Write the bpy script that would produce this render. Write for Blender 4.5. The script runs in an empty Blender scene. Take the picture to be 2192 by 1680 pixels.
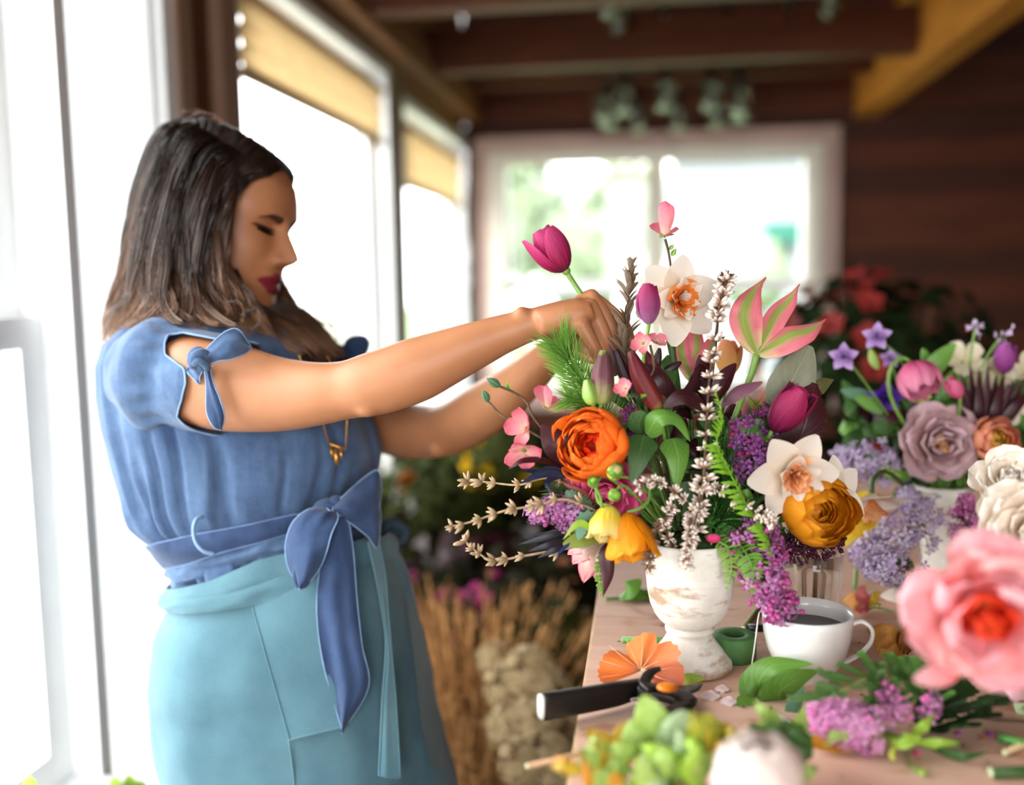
import bpy, math, random
import numpy as np
from mathutils import Matrix, Vector, noise as mnoise
random.seed(7); RNG = np.random.default_rng(7)
scene = bpy.context.scene
COL = scene.collection
# ---------------------------------------------------------------- camera
F_PX, CX, CY = 2131.0, 1096.0, 840.0
CAM = np.array([0.0, 0.0, 1.36])
YAW, PITCH, ROLL = math.radians(7.9), math.radians(-6.4), math.radians(-0.9)
M_CAM = Matrix.Rotation(YAW, 4, 'Z') @ Matrix.Rotation(math.pi/2 + PITCH, 4, 'X') @ Matrix.Rotation(ROLL, 4, 'Z')
M_CAM.translation = Vector(CAM)
cam_data = bpy.data.cameras.new('camera'); cam = bpy.data.objects.new('camera', cam_data)
COL.objects.link(cam); cam.matrix_world = M_CAM; scene.camera = cam
cam_data.sensor_fit = 'HORIZONTAL'; cam_data.sensor_width = 36.0
cam_data.lens = F_PX / 2192.0 * 36.0
cam_data.clip_start = 0.05; cam_data.clip_end = 200
cam_data.dof.use_dof = True; cam_data.dof.focus_distance = 1.07; cam_data.dof.aperture_fstop = 1.5
RM = np.array(M_CAM.to_3x3())
# ---------------------------------------------------------------- light
world = bpy.data.worlds.new('overcast_sky'); scene.world = world; world.use_nodes = True
bg = world.node_tree.nodes['Background']; bg.inputs[0].default_value = (0.98, 0.985, 1.0, 1); bg.inputs[1].default_value = 1.0
scene.view_settings.view_transform = 'Standard'; scene.view_settings.look = 'None'
scene.view_settings.gamma = 1.0; scene.view_settings.use_curve_mapping = False
scene.view_settings.exposure = 3.6
scene.cycles.max_bounces = 7; scene.cycles.diffuse_bounces = 3; scene.cycles.use_adaptive_sampling = True; scene.cycles.adaptive_threshold = 0.03; scene.cycles.transparent_max_bounces = 12
scene.cycles.caustics_reflective = False; scene.cycles.caustics_refractive = False
scene.cycles.sample_clamp_indirect = 4.0
scene.cycles.use_denoising = True
def portal(name, loc, rot, sx, sy):
    l = bpy.data.lights.new(name, 'AREA'); l.shape = 'RECTANGLE'; l.size = sx; l.size_y = sy
    l.cycles.is_portal = True
    o = bpy.data.objects.new(name, l); COL.objects.link(o); o.location = loc; o.rotation_euler = rot
    return o
# ---------------------------------------------------------------- pixel -> world
def ray(px, py):
    return RM @ np.array([(px-CX)/F_PX, -(py-CY)/F_PX, -1.0])
def P(px, py, d): return CAM + ray(px, py)*d
def HZ(px, py, z): r = ray(px, py); return CAM + r*((z-CAM[2])/r[2])
def HX(px, py, x): r = ray(px, py); return CAM + r*((x-CAM[0])/r[0])
def HY(px, py, y): r = ray(px, py); return CAM + r*((y-CAM[1])/r[1])
def DIR(r, u, t=0.0):            # camera space direction (right, up, towards the camera) -> world unit vector
    v = RM @ np.array([r, u, t], float); return v/np.linalg.norm(v)
def depth_of(p): return float(-(RM.T @ (np.asarray(p)-CAM))[2])
# ---------------------------------------------------------------- colours
def hexc(h):
    h = h.lstrip('#'); c = [int(h[i:i+2], 16)/255 for i in (0, 2, 4)]
    return tuple((x/12.92 if x <= 0.04045 else ((x+0.055)/1.055)**2.4) for x in c) + (1.0,)
_M = {}
class NT:
    def __init__(s, name):
        s.m = bpy.data.materials.new(name); s.m.use_nodes = True; s.t = s.m.node_tree; s.t.nodes.clear()
        s.out = s.n('ShaderNodeOutputMaterial')
    def n(s, typ, **kw):
        nd = s.t.nodes.new(typ)
        for k, v in kw.items(): setattr(nd, k, v)
        return nd
    def l(s, a, b): s.t.links.new(a, b)
    def set(s, sock, v):
        if hasattr(v, 'is_output'): s.l(v, sock)
        else: sock.default_value = v
    def math(s, op, a, b=0.0, clamp=False):
        nd = s.n('ShaderNodeMath', operation=op); nd.use_clamp = clamp; s.set(nd.inputs[0], a); s.set(nd.inputs[1], b); return nd.outputs[0]
    def mix(s, f, a, b, mode='MIX'):
        nd = s.n('ShaderNodeMix', data_type='RGBA', blend_type=mode); s.set(nd.inputs[0], f); s.set(nd.inputs[6], a); s.set(nd.inputs[7], b); return nd.outputs[2]
    def ramp(s, f, stops, interp='LINEAR'):
        nd = s.n('ShaderNodeValToRGB'); nd.color_ramp.interpolation = interp; el = nd.color_ramp.elements
        while len(el) < len(stops): el.new(0.5)
        for e, (p, c) in zip(el, stops): e.position = p; e.color = c if not isinstance(c, str) else hexc(c)
        s.set(nd.inputs[0], f); return nd.outputs[0]
    def noise(s, vec, scale, detail=3.0, rough=0.55, dist=0.0):
        nd = s.n('ShaderNodeTexNoise'); nd.inputs['Scale'].default_value = scale; nd.inputs['Detail'].default_value = detail
        nd.inputs['Roughness'].default_value = rough; nd.inputs['Distortion'].default_value = dist
        if vec is not None: s.l(vec, nd.inputs['Vector'])
        return nd.outputs[0]
    def obj(s): return s.n('ShaderNodeTexCoord').outputs['Object']
    def uv(s): return s.n('ShaderNodeTexCoord').outputs['UV']
    def mapping(s, vec, scale=(1, 1, 1), rot=(0, 0, 0)):
        nd = s.n('ShaderNodeMapping'); s.l(vec, nd.inputs[0]); nd.inputs['Scale'].default_value = scale; nd.inputs['Rotation'].default_value = rot; return nd.outputs[0]
    def bump(s, h, strength=0.3, dist=0.002):
        nd = s.n('ShaderNodeBump'); nd.inputs['Strength'].default_value = strength; nd.inputs['Distance'].default_value = dist; s.l(h, nd.inputs['Height']); return nd.outputs[0]
    def bsdf(s, color, rough=0.6, spec=0.4, normal=None, **kw):
        nd = s.n('ShaderNodeBsdfPrincipled'); s.set(nd.inputs['Base Color'], color); s.set(nd.inputs['Roughness'], rough)
        nd.inputs['Specular IOR Level'].default_value = spec
        for k, v in kw.items(): s.set(nd.inputs[k], v)
        if normal is not None: s.l(normal, nd.inputs['Normal'])
        return nd.outputs[0]
    def done(s, sh): s.l(sh, s.out.inputs[0]); return s.m
def plain(name, color, rough=0.6, spec=0.4, var=0.12, scale=18.0, bump=0.0, bscale=120.0, bd=0.001, **kw):
    if name in _M: return _M[name]
    t = NT(name); c = hexc(color) if isinstance(color, str) else color
    o = t.obj(); n = t.noise(o, scale)
    dark = tuple(x*(1-2*var) for x in c[:3])+(1,); lite = tuple(min(1, x*(1+2*var)) for x in c[:3])+(1,)
    colr = t.ramp(n, [(0.3, dark), (0.7, lite)])
    nm = t.bump(t.noise(o, bscale, 4), bump, bd) if bump else None
    _M[name] = t.done(t.bsdf(colr, rough, spec, nm, **kw)); return _M[name]
def petal(name, stops, streak=None, samt=0.35, centre=None, cw=0.22, edge=None, ew=0.12, trans=0.3, rough=0.55, sfreq=26.0):
    """petal / leaf colour: gradient from base (v=0) to tip (v=1), veins running lengthwise, optional centre band and rim colour"""
    if name in _M: return _M[name]
    t = NT(name); uv = t.uv(); sep = t.n('ShaderNodeSeparateXYZ'); t.l(uv, sep.inputs[0]); u, v = sep.outputs[0], sep.outputs[1]
    nz = t.noise(t.mapping(uv, (4, 4, 4)), 2.0, 2)
    vv = t.math('ADD', v, t.math('MULTIPLY', t.math('SUBTRACT', nz, 0.5), 0.25))
    c = t.ramp(vv, stops)
    au = t.math('MULTIPLY', t.math('ABSOLUTE', t.math('SUBTRACT', u, 0.5)), 2.0)
    if centre:
        f = t.ramp(au, [(cw*0.5, (1, 1, 1, 1)), (cw*1.5, (0, 0, 0, 1))]); c = t.mix(f, c, hexc(centre))
    if edge:
        f = t.ramp(au, [(1-ew*2, (0, 0, 0, 1)), (1-ew*0.3, (1, 1, 1, 1))]); c = t.mix(f, c, hexc(edge))
    st = t.noise(t.mapping(uv, (sfreq, 1.6, 1)), 1.0, 3)
    if streak:
        f = t.math('MULTIPLY', t.ramp(st, [(0.45, (0, 0, 0, 1)), (0.68, (1, 1, 1, 1))]), samt); c = t.mix(f, c, hexc(streak))
    nm = t.bump(st, 0.25, 0.0006)
    b = t.bsdf(c, rough, 0.3, nm)
    tr = t.n('ShaderNodeBsdfTranslucent'); t.set(tr.inputs[0], c)
    mx = t.n('ShaderNodeMixShader'); mx.inputs[0].default_value = trans; t.l(b, mx.inputs[1]); t.l(tr.outputs[0], mx.inputs[2])
    _M[name] = t.done(mx.outputs[0]); return _M[name]
def leafmat(name, base, tip=None, vein=None, trans=0.22, rough=0.42, spec=0.4):
    """leaf with midrib and side veins drawn from the leaf's own lengthwise/crosswise coordinates"""
    if name in _M: return _M[name]
    t = NT(name); uv = t.uv(); sep = t.n('ShaderNodeSeparateXYZ'); t.l(uv, sep.inputs[0]); u, v = sep.outputs[0], sep.outputs[1]
    nz = t.noise(t.mapping(uv, (3, 3, 3)), 1.6, 3)
    c = t.ramp(t.math('ADD', t.math('MULTIPLY', v, 0.6), t.math('MULTIPLY', nz, 0.5)), [(0.15, base), (0.85, tip or base)])
    au = t.math('ABSOLUTE', t.math('SUBTRACT', u, 0.5))
    mid = t.ramp(au, [(0.0, (1, 1, 1, 1)), (0.035, (0, 0, 0, 1))])
    sv = t.math('SINE', t.math('MULTIPLY', t.math('SUBTRACT', v, t.math('MULTIPLY', au, 0.75)), 44.0))
    side = t.ramp(sv, [(0.86, (0, 0, 0, 1)), (1.0, (1, 1, 1, 1))])
    vv = t.math('MAXIMUM', mid, t.math('MULTIPLY', side, 0.55))
    if vein: c = t.mix(t.math('MULTIPLY', vv, 0.55), c, hexc(vein))
    hh = t.math('SUBTRACT', t.math('MULTIPLY', nz, 0.3), vv)
    b = t.bsdf(c, rough, spec, t.bump(hh, 0.25, 0.0012))
    tr = t.n('ShaderNodeBsdfTranslucent'); t.set(tr.inputs[0], c)
    mx = t.n('ShaderNodeMixShader'); mx.inputs[0].default_value = trans; t.l(b, mx.inputs[1]); t.l(tr.outputs[0], mx.inputs[2])
    _M[name] = t.done(mx.outputs[0]); return _M[name]
# ---------------------------------------------------------------- mesh builder
class MB:
    def __init__(s): s.v, s.f, s.uv, s.mi = [], [], [], []; s.m = 0
    def add(s, verts, faces, uvs=None):
        o = len(s.v); s.v += [tuple(map(float, p)) for p in verts]
        s.uv += [tuple(map(float, q)) for q in uvs] if uvs is not None else [(0.5, 0.5)]*len(verts)
        s.f += [tuple(i+o for i in f) for f in faces]; s.mi += [s.m]*len(faces); return s
    def grid(s, pts, cu=False, uv=None):     # pts [nv][nu][3], cu: closed across
        pts = np.asarray(pts, float); nv, nu = pts.shape[:2]; fs = []
        for j in range(nv-1):
            for i in range(nu if cu else nu-1):
                i2 = (i+1) % nu; fs.append((j*nu+i, j*nu+i2, (j+1)*nu+i2, (j+1)*nu+i))
        if uv is None: uv = [(i/max(1, nu-1), j/max(1, nv-1)) for j in range(nv) for i in range(nu)]
        return s.add(pts.reshape(-1, 3), fs, uv)
    def tube(s, pts, r, sides=8, cap=True, flat=None):
        pts = np.asarray(pts, float); n = len(pts); r = np.broadcast_to(np.asarray(r, float), (n,))
        T = np.gradient(pts, axis=0); T /= np.linalg.norm(T, axis=1)[:, None]+1e-12
        a = np.array([0, 0, 1.0]) if abs(T[0][2]) < 0.9 else np.array([1.0, 0, 0])
        N = np.cross(T[0], a); N /= np.linalg.norm(N); rings = []
        for i in range(n):
            N = N - T[i]*np.dot(N, T[i]); N /= np.linalg.norm(N)+1e-12; B = np.cross(T[i], N)
            rings.append([pts[i]+r[i]*(math.cos(2*math.pi*k/sides)*N+math.sin(2*math.pi*k/sides)*B) for k in range(sides)])
        s.grid(rings, cu=True)
        if cap:
            o = len(s.v)-n*sides; s.f += [tuple(o+k for k in range(sides))[::-1], tuple(o+(n-1)*sides+k for k in range(sides))]; s.mi += [s.m, s.m]
        return s
    def loft(s, rings, cap=True):
        rings = np.asarray(rings, float); n, k = rings.shape[:2]; s.grid(rings, cu=True)
        if cap:
            o = len(s.v)-n*k; s.f += [tuple(o+i for i in range(k))[::-1], tuple(o+(n-1)*k+i for i in range(k))]; s.mi += [s.m, s.m]
        return s
    def lathe(s, prof, segs=40, c=(0, 0, 0), cap=True):
        c = np.asarray(c, float)
        rings = [[c+np.array([r*math.cos(2*math.pi*k/segs), r*math.sin(2*math.pi*k/segs), z]) for k in range(segs)] for r, z in prof]
        return s.loft(rings, cap)
    def box(s, a, b):
        x0, y0, z0 = np.minimum(a, b); x1, y1, z1 = np.maximum(a, b)
        v = [(x0,y0,z0),(x1,y0,z0),(x1,y1,z0),(x0,y1,z0),(x0,y0,z1),(x1,y0,z1),(x1,y1,z1),(x0,y1,z1)]
        return s.add(v, [(0,3,2,1),(4,5,6,7),(0,1,5,4),(1,2,6,5),(2,3,7,6),(3,0,4,7)])
    def ball(s, c, r, seg=10, rings=7, sc=(1, 1, 1)):
        c = np.asarray(c, float); g = []
        for j in range(rings+1):
            th = math.pi*(0.02+0.96*j/rings)
            g.append([c+r*np.array([sc[0]*math.sin(th)*math.cos(2*math.pi*k/seg), sc[1]*math.sin(th)*math.sin(2*math.pi*k/seg), -sc[2]*math.cos(th)]) for k in range(seg)])
        return s.loft(g)
    def xf(s, M):          # transform all verts
        A = np.array(M)[:3, :3]; t = np.array(M)[:3, 3]; v = np.asarray(s.v) @ A.T + t; s.v = [tuple(p) for p in v]; return s
    def mesh(s, name, mats, smooth=True):
        me = bpy.data.meshes.new(name); me.from_pydata(s.v, [], s.f); me.update()
        uvl = me.uv_layers.new(name='UVMap'); li = np.zeros(len(me.loops), int); me.loops.foreach_get('vertex_index', li)
        uvl.data.foreach_set('uv', np.asarray(s.uv, float)[li].ravel())
        for m in (mats if isinstance(mats, (list, tuple)) else [mats]): me.materials.append(m)
        me.polygons.foreach_set('material_index', s.mi); me.polygons.foreach_set('use_smooth', [smooth]*len(me.polygons))
        return me
def link(o, parent=None):
    COL.objects.link(o)
    if parent is not None: o.parent = parent
    return o
def tag(o, label=None, cat=None, group=None, kind=None):
    if label: o['label'] = label
    if cat: o['category'] = cat
    if group: o['group'] = group
    if kind: o['kind'] = kind
    return o
def thing(name, label, cat, M=None, group=None):
    o = bpy.data.objects.new(name, None); o.empty_display_size = 0.02; COL.objects.link(o)
    if M is not None: o.matrix_world = M if isinstance(M, Matrix) else Matrix.Translation(Vector(M))
    return tag(o, label, cat, group)
def wmat(o):
    m = o.matrix_basis.copy(); p = o.parent
    while p is not None: m = p.matrix_basis @ m; p = p.parent
    return m
def part(name, mb, mat, parent=None, world=False, smooth=True, kind=None, label=None, M=None):
    """mesh object from a builder; world=True: the builder's points are world points"""
    if isinstance(mb, MB):
        if world and parent is not None: mb.xf(wmat(parent).inverted())
        me = mb.mesh(name, mat, smooth)
    else: me = mb
    o = bpy.data.objects.new(name, me); link(o, parent)
    if M is not None: o.matrix_basis = M
    return tag(o, label, None, None, kind)
def single(name, mb, mat, label, cat, group=None, smooth=True, kind=None):
    """a thing made of one mesh given in world points; origin moved to its base"""
    v = np.asarray(mb.v); c = Vector(((v[:, 0].min()+v[:, 0].max())/2, (v[:, 1].min()+v[:, 1].max())/2, v[:, 2].min()))
    mb.xf(Matrix.Translation(-c)); o = part(name, mb, mat, smooth=smooth); o.location = c
    return tag(o, label, cat, group, kind)
def struct(name, mb, mat, smooth=False, parent=None):
    o = part(name, mb, mat, parent, smooth=smooth)
    if parent is None: o['kind'] = 'structure'
    return o
def frame_to(loc, z, roll=0.0, s=1.0, up=(0, 0, 1)):
    """matrix with local +Z along z, rolled about it"""
    z = Vector(z).normalized(); u = Vector(up)
    if abs(z.dot(u)) > 0.97: u = Vector((0, 1, 0))
    x = u.cross(z).normalized(); y = z.cross(x)
    R = Matrix((x, y, z)).transposed().to_4x4() @ Matrix.Rotation(roll, 4, 'Z')
    return Matrix.Translation(Vector(loc)) @ R @ Matrix.Scale(s, 4)
def spline(pts, n):
    """Catmull-Rom through control points (any dimension)"""
    p = np.asarray(pts, float); m = len(p)
    if m == 2: return p[0]+np.linspace(0, 1, n)[:, None]*(p[1]-p[0])
    q = np.vstack([2*p[0]-p[1], p, 2*p[-1]-p[-2]]); out = []
    for t in np.linspace(0, m-1-1e-9, n):
        i = int(t); f = t-i; a, b, c, d = q[i:i+4]
        out.append(0.5*((2*b)+(-a+c)*f+(2*a-5*b+4*c-d)*f*f+(-a+3*b-3*c+d)*f**3))
    return np.array(out)
def PX(pts): return np.array([P(*p[:3]) for p in pts])   # list of (px, py, depth) -> world
# ================================================================ ROOM
WX, WY, RX, BY, CZ = -0.95, 5.2, 2.9, -2.6, 2.9     # left wall plane, back wall plane, right wall, wall behind, ceiling
def wood(name, c1, c2, scale=(1.2, 14, 14), rough=0.6):
    if name in _M: return _M[name]
    t = NT(name); o = t.obj(); n = t.noise(t.mapping(o, scale), 3.0, 4, 0.6, 0.4); n2 = t.noise(o, 1.3, 2)
    c = t.ramp(t.math('ADD', t.math('MULTIPLY', n, 0.7), t.math('MULTIPLY', n2, 0.35)), [(0.3, c1), (0.72, c2)])
    _M[name] = t.done(t.bsdf(c, rough, 0.25, t.bump(n, 0.2, 0.002))); return _M[name]
M_white = plain('white_paint', '#f4f5f4', 0.45, 0.4, 0.03, 3.0)
M_brown = wood('brown_trim_wood', '#4a2a18', '#6e452c', (14, 14, 1.2))
M_plank = wood('dark_plank_wood', '#3a1c0d', '#65311a', (1.0, 10, 16))
M_plank2 = wood('dark_plank_wood_b', '#2c150a', '#4c2410', (1.0, 10, 16))
M_beam = wood('dark_beam_wood', '#3c1d0e', '#5f2e14', (1.0, 12, 12))
M_orange = wood('honey_beam_wood', '#a8661f', '#cf8a37', (12, 1.0, 12))
M_header = wood('tan_header_wood', '#6e4423', '#8c5c31', (12, 1.0, 12))
M_floor = plain('floor_concrete', '#4a4039', 0.75, 0.3, 0.15, 2.5)
M_pinktrim = plain('pinkish_trim_paint', '#b89a8e', 0.5, 0.3, 0.06, 3.0)
M_cream = plain('cream_trim_paint', '#ddd6c6', 0.5, 0.3, 0.04, 3.0)
def shade_mat():
    t = NT('woven_shade'); o = t.obj(); n = t.noise(t.mapping(o, (3, 3, 160)), 2.0, 3)
    c = t.ramp(n, [(0.3, '#a98a5c'), (0.7, '#cdb083')]); b = t.bsdf(c, 0.8, 0.1)
    tr = t.n('ShaderNodeBsdfTranslucent'); t.set(tr.inputs[0], c); mx = t.n('ShaderNodeMixShader'); mx.inputs[0].default_value = 0.35
    t.l(b, mx.inputs[1]); t.l(tr.outputs[0], mx.inputs[2]); return t.done(mx.outputs[0])
M_shade = shade_mat()
def blind_mat():
    t = NT('white_blind'); b = t.bsdf(hexc('#f2f4f4'), .9, .1); tr = t.n('ShaderNodeBsdfTranslucent'); tr.inputs[0].default_value = (.80, .83, .84, 1); mx = t.n('ShaderNodeMixShader'); mx.inputs[0].default_value = .24; t.l(b, mx.inputs[1]); t.l(tr.outputs[0], mx.inputs[2]); return t.done(mx.outputs[0])
M_blind = blind_mat()
def pane_mat():
    t = NT('window_glass'); tr = t.n('ShaderNodeBsdfTransparent'); tr.inputs[0].default_value = (0.97, 0.985, 0.98, 1)
    g = t.n('ShaderNodeBsdfGlossy'); g.inputs['Roughness'].default_value = 0.03
    mx = t.n('ShaderNodeMixShader'); mx.inputs[0].default_value = 0.05; t.l(tr.outputs[0], mx.inputs[1]); t.l(g.outputs[0], mx.inputs[2]); return t.done(mx.outputs[0])
M_pane = pane_mat()
def box(a, b): return MB().box(a, b)
# floor: individual boards near, dark
fl = struct('floor', box((WX-0.3, BY-0.2, -0.1), (RX+0.3, WY+0.3, 0.0)), M_floor)
# ---- left wall: pieces around three windows and one added out of view
wl = struct('wall_left', box((WX-0.12, BY, 0), (WX, -1.55, CZ)), M_white)
W1 = (0.08, 1.545, 0.50, 2.30); W0 = (-1.5, -0.85, 0.50, 2.30); W2 = (2.22, 3.60, 0.78, 2.13); W3 = (3.78, 5.08, 0.78, 2.07)
def seg(y0, y1, z0, z1, m, nm='wall_panel', t=0.12, off=0.0): return struct(nm, box((WX-t, y0, z0), (WX+off, y1, z1)), m, parent=wl)
seg(-1.55, -1.5, 0, CZ, M_white); seg(-0.85, 0.08, 0, CZ, M_white)
for w in (W0, W1): seg(w[0], w[1], 0, w[2], M_white); seg(w[0], w[1], w[3], CZ, M_white)
seg(1.545, 1.56, 0, CZ, M_white, 'white_panel'); seg(1.86, 1.90, 0, CZ, M_white, 'white_panel'); seg(1.56, 1.86, 0, 0.35, M_white, 'white_panel'); seg(1.56, 1.86, 2.35, CZ, M_white, 'white_panel'); seg(1.90, 2.22, 0, CZ, M_brown, 'brown_post_panel')
seg(W2[0], W2[1], 0, W2[2], M_brown); seg(W2[0], 5.2, 2.13, CZ, M_header, 'header_board')
seg(3.60, 3.78, 0, 2.13, M_brown, 'brown_post_panel'); seg(W3[0], W3[1], 0, W3[2], M_brown); seg(3.78, 5.2, 2.07, 2.13, M_header, 'header_board'); seg(5.08, 5.2, 0, 2.07, M_brown)
struct('trim_1', box((WX, 1.875, 0), (WX+0.022, 1.925, CZ)), M_white)      # white board edge beside the brown post
struct('trim_2', box((WX, 1.925, 0), (WX+0.03, 1.985, CZ)), plain('taupe_trim', '#8a6a55', 0.6, 0.3, 0.05, 4))
struct('trim_3', box((WX, 2.13, 0), (WX+0.03, 2.22, CZ)), plain('taupe_trim', '#8a6a55'))
struct('trim_4', box((WX, 3.62, 0.7), (WX+0.03, 3.76, 2.16)), wood('olive_post', '#6b5236', '#86694a', (14, 14, 1.2)))
struct('trim_5', box((WX, 1.546, 0), (WX+0.008, 1.558, CZ)), M_white)
bl = thing('window_blind', 'white translucent cloth blind glowing beside the brown post', 'blind', (WX-.06, 1.73, .35))
part('blind_cloth', MB().grid([[(WX-.03+.002*math.sin(k*1.1+z*2), y, z) for k, y in enumerate(np.linspace(1.561, 1.859, 14))] for z in np.linspace(.351, 2.349, 12)]), M_blind, bl, world=True)
part('head_rail', box((WX-.05, 1.562, 2.31), (WX-.01, 1.858, 2.348)), M_white, bl, world=True, smooth=False)
def window(name, w, label_frame, mat, sash=True, rail=None, x=WX, fr=0.07):
    y0, y1, z0, z1 = w; root = bpy.data.objects.new(name, None); link(root); root['kind'] = 'structure'; root.location = (x, (y0+y1)/2, z0)
    g = lambda nm, a, b, m: part(nm, box(a, b), m, root, world=True, smooth=False)
    g('window_frame', (x-0.10, y0, z0), (x+0.02, y0+0.035, z1), mat); g('window_frame', (x-0.10, y1-0.035, z0), (x+0.02, y1, z1), mat)
    g('window_frame', (x-0.10, y0+0.035, z1-0.035), (x+0.02, y1-0.035, z1), mat); g('window_sill', (x-0.10, y0+0.035, z0), (x+0.05, y1-0.035, z0+0.03), mat)
    a, b = y0+0.035, y1-0.035; zs, zt = z0+0.03, z1-0.035
    halves = [(zs, rail, -0.05), (rail-0.045, zt, -0.085)] if rail else [(zs, zt, -0.06)]
    for k, (u0, u1, xo) in enumerate(halves):
        s0, s1 = x+xo-0.016, x+xo+0.016
        sash = part('sash', MB().box((s0, a, u0), (s1, a+fr, u1)).box((s0, b-fr, u0), (s1, b, u1)).box((s0, a+fr, u0), (s1, b-fr, u0+fr)).box((s0, a+fr, u1-0.05), (s1, b-fr, u1)), mat, root, world=True, smooth=False)
        part('pane', box((x+xo-0.002, a+fr, u0+fr), (x+xo+0.002, b-fr, u1-0.05)), M_pane, root, world=True, smooth=False)
    return root
window('window_1', W1, '', M_white, rail=1.315, fr=0.06)
window('added_window', W0, '', M_white, rail=1.315, fr=0.06)  # unseen window behind the camera, added for its daylight
window('window_2', W2, '', M_white); window('window_3', W3, '', M_white)
# window latch on the meeting rail
single('window_latch', MB().box((WX-0.04, 0.80, 1.315), (WX+0.0, 0.86, 1.328)).tube([(WX-0.02, 0.83, 1.328), (WX-0.02, 0.85, 1.345), (WX-0.01, 0.90, 1.347)], 0.006), plain('latch_white', '#f1f1ef', 0.3, 0.5, 0.01),
       'small white sash latch on the meeting rail of the near window', 'latch')
for k, (w, zt, zb, lab) in enumerate([(W2, 2.035, 1.86, 'tan woven roller shade half rolled in the window beside the brown post'), (W3, 1.965, 1.745, 'tan woven roller shade hanging lower in the window by the back corner')]):
    r = thing('roller_shade', lab, 'shade', (WX+0.015, (w[0]+w[1])/2, zb))
    y0, y1 = w[0]+0.05, w[1]-0.09
    fold = [[(WX+0.012+0.006*math.sin(i*1.3), y, zt+(zb-zt)*i/16) for i in range(17)] for y in np.linspace(y0, y1, 9)]
    part('shade_cloth', MB().grid(fold), M_shade, r, world=True)
    part('hem_bar', box((WX+0.004, y0, zb-0.02), (WX+0.024, y1, zb+0.004)), wood('shade_hem', '#8b6a43', '#a5845a', (12, 1, 12)), r, world=True, smooth=False)
    part('roller', MB().tube([(WX+0.012, y0, zt), (WX+0.012, y1, zt)], 0.014, 10), M_shade, r, world=True)
# ---- back wall planks around the window
bw = struct('wall_back', box((WX, WY+0.03, 0), (RX, WY+0.15, CZ)), M_beam)
bw_mesh_cut = None
tl = HY(1062, 345, WY); br = HY(1738, 720, WY)
B0, B1, BZ1 = tl[0], br[0], tl[2]; BZ0 = 0.80
bpy.data.objects.remove(bw)
bw = struct('wall_back', MB().box((WX, WY+0.03, 0), (B0, WY+0.15, CZ)).box((B1, WY+0.03, 0), (RX, WY+0.15, CZ)).box((B0, WY+0.03, 0), (B1, WY+0.15, BZ0)).box((B0, WY+0.03, BZ1), (B1, WY+0.15, CZ)), M_beam)
z = 0.0; k = 0
while z < CZ:
    h = 0.135
    spans = [(WX, RX)] if (z+h < BZ0 or z > BZ1) else [(WX, B0), (B1, RX)]
    for a, b in spans:
        struct('plank', box((a, WY+0.004*(k % 3), z+0.004), (b, WY+0.03, min(z+h, CZ)-0.004)), (M_plank, M_plank2)[(k*7 % 5) < 2], parent=bw)
    z += h; k += 1
def frame_y(name, x0, x1, z0, z1, wd, mat, y0, y1):
    struct(name, MB().box((x0-wd, y0, z0-wd), (x0, y1, z1+wd)).box((x1, y0, z0-wd), (x1+wd, y1, z1+wd)).box((x0, y0, z1), (x1, y1, z1+wd)).box((x0, y0, z0-wd), (x1, y1, z0)), mat)
frame_y('trim_6', B0, B1, BZ0, BZ1, 0.115, M_pinktrim, WY-0.035, WY-0.001)
frame_y('trim_7', B0+0.035, B1-0.035, BZ0+0.035, BZ1-0.035, 0.07, M_cream, WY-0.05, WY-0.036)
w5 = bpy.data.objects.new('window_5', None); link(w5); w5['kind'] = 'structure'; w5.location = ((B0+B1)/2, WY+0.06, BZ0)
mx = HY(1405, 500, WY)[0]; mz = HY(1300, 612, WY)[2]
for a, b, nm, m in [((mx-0.05, WY+0.03, BZ0), (mx+0.05, WY+0.09, BZ1), 'mullion', M_cream), ((B0, WY+0.03, BZ0), (B0+0.05, WY+0.09, BZ1), 'window_frame', M_white), ((B1-0.05, WY+0.03, BZ0), (B1, WY+0.09, BZ1), 'window_frame', M_white),
                    ((B0+0.05, WY+0.04, mz-0.035), (mx-0.05, WY+0.085, mz+0.035), 'meeting_rail', M_white), ((mx+0.05, WY+0.04, mz-0.035), (B1-0.05, WY+0.085, mz+0.035), 'meeting_rail', M_white),
                    ((B0+0.05, WY+0.06, BZ0), (mx-0.05, WY+0.064, BZ1), 'pane', M_pane), ((mx+0.05, WY+0.06, BZ0), (B1-0.05, WY+0.064, BZ1), 'pane', M_pane)]:
    part(nm, box(a, b), m, w5, world=True, smooth=False)
# ---- right wall, wall behind the camera (opening added out of frame for fill light), ceiling
wr = struct('wall_right', MB().box((RX, BY, 0), (RX+0.12, WY+0.15, CZ)), M_plank2)
z = 0.0
while z < CZ:
    struct('plank', box((RX-0.03, 1.0, z+0.004), (RX-0.001, WY, min(z+0.135, CZ)-0.004)), (M_plank, M_plank2)[int(z*7) % 2], parent=wr); z += 0.135
wb = struct('wall_behind', MB().box((WX, BY-0.12, 0), (-0.55, BY, CZ)).box((1.45, BY-0.12, 0), (RX, BY, CZ)).box((-0.55, BY-0.12, 0), (1.45, BY, 0.6)).box((-0.55, BY-0.12, 2.6), (1.45, BY, CZ)), M_white)  # gap in this wall is unseen, added and sized as fill light
ce = struct('ceiling', box((WX-0.12, BY-0.12, CZ), (RX+0.12, WY+0.15, CZ+0.1)), M_beam)
for i in range(26):
    struct('plank', box((WX, BY+i*0.30+0.004, CZ-0.02), (RX, min(WY, BY+(i+1)*0.30)-0.004, CZ-0.001)), (M_plank, M_plank2)[i % 2], parent=ce)
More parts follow.
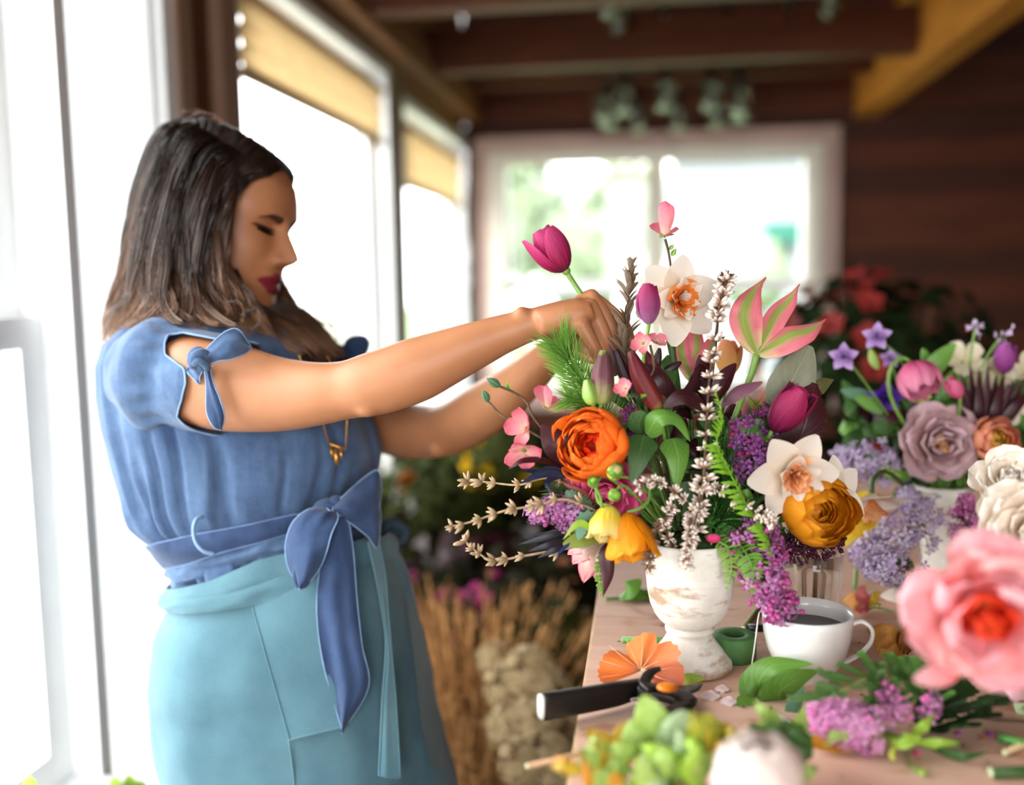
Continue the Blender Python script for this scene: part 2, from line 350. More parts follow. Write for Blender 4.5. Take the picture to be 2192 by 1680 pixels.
# tie beams across, and the honey coloured purlin they rest against
BX = 1.0
for yb, z0, z1, lab in [(3.05, 2.18, 2.36, 'dark brown tie beam crossing above the near jar chandelier'), (4.0, 2.19, 2.36, 'dark brown tie beam crossing between the two jar chandeliers'), (4.75, 2.27, 2.42, 'dark brown tie beam just before the back window wall')]:
    single('tie_beam', box((WX+0.001, yb, z0), (BX-0.002, yb+0.10, z1)), M_beam, lab, 'beam', 'tie beams under the ceiling', smooth=False)
single('purlin', box((BX, 1.2, 2.13), (BX+0.11, WY-0.002, 2.47)), M_orange, 'honey coloured long wooden purlin carrying the tie beam ends', 'beam', smooth=False)
single('wall_plate', box((WX+0.001, 2.25, 2.16), (WX+0.10, WY-0.002, 2.28)), M_header, 'tan timber wall plate running above the side windows', 'beam', smooth=False)
# ---- chandeliers of glass jars on rings
def glass_mat():
    t = NT('jar_glass'); g = t.n('ShaderNodeBsdfGlass'); g.inputs['IOR'].default_value = 1.45; g.inputs['Roughness'].default_value = 0.02; g.inputs[0].default_value = (0.93, 0.97, 0.93, 1)
    tr = t.n('ShaderNodeBsdfTransparent'); tr.inputs[0].default_value = (0.95, 0.97, 0.95, 1)
    mx = t.n('ShaderNodeMixShader'); mx.inputs[0].default_value = 0.45; t.l(g.outputs[0], mx.inputs[1]); t.l(tr.outputs[0], mx.inputs[2]); return t.done(mx.outputs[0])
M_glass = glass_mat(); M_iron = plain('dark_iron', '#241c17', 0.5, 0.4, 0.1, 20, Metallic=0.6)
M_frosted = plain('frosted_bulb', '#d9d6c2', 0.3, 0.5, 0.02)
jar_me = MB().lathe([(0.012, 0), (0.032, 0.003), (0.042, 0.02), (0.045, 0.045), (0.043, 0.075), (0.032, 0.098), (0.025, 0.105), (0.025, 0.12), (0.022, 0.12), (0.022, 0.104), (0.029, 0.096), (0.039, 0.074), (0.041, 0.045), (0.038, 0.022), (0.029, 0.007), (0.01, 0.004)], 20).mesh('jar', M_glass)
cap_me = MB().lathe([(0.027, 0.11), (0.028, 0.13), (0.018, 0.135), (0.010, 0.17), (0.009, 0.185)], 14).mesh('cap', M_iron)
bulb_me = MB().lathe([(0.004, 0.022), (0.014, 0.03), (0.017, 0.045), (0.012, 0.07), (0.009, 0.105)], 12).mesh('bulb', M_frosted)
def chandelier(c, R, n, lab):
    r = thing('jar_chandelier', lab, 'chandelier', c, 'glass jar chandeliers')
    th = np.linspace(0, 2*math.pi, 49); part('ring', MB().tube([(R*math.cos(a), R*math.sin(a), 0.185) for a in th], 0.011, 8, cap=False), M_iron, r)
    for k in range(4):
        a = k*math.pi/2+0.4; part('hanger_rod', MB().tube([(R*math.cos(a), R*math.sin(a), 0.19), (0.03*math.cos(a), 0.03*math.sin(a), CZ-0.03-c[2])], 0.004, 6), M_iron, r)
    part('ceiling_rose', MB().lathe([(0.06, CZ-0.045-c[2]), (0.07, CZ-0.025-c[2]), (0.07, CZ-0.02-c[2])], 16), M_iron, r)
    for k in range(n):
        a = 2*math.pi*k/n+0.2; M = Matrix.Translation((R*math.cos(a), R*math.sin(a), 0))
        j = part('jar', jar_me, None, r, M=M); part('cap', cap_me, None, j); part('bulb', bulb_me, None, j)
chandelier(P(1440, 262, 4.45), 0.31, 10, 'ring of clear glass jar lamps hanging in front of the back window')
chandelier(P(1545, 38, 3.55), 0.40, 10, 'ring of clear glass jar lamps hanging between the tie beams')
# ---- outdoors
M_lawn = plain('lawn', '#7c9066', 0.9, 0.1, 0.2, 1.5); M_gravel = plain('pale_gravel', '#b9b9b4', 0.9, 0.1, 0.1, 3)
gr = struct('ground', box((-40, WY+0.4, -0.25), (40, 60, -0.15)), M_lawn); gr['kind'] = 'structure'
g2 = struct('ground_terrace', box((-40, BY-20, -0.25), (WX-0.3, WY+0.4, -0.15)), M_gravel); g2['kind'] = 'structure'
g3 = struct('ground_yard', box((WX-0.3, BY-20, -0.25), (40, BY-0.3, -0.15)), M_gravel); g3['kind'] = 'structure'
# pale neighbour house behind the back window
M_siding = plain('pale_siding', '#8f9299', 0.7, 0.2, 0.02, 2); M_teal = plain('teal_trim', '#1f5a4c', 0.6, 0.3, 0.05); M_dwin = plain('dark_window', '#1c2822', 0.3, 0.5, 0.1)
hx0, hx1 = HY(1440, 500, 12.0)[0], HY(1760, 500, 12.0)[0]; hz = HY(1500, 495, 12.0)[2]
house = thing('garden_house', 'pale sided garden house with teal eave seen through the back window', 'building', (hx0+2, 12, -0.2))
part('wall', box((hx0, 12.0, -0.2), (hx1+3, 14.5, hz+0.9)), M_siding, house, world=True, smooth=False)
part('eave', box((hx0-0.15, 11.85, hz-0.16), (hx1+3, 12.0, hz+0.08)), M_teal, house, world=True, smooth=False)
part('roof', MB().add([(hx0-0.2, 11.8, hz+0.8), (hx1+3.2, 11.8, hz+0.8), (hx1+3.2, 14.7, hz+2.6), (hx0-0.2, 14.7, hz+2.6), (hx0-0.2, 11.8, hz+0.9), (hx1+3.2, 11.8, hz+0.9), (hx1+3.2, 14.7, hz+2.7), (hx0-0.2, 14.7, hz+2.7)],
     [(0,3,2,1),(4,5,6,7),(0,1,5,4),(1,2,6,5),(2,3,7,6),(3,0,4,7)]), M_siding, house, world=True, smooth=False)
for x0, x1 in [(1455, 1490), (1510, 1580), (1640, 1700)]:
    a = HY(x0, 500, 11.98); b = HY(x1, 585, 11.98); wn = part('window', box((a[0], 11.95, b[2]), (b[0], 12.0, a[2]-0.05)), M_siding, house, world=True, smooth=False)
    part('pane', box((a[0]+0.04, 11.93, b[2]+0.04), (b[0]-0.04, 11.949, a[2]-0.09)), M_dwin, wn, world=True, smooth=False)
for i in range(9):
    part('siding_board', box((hx0-0.01, 11.985-0.0, hz+0.06+i*0.09), (hx1+3, 11.999, hz+0.14+i*0.09)), M_siding, house, world=True, smooth=False)
M_shrub = petal('pale_foliage', [(0, '#77866a'), (1, '#98a886')], trans=0.35)
def leaf_cloud(c, r, n, size, seed, sc=(1, 1, 1)):
    g = np.random.default_rng(seed); mb = MB(); c = np.asarray(c, float)
    for _ in range(n):
        d = g.normal(size=3); d /= np.linalg.norm(d); p = c+d*r*np.asarray(sc)*(0.55+0.45*g.random()); a = g.normal(size=3); a /= np.linalg.norm(a); b = np.cross(d, a); b /= np.linalg.norm(b)+1e-9; a = np.cross(b, d)
        s = size*(0.6+0.8*g.random()); t = d*0.3*s
        mb.add([p-a*s*0.5, p+b*s*0.3+t, p+a*s*0.6, p-b*s*0.3+t], [(0, 1, 2, 3)], [(0.5, 0), (0, 0.5), (0.5, 1), (1, 0.5)])
    return mb
for i, (px, py, Y, r, lab) in enumerate([(1110, 470, 16, 0.9, 'pale green leafy garden tree at the left of the back window'), (1255, 560, 12, 0.5, 'round light green garden shrub on the lawn before the mullion'), (1340, 470, 18, 0.9, 'slim grey green garden tree standing behind the mullion'), (1615, 590, 10.5, 0.25, 'low yellow green garden shrub in front of the garden house')]):
    c = HY(px, py, Y); t = thing('garden_tree' if r > .8 else 'garden_shrub', lab, 'tree' if r > .8 else 'shrub', (c[0], Y, -0.15))
    part('foliage', leaf_cloud(c, r, 900, 0.28, 50+i, (1, 1, 1.25)), M_shrub, t, world=True, kind='stuff')
    part('trunk', MB().tube([(c[0], Y, -0.2), (c[0]+0.05, Y, c[2]*0.6), (c[0], Y, c[2]+0.3*r)], [0.09, 0.07, 0.03], 8), M_brown, t, world=True)
# low pale fence outside the side windows
fx = -4.2; fence = thing('garden_fence', 'weathered pale board fence outside the side windows', 'fence', (fx, 6, -0.2)); M_fence = plain('fence_grey', '#a79f94', 0.8, 0.1, 0.1, 4)
fb = box((0, 0, 0), (0.025, 0.16, 1.15)).mesh('fence_board', M_fence, False)
for i in range(70): part('fence_board', fb, None, fence, M=Matrix.Translation((0, -3.5+i*0.18, 0.05+0.02*((i*7) % 3))))
part('fence_rail', box((fx-0.05, 2.4, 0.15), (fx-0.001, 15.2, 0.25)), M_fence, fence, world=True, smooth=False); part('fence_rail', box((fx-0.05, 2.4, 0.75), (fx-0.001, 15.2, 0.85)), M_fence, fence, world=True, smooth=False)
# daylight portals at the openings, real and added
for w, nm in ((W1, 'a'), (W0, 'b'), (W2, 'c'), (W3, 'd')):
    portal('window_daylight_'+nm, (WX-0.13, (w[0]+w[1])/2, (w[2]+w[3])/2), (0, -math.pi/2, 0), w[3]-w[2], w[1]-w[0])
portal('window_daylight_e', ((B0+B1)/2, WY+0.16, (BZ0+BZ1)/2), (-math.pi/2, 0, 0), B1-B0, BZ1-BZ0)
portal('window_daylight_f', (WX-0.13, 1.73, 1.35), (0, -math.pi/2, 0), 2.0, .26)
portal('window_daylight_g', (.45, BY-0.13, 1.6), (math.pi/2, 0, 0), 2.0, 2.0)  # portal of the added rear opening
# ================================================================ PERSON
CR, CU, CT = DIR(1, 0, 0), DIR(0, 1, 0), DIR(0, 0, 1)          # camera right / up / towards
HD = 1.36
person = thing('person', 'woman in a denim blouse and teal apron reaching into the flower arrangement', 'person', (float(P(600, 1200, HD)[0]), float(P(600, 1200, HD)[1]), 0.0))
PSI, HP = math.radians(14), math.radians(10)
HF = DIR(math.cos(PSI)*math.cos(HP), -math.sin(HP), math.sin(PSI)*math.cos(HP))
HU = DIR(math.cos(PSI)*math.sin(HP), math.cos(HP), math.sin(PSI)*math.sin(HP)); HS = DIR(-math.sin(PSI), 0, math.cos(PSI))
HO = P(480, 476, HD)
def hw(f, s, u): return HO + HF*f + HS*s + HU*u
ip = lambda x, tab: float(np.interp(x, [t[0] for t in tab], [t[1] for t in tab]))
T_front = [(-.126, .02), (-.122, .058), (-.116, .079), (-.108, .087), (-.098, .0885), (-.087, .0855), (-.075, .0885), (-.06, .0905), (-.045, .0905), (-.03, .090), (-.015, .0895), (0, .090), (.012, .0945), (.022, .0965), (.04, .0945), (.06, .088), (.08, .073), (.095, .055), (.106, .033), (.113, .0)]
T_back = [(-.126, -.03), (-.10, -.045), (-.06, -.07), (-.03, -.086), (0, -.095), (.04, -.098), (.07, -.088), (.095, -.06), (.106, -.034), (.113, 0)]
T_w = [(-.126, .012), (-.118, .024), (-.107, .041), (-.095, .052), (-.08, .060), (-.06, .066), (-.03, .070), (0, .0715), (.03, .073), (.06, .069), (.08, .058), (.095, .044), (.106, .026), (.113, .0)]
T_nose = [(-.054, 0), (-.050, .003), (-.046, .014), (-.042, .0235), (-.037, .0285), (-.031, .0285), (-.024, .024), (-.015, .0185), (-.006, .012), (.004, .0055), (.012, .0015), (.02, 0)]
T_ns = [(-.05, .012), (-.037, .0115), (-.025, .0092), (-.01, .0078), (.01, .009)]
g2 = lambda a, b: math.exp(-(a*a+b*b))
def face_add(s, u):
    a = abs(s); d = ip(u, T_nose)*math.exp(-(s/ip(u, T_ns))**2)
    d += 0.0095*g2((a-.0155)/.0062, (u+.0405)/.0065)                        # nostril wings
    d -= 0.0125*g2((a-.028)/.015, (u-.000)/.0115); d += 0.0075*g2((a-.031)/.011, (u+.003)/.0085)
    d -= 0.004*g2((a-.014)/.006, (u-.002)/.009)
    d += 0.0025*g2((a-.026)/.02, (u-.0185)/.007); d += 0.0045*g2((a-.046)/.017, (u+.028)/.016)
    d += 0.0052*g2(s/.020, (u+.0640)/.0055) + 0.0052*g2(s/.019, (u+.0785)/.006) - 0.0045*g2(s/.021, (u+.0705)/.0019)
    d -= 0.0022*g2((a-.027)/.005, (u+.069)/.006); d -= 0.0015*g2(s/.005, (u+.053)/.005); d += 0.0028*g2(s/.014, (u+.101)/.009)
    d -= 0.003*g2((a-.036)/.01, (u+.052)/.014)
    return d
def head_pt(th, u):
    w = ip(u, T_w); fr = ip(u, T_front); bk = ip(u, T_back); c = 0.012 if fr > 0.03 else (fr+bk)/2
    ct, st = math.cos(th), math.sin(th)
    if ct >= 0: e = 2.35; k = (abs(ct)**e+abs(st)**e)**(-1/e); f = c+(fr-c)*ct*k; s = w*st*k; f += face_add(s, u)*min(1, ct*1.6)
    else: f = c+(c-bk)*ct; s = w*st
    return f, s
us = np.concatenate([np.linspace(-.126, -.115, 6), np.linspace(-.112, .02, 74), np.linspace(.024, .113, 30)])
head = MB(); thn = 120
ths = [math.pi*(abs(x)**1.25)*np.sign(x) for x in np.linspace(-1, 1, thn, endpoint=False)]
head.loft([[hw(*head_pt(t, u), u) for t in ths] for u in us])
def face_f(s, u):
    lo, hi = 0.0, math.pi/2
    for _ in range(24):
        m = (lo+hi)/2
        if abs(head_pt(m, u)[1]) < abs(s): lo = m
        else: hi = m
    return head_pt(lo, u)[0]
# ---- limbs: rows of (px, py, depth, radius px, depth factor)
def limb(mb, rows, n=34, sides=28, squash=1.0):
    R = spline([(a, b, c, r*c/F_PX) for a, b, c, r in rows], n); c3 = PX(R); rings = []
    T = np.gradient(c3, axis=0)
    for i in range(n):
        t = T[i]/np.linalg.norm(T[i]); a = np.cross(t, CT); a /= np.linalg.norm(a); b = np.cross(a, t)
        rings.append([c3[i]+R[i, 3]*(a*math.cos(q)+b*squash*math.sin(q)) for q in np.linspace(0, 2*math.pi, sides, endpoint=False)])
    mb.loft(rings)
ARM_R = [(395, 806, 1.225, 92), (440, 818, 1.205, 97), (500, 829, 1.19, 96), (560, 840, 1.175, 86), (620, 845, 1.16, 77), (690, 842, 1.14, 67), (745, 834, 1.13, 63), (790, 824, 1.122, 68), (840, 810, 1.117, 70), (900, 788, 1.112, 69), (960, 763, 1.108, 60), (1020, 738, 1.105, 51), (1080, 714, 1.102, 42), (1125, 699, 1.10, 37), (1150, 692, 1.10, 35), (1175, 686, 1.10, 36)]
ARM_L = [(690, 815, 1.52, 62), (770, 880, 1.495, 62), (850, 918, 1.46, 60), (920, 925, 1.43, 56), (970, 915, 1.405, 57), (1030, 880, 1.36, 58), (1090, 838, 1.31, 52), (1140, 795, 1.27, 43), (1185, 752, 1.235, 35), (1215, 730, 1.21, 34)]
body = MB(); body.v, body.f, body.uv, body.mi = list(head.v), list(head.f), list(head.uv), list(head.mi)
limb(body, ARM_R, 60); limb(body, ARM_L, 44)
body.ball(P(787, 868, 1.112), 0.017, 14, 10, (1, 1, 0.8)); body.ball(P(1118, 674, 1.092), 0.0105, 12, 8)           # elbow point, wrist bone
body.ball(P(935, 955, 1.40), 0.017, 14, 10)
limb(body, [(452, 560, 1.375, 88), (440, 620, 1.375, 84), (432, 680, 1.375, 90), (440, 730, 1.375, 120)], 16, 24)     # neck
def ring_px(L, R, y, dc, b, n=40):
    c = P((L+R)/2, y, dc); a = (R-L)/2*dc/F_PX
    return [c+CR*a*math.cos(t)+CT*b*math.sin(t) for t in np.linspace(0, 2*math.pi, n, endpoint=False)]
body.loft([ring_px(*r) for r in [(400, 560, 700, 1.37, .05), (320, 640, 735, 1.37, .12), (275, 690, 800, 1.37, .14), (270, 730, 880, 1.37, .135), (290, 750, 980, 1.37, .12), (380, 770, 1150, 1.37, .11), (400, 850, 1300, 1.37, .13), (390, 900, 1500, 1.37, .14), (420, 930, 1750, 1.37, .13)]])
# legs
for sx in (-1, 1):
    cx = 640+sx*95
    a = P(cx, 1720, 1.37+0.05*sx*-1); foot = np.array([a[0], a[1], 0.0]); rows = []
    for z, r in [(a[2], .085), (a[2]*.8, .075), (a[2]*.62, .058), (a[2]*.4, .052), (a[2]*.15, .038), (0.05, .04), (0.03, .04)]:
        rows.append([np.array([foot[0], foot[1], z])+r*np.array([math.cos(t), math.sin(t), 0]) for t in np.linspace(0, 2*math.pi, 24, endpoint=False)])
    body.loft(rows)
# ---- right hand: palm, four bent fingers, thumb
palm = [(1150, 692, 1.100, 35, 0.026), (1180, 684, 1.101, 35, 0.032), (1210, 676, 1.102, 34, 0.036), (1240, 668, 1.103, 32, 0.037), (1262, 662, 1.103, 25, 0.034)]
rings = []
for x, y, d, r, bd in palm:
    c = P(x, y, d); ax = DIR(25, 8, 0); a = DIR(-0.30, 1, 0.15); b = np.cross(ax, a); b /= np.linalg.norm(b)
    rings.append([c+a*r*d/F_PX*math.copysign(abs(math.cos(t))**.8, math.cos(t))+b*bd*math.copysign(abs(math.sin(t))**.8, math.sin(t)) for t in np.linspace(0, 2*math.pi, 28, endpoint=False)])
body.loft(rings)
def finger(pts, radii, n=16):
    p = PX(spline(pts, n)); r = np.interp(np.linspace(0, 1, n), np.linspace(0, 1, len(radii)), radii)
    body.tube(p, r, 16); body.ball(p[-1], r[-1]*1.0, 12, 8)
KN = 0.0092
finger([(1222, 690, 1.078), (1246, 700, 1.072), (1266, 733, 1.070), (1284, 768, 1.074), (1296, 800, 1.080)], [.0085, .0088, .0082, .0078, .0074, .0062])
finger([(1235, 668, 1.094), (1264, 662, 1.088), (1288, 706, 1.086), (1304, 752, 1.092), (1314, 795, 1.098)], [.0090, .0098, .0088, .0084, .0078, .0064])
finger([(1235, 655, 1.110), (1266, 643, 1.106), (1303, 690, 1.105), (1320, 742, 1.110), (1330, 790, 1.116)], [.0090, .0100, .0088, .0084, .0078, .0064])
finger([(1235, 650, 1.128), (1266, 640, 1.125), (1308, 668, 1.124), (1338, 700, 1.126), (1352, 745, 1.128)], [.0090, .0096, .0086, .0080, .0074, .0062])
finger([(1172, 705, 1.120), (1200, 722, 1.135), (1240, 735, 1.14), (1276, 752, 1.13), (1300, 770, 1.118)], [.0135, .0125, .0105, .0095, .0088, .0070])
for x, y, d in [(1247, 694, 1.071), (1265, 655, 1.085), (1268, 636, 1.104), (1266, 634, 1.124)]: body.ball(P(x, y, d), 0.0088, 12, 8)
# ---- left hand, half hidden behind the greenery
rings = []
for x, y, d, r, bd in [(1205, 738, 1.215, 34, .024), (1235, 728, 1.20, 36, .034), (1265, 724, 1.185, 36, .038), (1290, 728, 1.175, 30, .036)]:
    c = P(x, y, d); ax = DIR(1, 0.1, 0.4); a = DIR(-0.1, 1, 0.2); b = np.cross(ax, a); b /= np.linalg.norm(b)
    rings.append([c+a*r*d/F_PX*math.cos(t)+b*bd*math.sin(t) for t in np.linspace(0, 2*math.pi, 24, endpoint=False)])
body.loft(rings)
for k, (dy, dd) in enumerate([(-14, .03), (-4, .01), (8, -.01), (20, -.028)]):
    finger([(1270, 722+dy, 1.185+dd), (1298, 730+dy, 1.17+dd), (1322, 752+dy, 1.16+dd), (1338, 790+dy, 1.15+dd)], [.0095, .0092, .0085, .0078, .0064])
finger([(1225, 745, 1.19), (1260, 758, 1.165), (1296, 772, 1.15), (1322, 785, 1.14)], [.012, .011, .0095, .0085, .007])
# ---- one continuous skin: voxel union, then light smoothing away from face and hands
tmp = bpy.data.objects.new('tmp', body.mesh('tmp', [])); COL.objects.link(tmp)
md = tmp.modifiers.new('r', 'REMESH'); md.mode = 'VOXEL'; md.voxel_size = 0.0021; md.adaptivity = 0.0
bme = bpy.data.meshes.new_from_object(tmp.evaluated_get(bpy.context.evaluated_depsgraph_get())); bpy.data.objects.remove(tmp)
nv = len(bme.vertices); co = np.zeros(nv*3); bme.vertices.foreach_get('co', co); co = co.reshape(-1, 3)
ed = np.zeros(len(bme.edges)*2, int); bme.edges.foreach_get('vertices', ed); ed = ed.reshape(-1, 2)
deg = np.bincount(ed.ravel(), minlength=nv)[:, None]
loc = np.stack([(co-HO)@HF, (co-HO)@HS, (co-HO)@HU], 1)
is_face = (np.abs(loc[:, 0]) < .16) & (np.abs(loc[:, 1]) < .09) & (loc[:, 2] > -.13) & (loc[:, 2] < .13)
cam_x = (co-CAM)@CR; cam_d = -((co-CAM)@CT)*-1
dep = -((co-CAM)@CT); pxx = CX+F_PX*((co-CAM)@CR)/dep; pyy = CY-F_PX*((co-CAM)@CU)/dep
hand = np.clip((pxx-1150)/60, 0, 1)
wgt = np.where(is_face, 0.12, 0.55*(1-0.80*hand))[:, None]
for it in range(14):
    acc = np.zeros_like(co); np.add.at(acc, ed[:, 0], co[ed[:, 1]]); np.add.at(acc, ed[:, 1], co[ed[:, 0]])
    co = co+wgt*(acc/np.maximum(deg, 1)-co)
# colour mask for lips, brows, lashes
F_, S_, U_ = loc.T; S_ = np.abs(S_)
front = is_face & (F_ > 0.055)
top = -.0585-.0095*(S_/.031)**1.6+.0016*np.exp(-((S_-.006)/.004)**2); bot = -.0860+.0150*(S_/.031)**2
lip = np.clip((top-U_)/.0012+.5, 0, 1)*np.clip((U_-bot)/.0012+.5, 0, 1)*np.clip((.0315-S_)/.0015, 0, 1)*front
bu = .0105+.0035*np.sin(np.clip((S_-.010)/.040, 0, 1)*2.4)-.005*np.clip((S_-.036)/.014, 0, 1); bt = np.interp(S_, [.008, .014, .030, .050], [.0025, .0042, .0034, .0008])
brow = np.clip((bt-np.abs(U_-bu))/.0012+.5, 0, 1)*np.clip((S_-.009)/.003, 0, 1)*np.clip((.051-S_)/.003, 0, 1)*front
lu = -.0035+.0035*np.clip((S_-.036)/.014, -1, 1); lt = np.interp(S_, [.013, .019, .030, .043, .053], [.0003, .0030, .0046, .0034, .0004])
lash = np.clip((lt-np.abs(U_-lu))/.0010+.5, 0, 1)*np.clip((S_-.0135)/.002, 0, 1)*np.clip((.0545-S_)/.003, 0, 1)*front
tone = np.array([mnoise.fractal(Vector(p*22), 1.0, 2.0, 3) for p in co[::1]]) if nv < 20000 else np.zeros(nv)
bme.vertices.foreach_set('co', (co-np.array(person.location)).ravel()); bme.update()
ca = bme.color_attributes.new('paint', 'FLOAT_COLOR', 'POINT'); ca.data.foreach_set('color', np.stack([lip, np.maximum(brow, lash), np.zeros(nv), np.ones(nv)], 1).ravel())
t = NT('skin'); o = t.obj(); at = t.n('ShaderNodeAttribute'); at.attribute_name = 'paint'; sep = t.n('ShaderNodeSeparateColor'); t.l(at.outputs['Color'], sep.inputs[0])
n1 = t.noise(o, 9.0, 3); n2 = t.noise(o, 900.0, 2)
c = t.ramp(n1, [(0.3, '#a26a46'), (0.7, '#bb815b')]); c = t.mix(sep.outputs[0], c, hexc('#7c2233')); c = t.mix(t.math('MULTIPLY', sep.outputs[1], 0.93), c, hexc('#20120c'))
M_skin = t.done(t.bsdf(c, t.math('ADD', t.math('MULTIPLY', n1, 0.12), 0.40), 0.35, t.bump(n2, 0.12, 0.0005), **{'Subsurface Weight': 0.12, 'Subsurface Radius': (0.010, 0.004, 0.002), 'Subsurface Scale': 0.6}))
bme.materials.clear(); bme.materials.append(M_skin); bme.polygons.foreach_set('use_smooth', [True]*len(bme.polygons))
bo = bpy.data.objects.new('body', bme); link(bo, person)
# eyes and lashes
for sgn in (1, -1):
    g = []
    for v in np.linspace(-1, 1, 7):
        row = []
        for q in np.linspace(0, 1, 13):
            s = .0165+.031*q; h = .0042*math.sin(math.pi*q)**.8; u = -.0062+v*h+.002*(q-.5); row.append(hw(face_f(s, u)+.0007, s*sgn, u))
        g.append(row)
    part('eye', MB().grid(g), plain('dark_eye', '#2a1810', 0.15, 0.6, 0.05), person, world=True)
    mb = MB()
    for q in np.linspace(0.08, 1, 16):
        s = .0185+.029*q; u = -.0035+.003*q; b = hw(face_f(s, u)+.0004, s*sgn, u)
        mb.tube([b, b+HF*.005-HU*.001+HS*sgn*.001*q, b+HF*.0085+HU*.001+HS*sgn*.003*q], [.0005, .0004, .00015], 5)
    part('eyelashes', mb, plain('lash_black', '#140d0a', 0.5, 0.3, 0.02), person, world=True)
# ---------------------------------------------------------------- cloth
def denim(name, a, b, warp=0.5):
    t = NT(name); o = t.obj(); n = t.noise(o, 14.0, 4, 0.65); n2 = t.noise(t.mapping(o, (900, 900, 240)), 1.0, 2); n3 = t.noise(t.mapping(o, (60, 60, 14)), 1.0, 4)
    c = t.ramp(t.math('ADD', t.math('MULTIPLY', n, 0.55), t.math('ADD', t.math('MULTIPLY', n2, 0.22), t.math('MULTIPLY', n3, 0.3))), [(0.32, a), (0.78, b)])
    h = t.math('ADD', t.math('MULTIPLY', n3, 0.8), t.math('MULTIPLY', n2, 0.25))
    return t.done(t.bsdf(c, 0.85, 0.15, t.bump(h, 0.35, 0.0018), **{'Sheen Weight': 0.15}))
M_denim = denim('denim_chambray', '#25375a', '#5f7898'); M_denim_d = denim('denim_sash', '#1d2c49', '#42567a')
M_pipe = plain('denim_seam', '#7f99bb', 0.8, 0.1, 0.1, 60)
def linen(name, a, b):
    t = NT(name); o = t.obj(); n = t.noise(o, 10.0, 3); n2 = t.noise(t.mapping(o, (700, 700, 700)), 1.0, 2)
    c = t.ramp(t.math('ADD', t.math('MULTIPLY', n, 0.7), t.math('MULTIPLY', n2, 0.3)), [(0.3, a), (0.75, b)])
    return t.done(t.bsdf(c, 0.9, 0.1, t.bump(t.math('ADD', n2, t.math('MULTIPLY', n, 2.0)), 0.25, 0.001), **{'Sheen Weight': 0.2}))
M_apron = linen('apron_linen', '#42626f', '#5f838e'); M_apron2 = linen('apron_linen_lit', '#507886', '#7298a4')  # string linen is a paler copy, light on the string put into its colour
class Wrap:
    """garment wrapped round a trunk given by silhouette rows (y, left px, right px, centre depth, half thickness)"""
    def __init__(s, rows): s.r = np.array(rows, float)
    def at(s, y): return [float(np.interp(y, s.r[:, 0], s.r[:, k])) for k in range(1, 5)]
    def pt(s, th, y, off=0.0):
        L, R, dc, b = s.at(y); c = P((L+R)/2, y, dc); a = (R-L)/2*dc/F_PX; ct, st = math.cos(th), math.sin(th); e = 2.3; k = (abs(ct)**e+abs(st)**e)**(-1/e)
        return c+CR*(a*k+off)*ct+CT*(b*k+off)*st
    def near(s, px, py, off=0.0):
        L, R, dc, b = s.at(py); q = min(0.999, abs((px-(L+R)/2)/((R-L)/2))); return dc-(b*(1-q**2.3)**(1/2.3)+off)
blouse = Wrap([(684, 372, 500, 1.37, .045), (694, 322, 590, 1.37, .095), (712, 285, 650, 1.37, .135), (745, 252, 695, 1.37, .155), (790, 236, 725, 1.37, .160), (850, 235, 765, 1.37, .158), (910, 243, 795, 1.37, .152), (960, 256, 806, 1.37, .148), (1000, 268, 800, 1.37, .145), (1040, 282, 785, 1.37, .142), (1080, 294, 780, 1.37, .14), (1115, 308, 782, 1.37, .142), (1145, 330, 788, 1.37, .14), (1165, 356, 792, 1.37, .135), (1185, 372, 796, 1.37, .132), (1215, 385, 806, 1.37, .136), (1250, 396, 815, 1.37, .136)])
def fold(th, y):
    v = (y-684)/560; A = 0.005+0.012*min(1, max(0, (v-.25)/.55))
    x = math.cos(th)*2.2; z = math.sin(th)*2.2; twist = 0.6*v
    n = mnoise.noise(Vector((x*1.9+twist, z*1.9, v*1.6)))+0.55*mnoise.noise(Vector((x*4.3+3, z*4.3, v*2.2)))+0.3*mnoise.noise(Vector((x*9+7, z*9, v*3)))
    pxs = 575+215*math.cos(th); w = math.exp(-((y-ip(pxs, [(340, 1192), (460, 1152), (620, 1110), (800, 1095)]))/40)**2); A *= 1-.85*w
    crease = 1-abs(n)*1.6
    return A*(1.0*n+0.6*crease)-0.006*w+0.003*math.exp(-((y-1110)/50)**2)*(1-w)*math.sin(th*23+2*math.sin(th*5))
ths_ = np.linspace(0, 2*math.pi, 220, endpoint=False)
ys_ = np.concatenate([np.linspace(684, 760, 14), np.linspace(768, 1250, 88)])
part('blouse', MB().loft([[blouse.pt(t, y, fold(t, y)) for t in ths_] for y in ys_], cap=False), M_denim, person, world=True)
# side seam and front placket line
part('blouse_seam', MB().tube([P(x, y, blouse.near(x, y, .0065)) for x, y in spline([(428, 938), (430, 1000), (432, 1060), (440, 1108)], 14)], 0.0011, 6), plain('dark_seam', '#2d4067', 0.9, 0.1, 0.05), person, world=True)
# collar edge
part('collar', MB().tube([blouse.pt(t, 690, .004) for t in np.linspace(0, 2*math.pi, 60)], 0.004, 8, cap=False), M_denim, person, world=True)
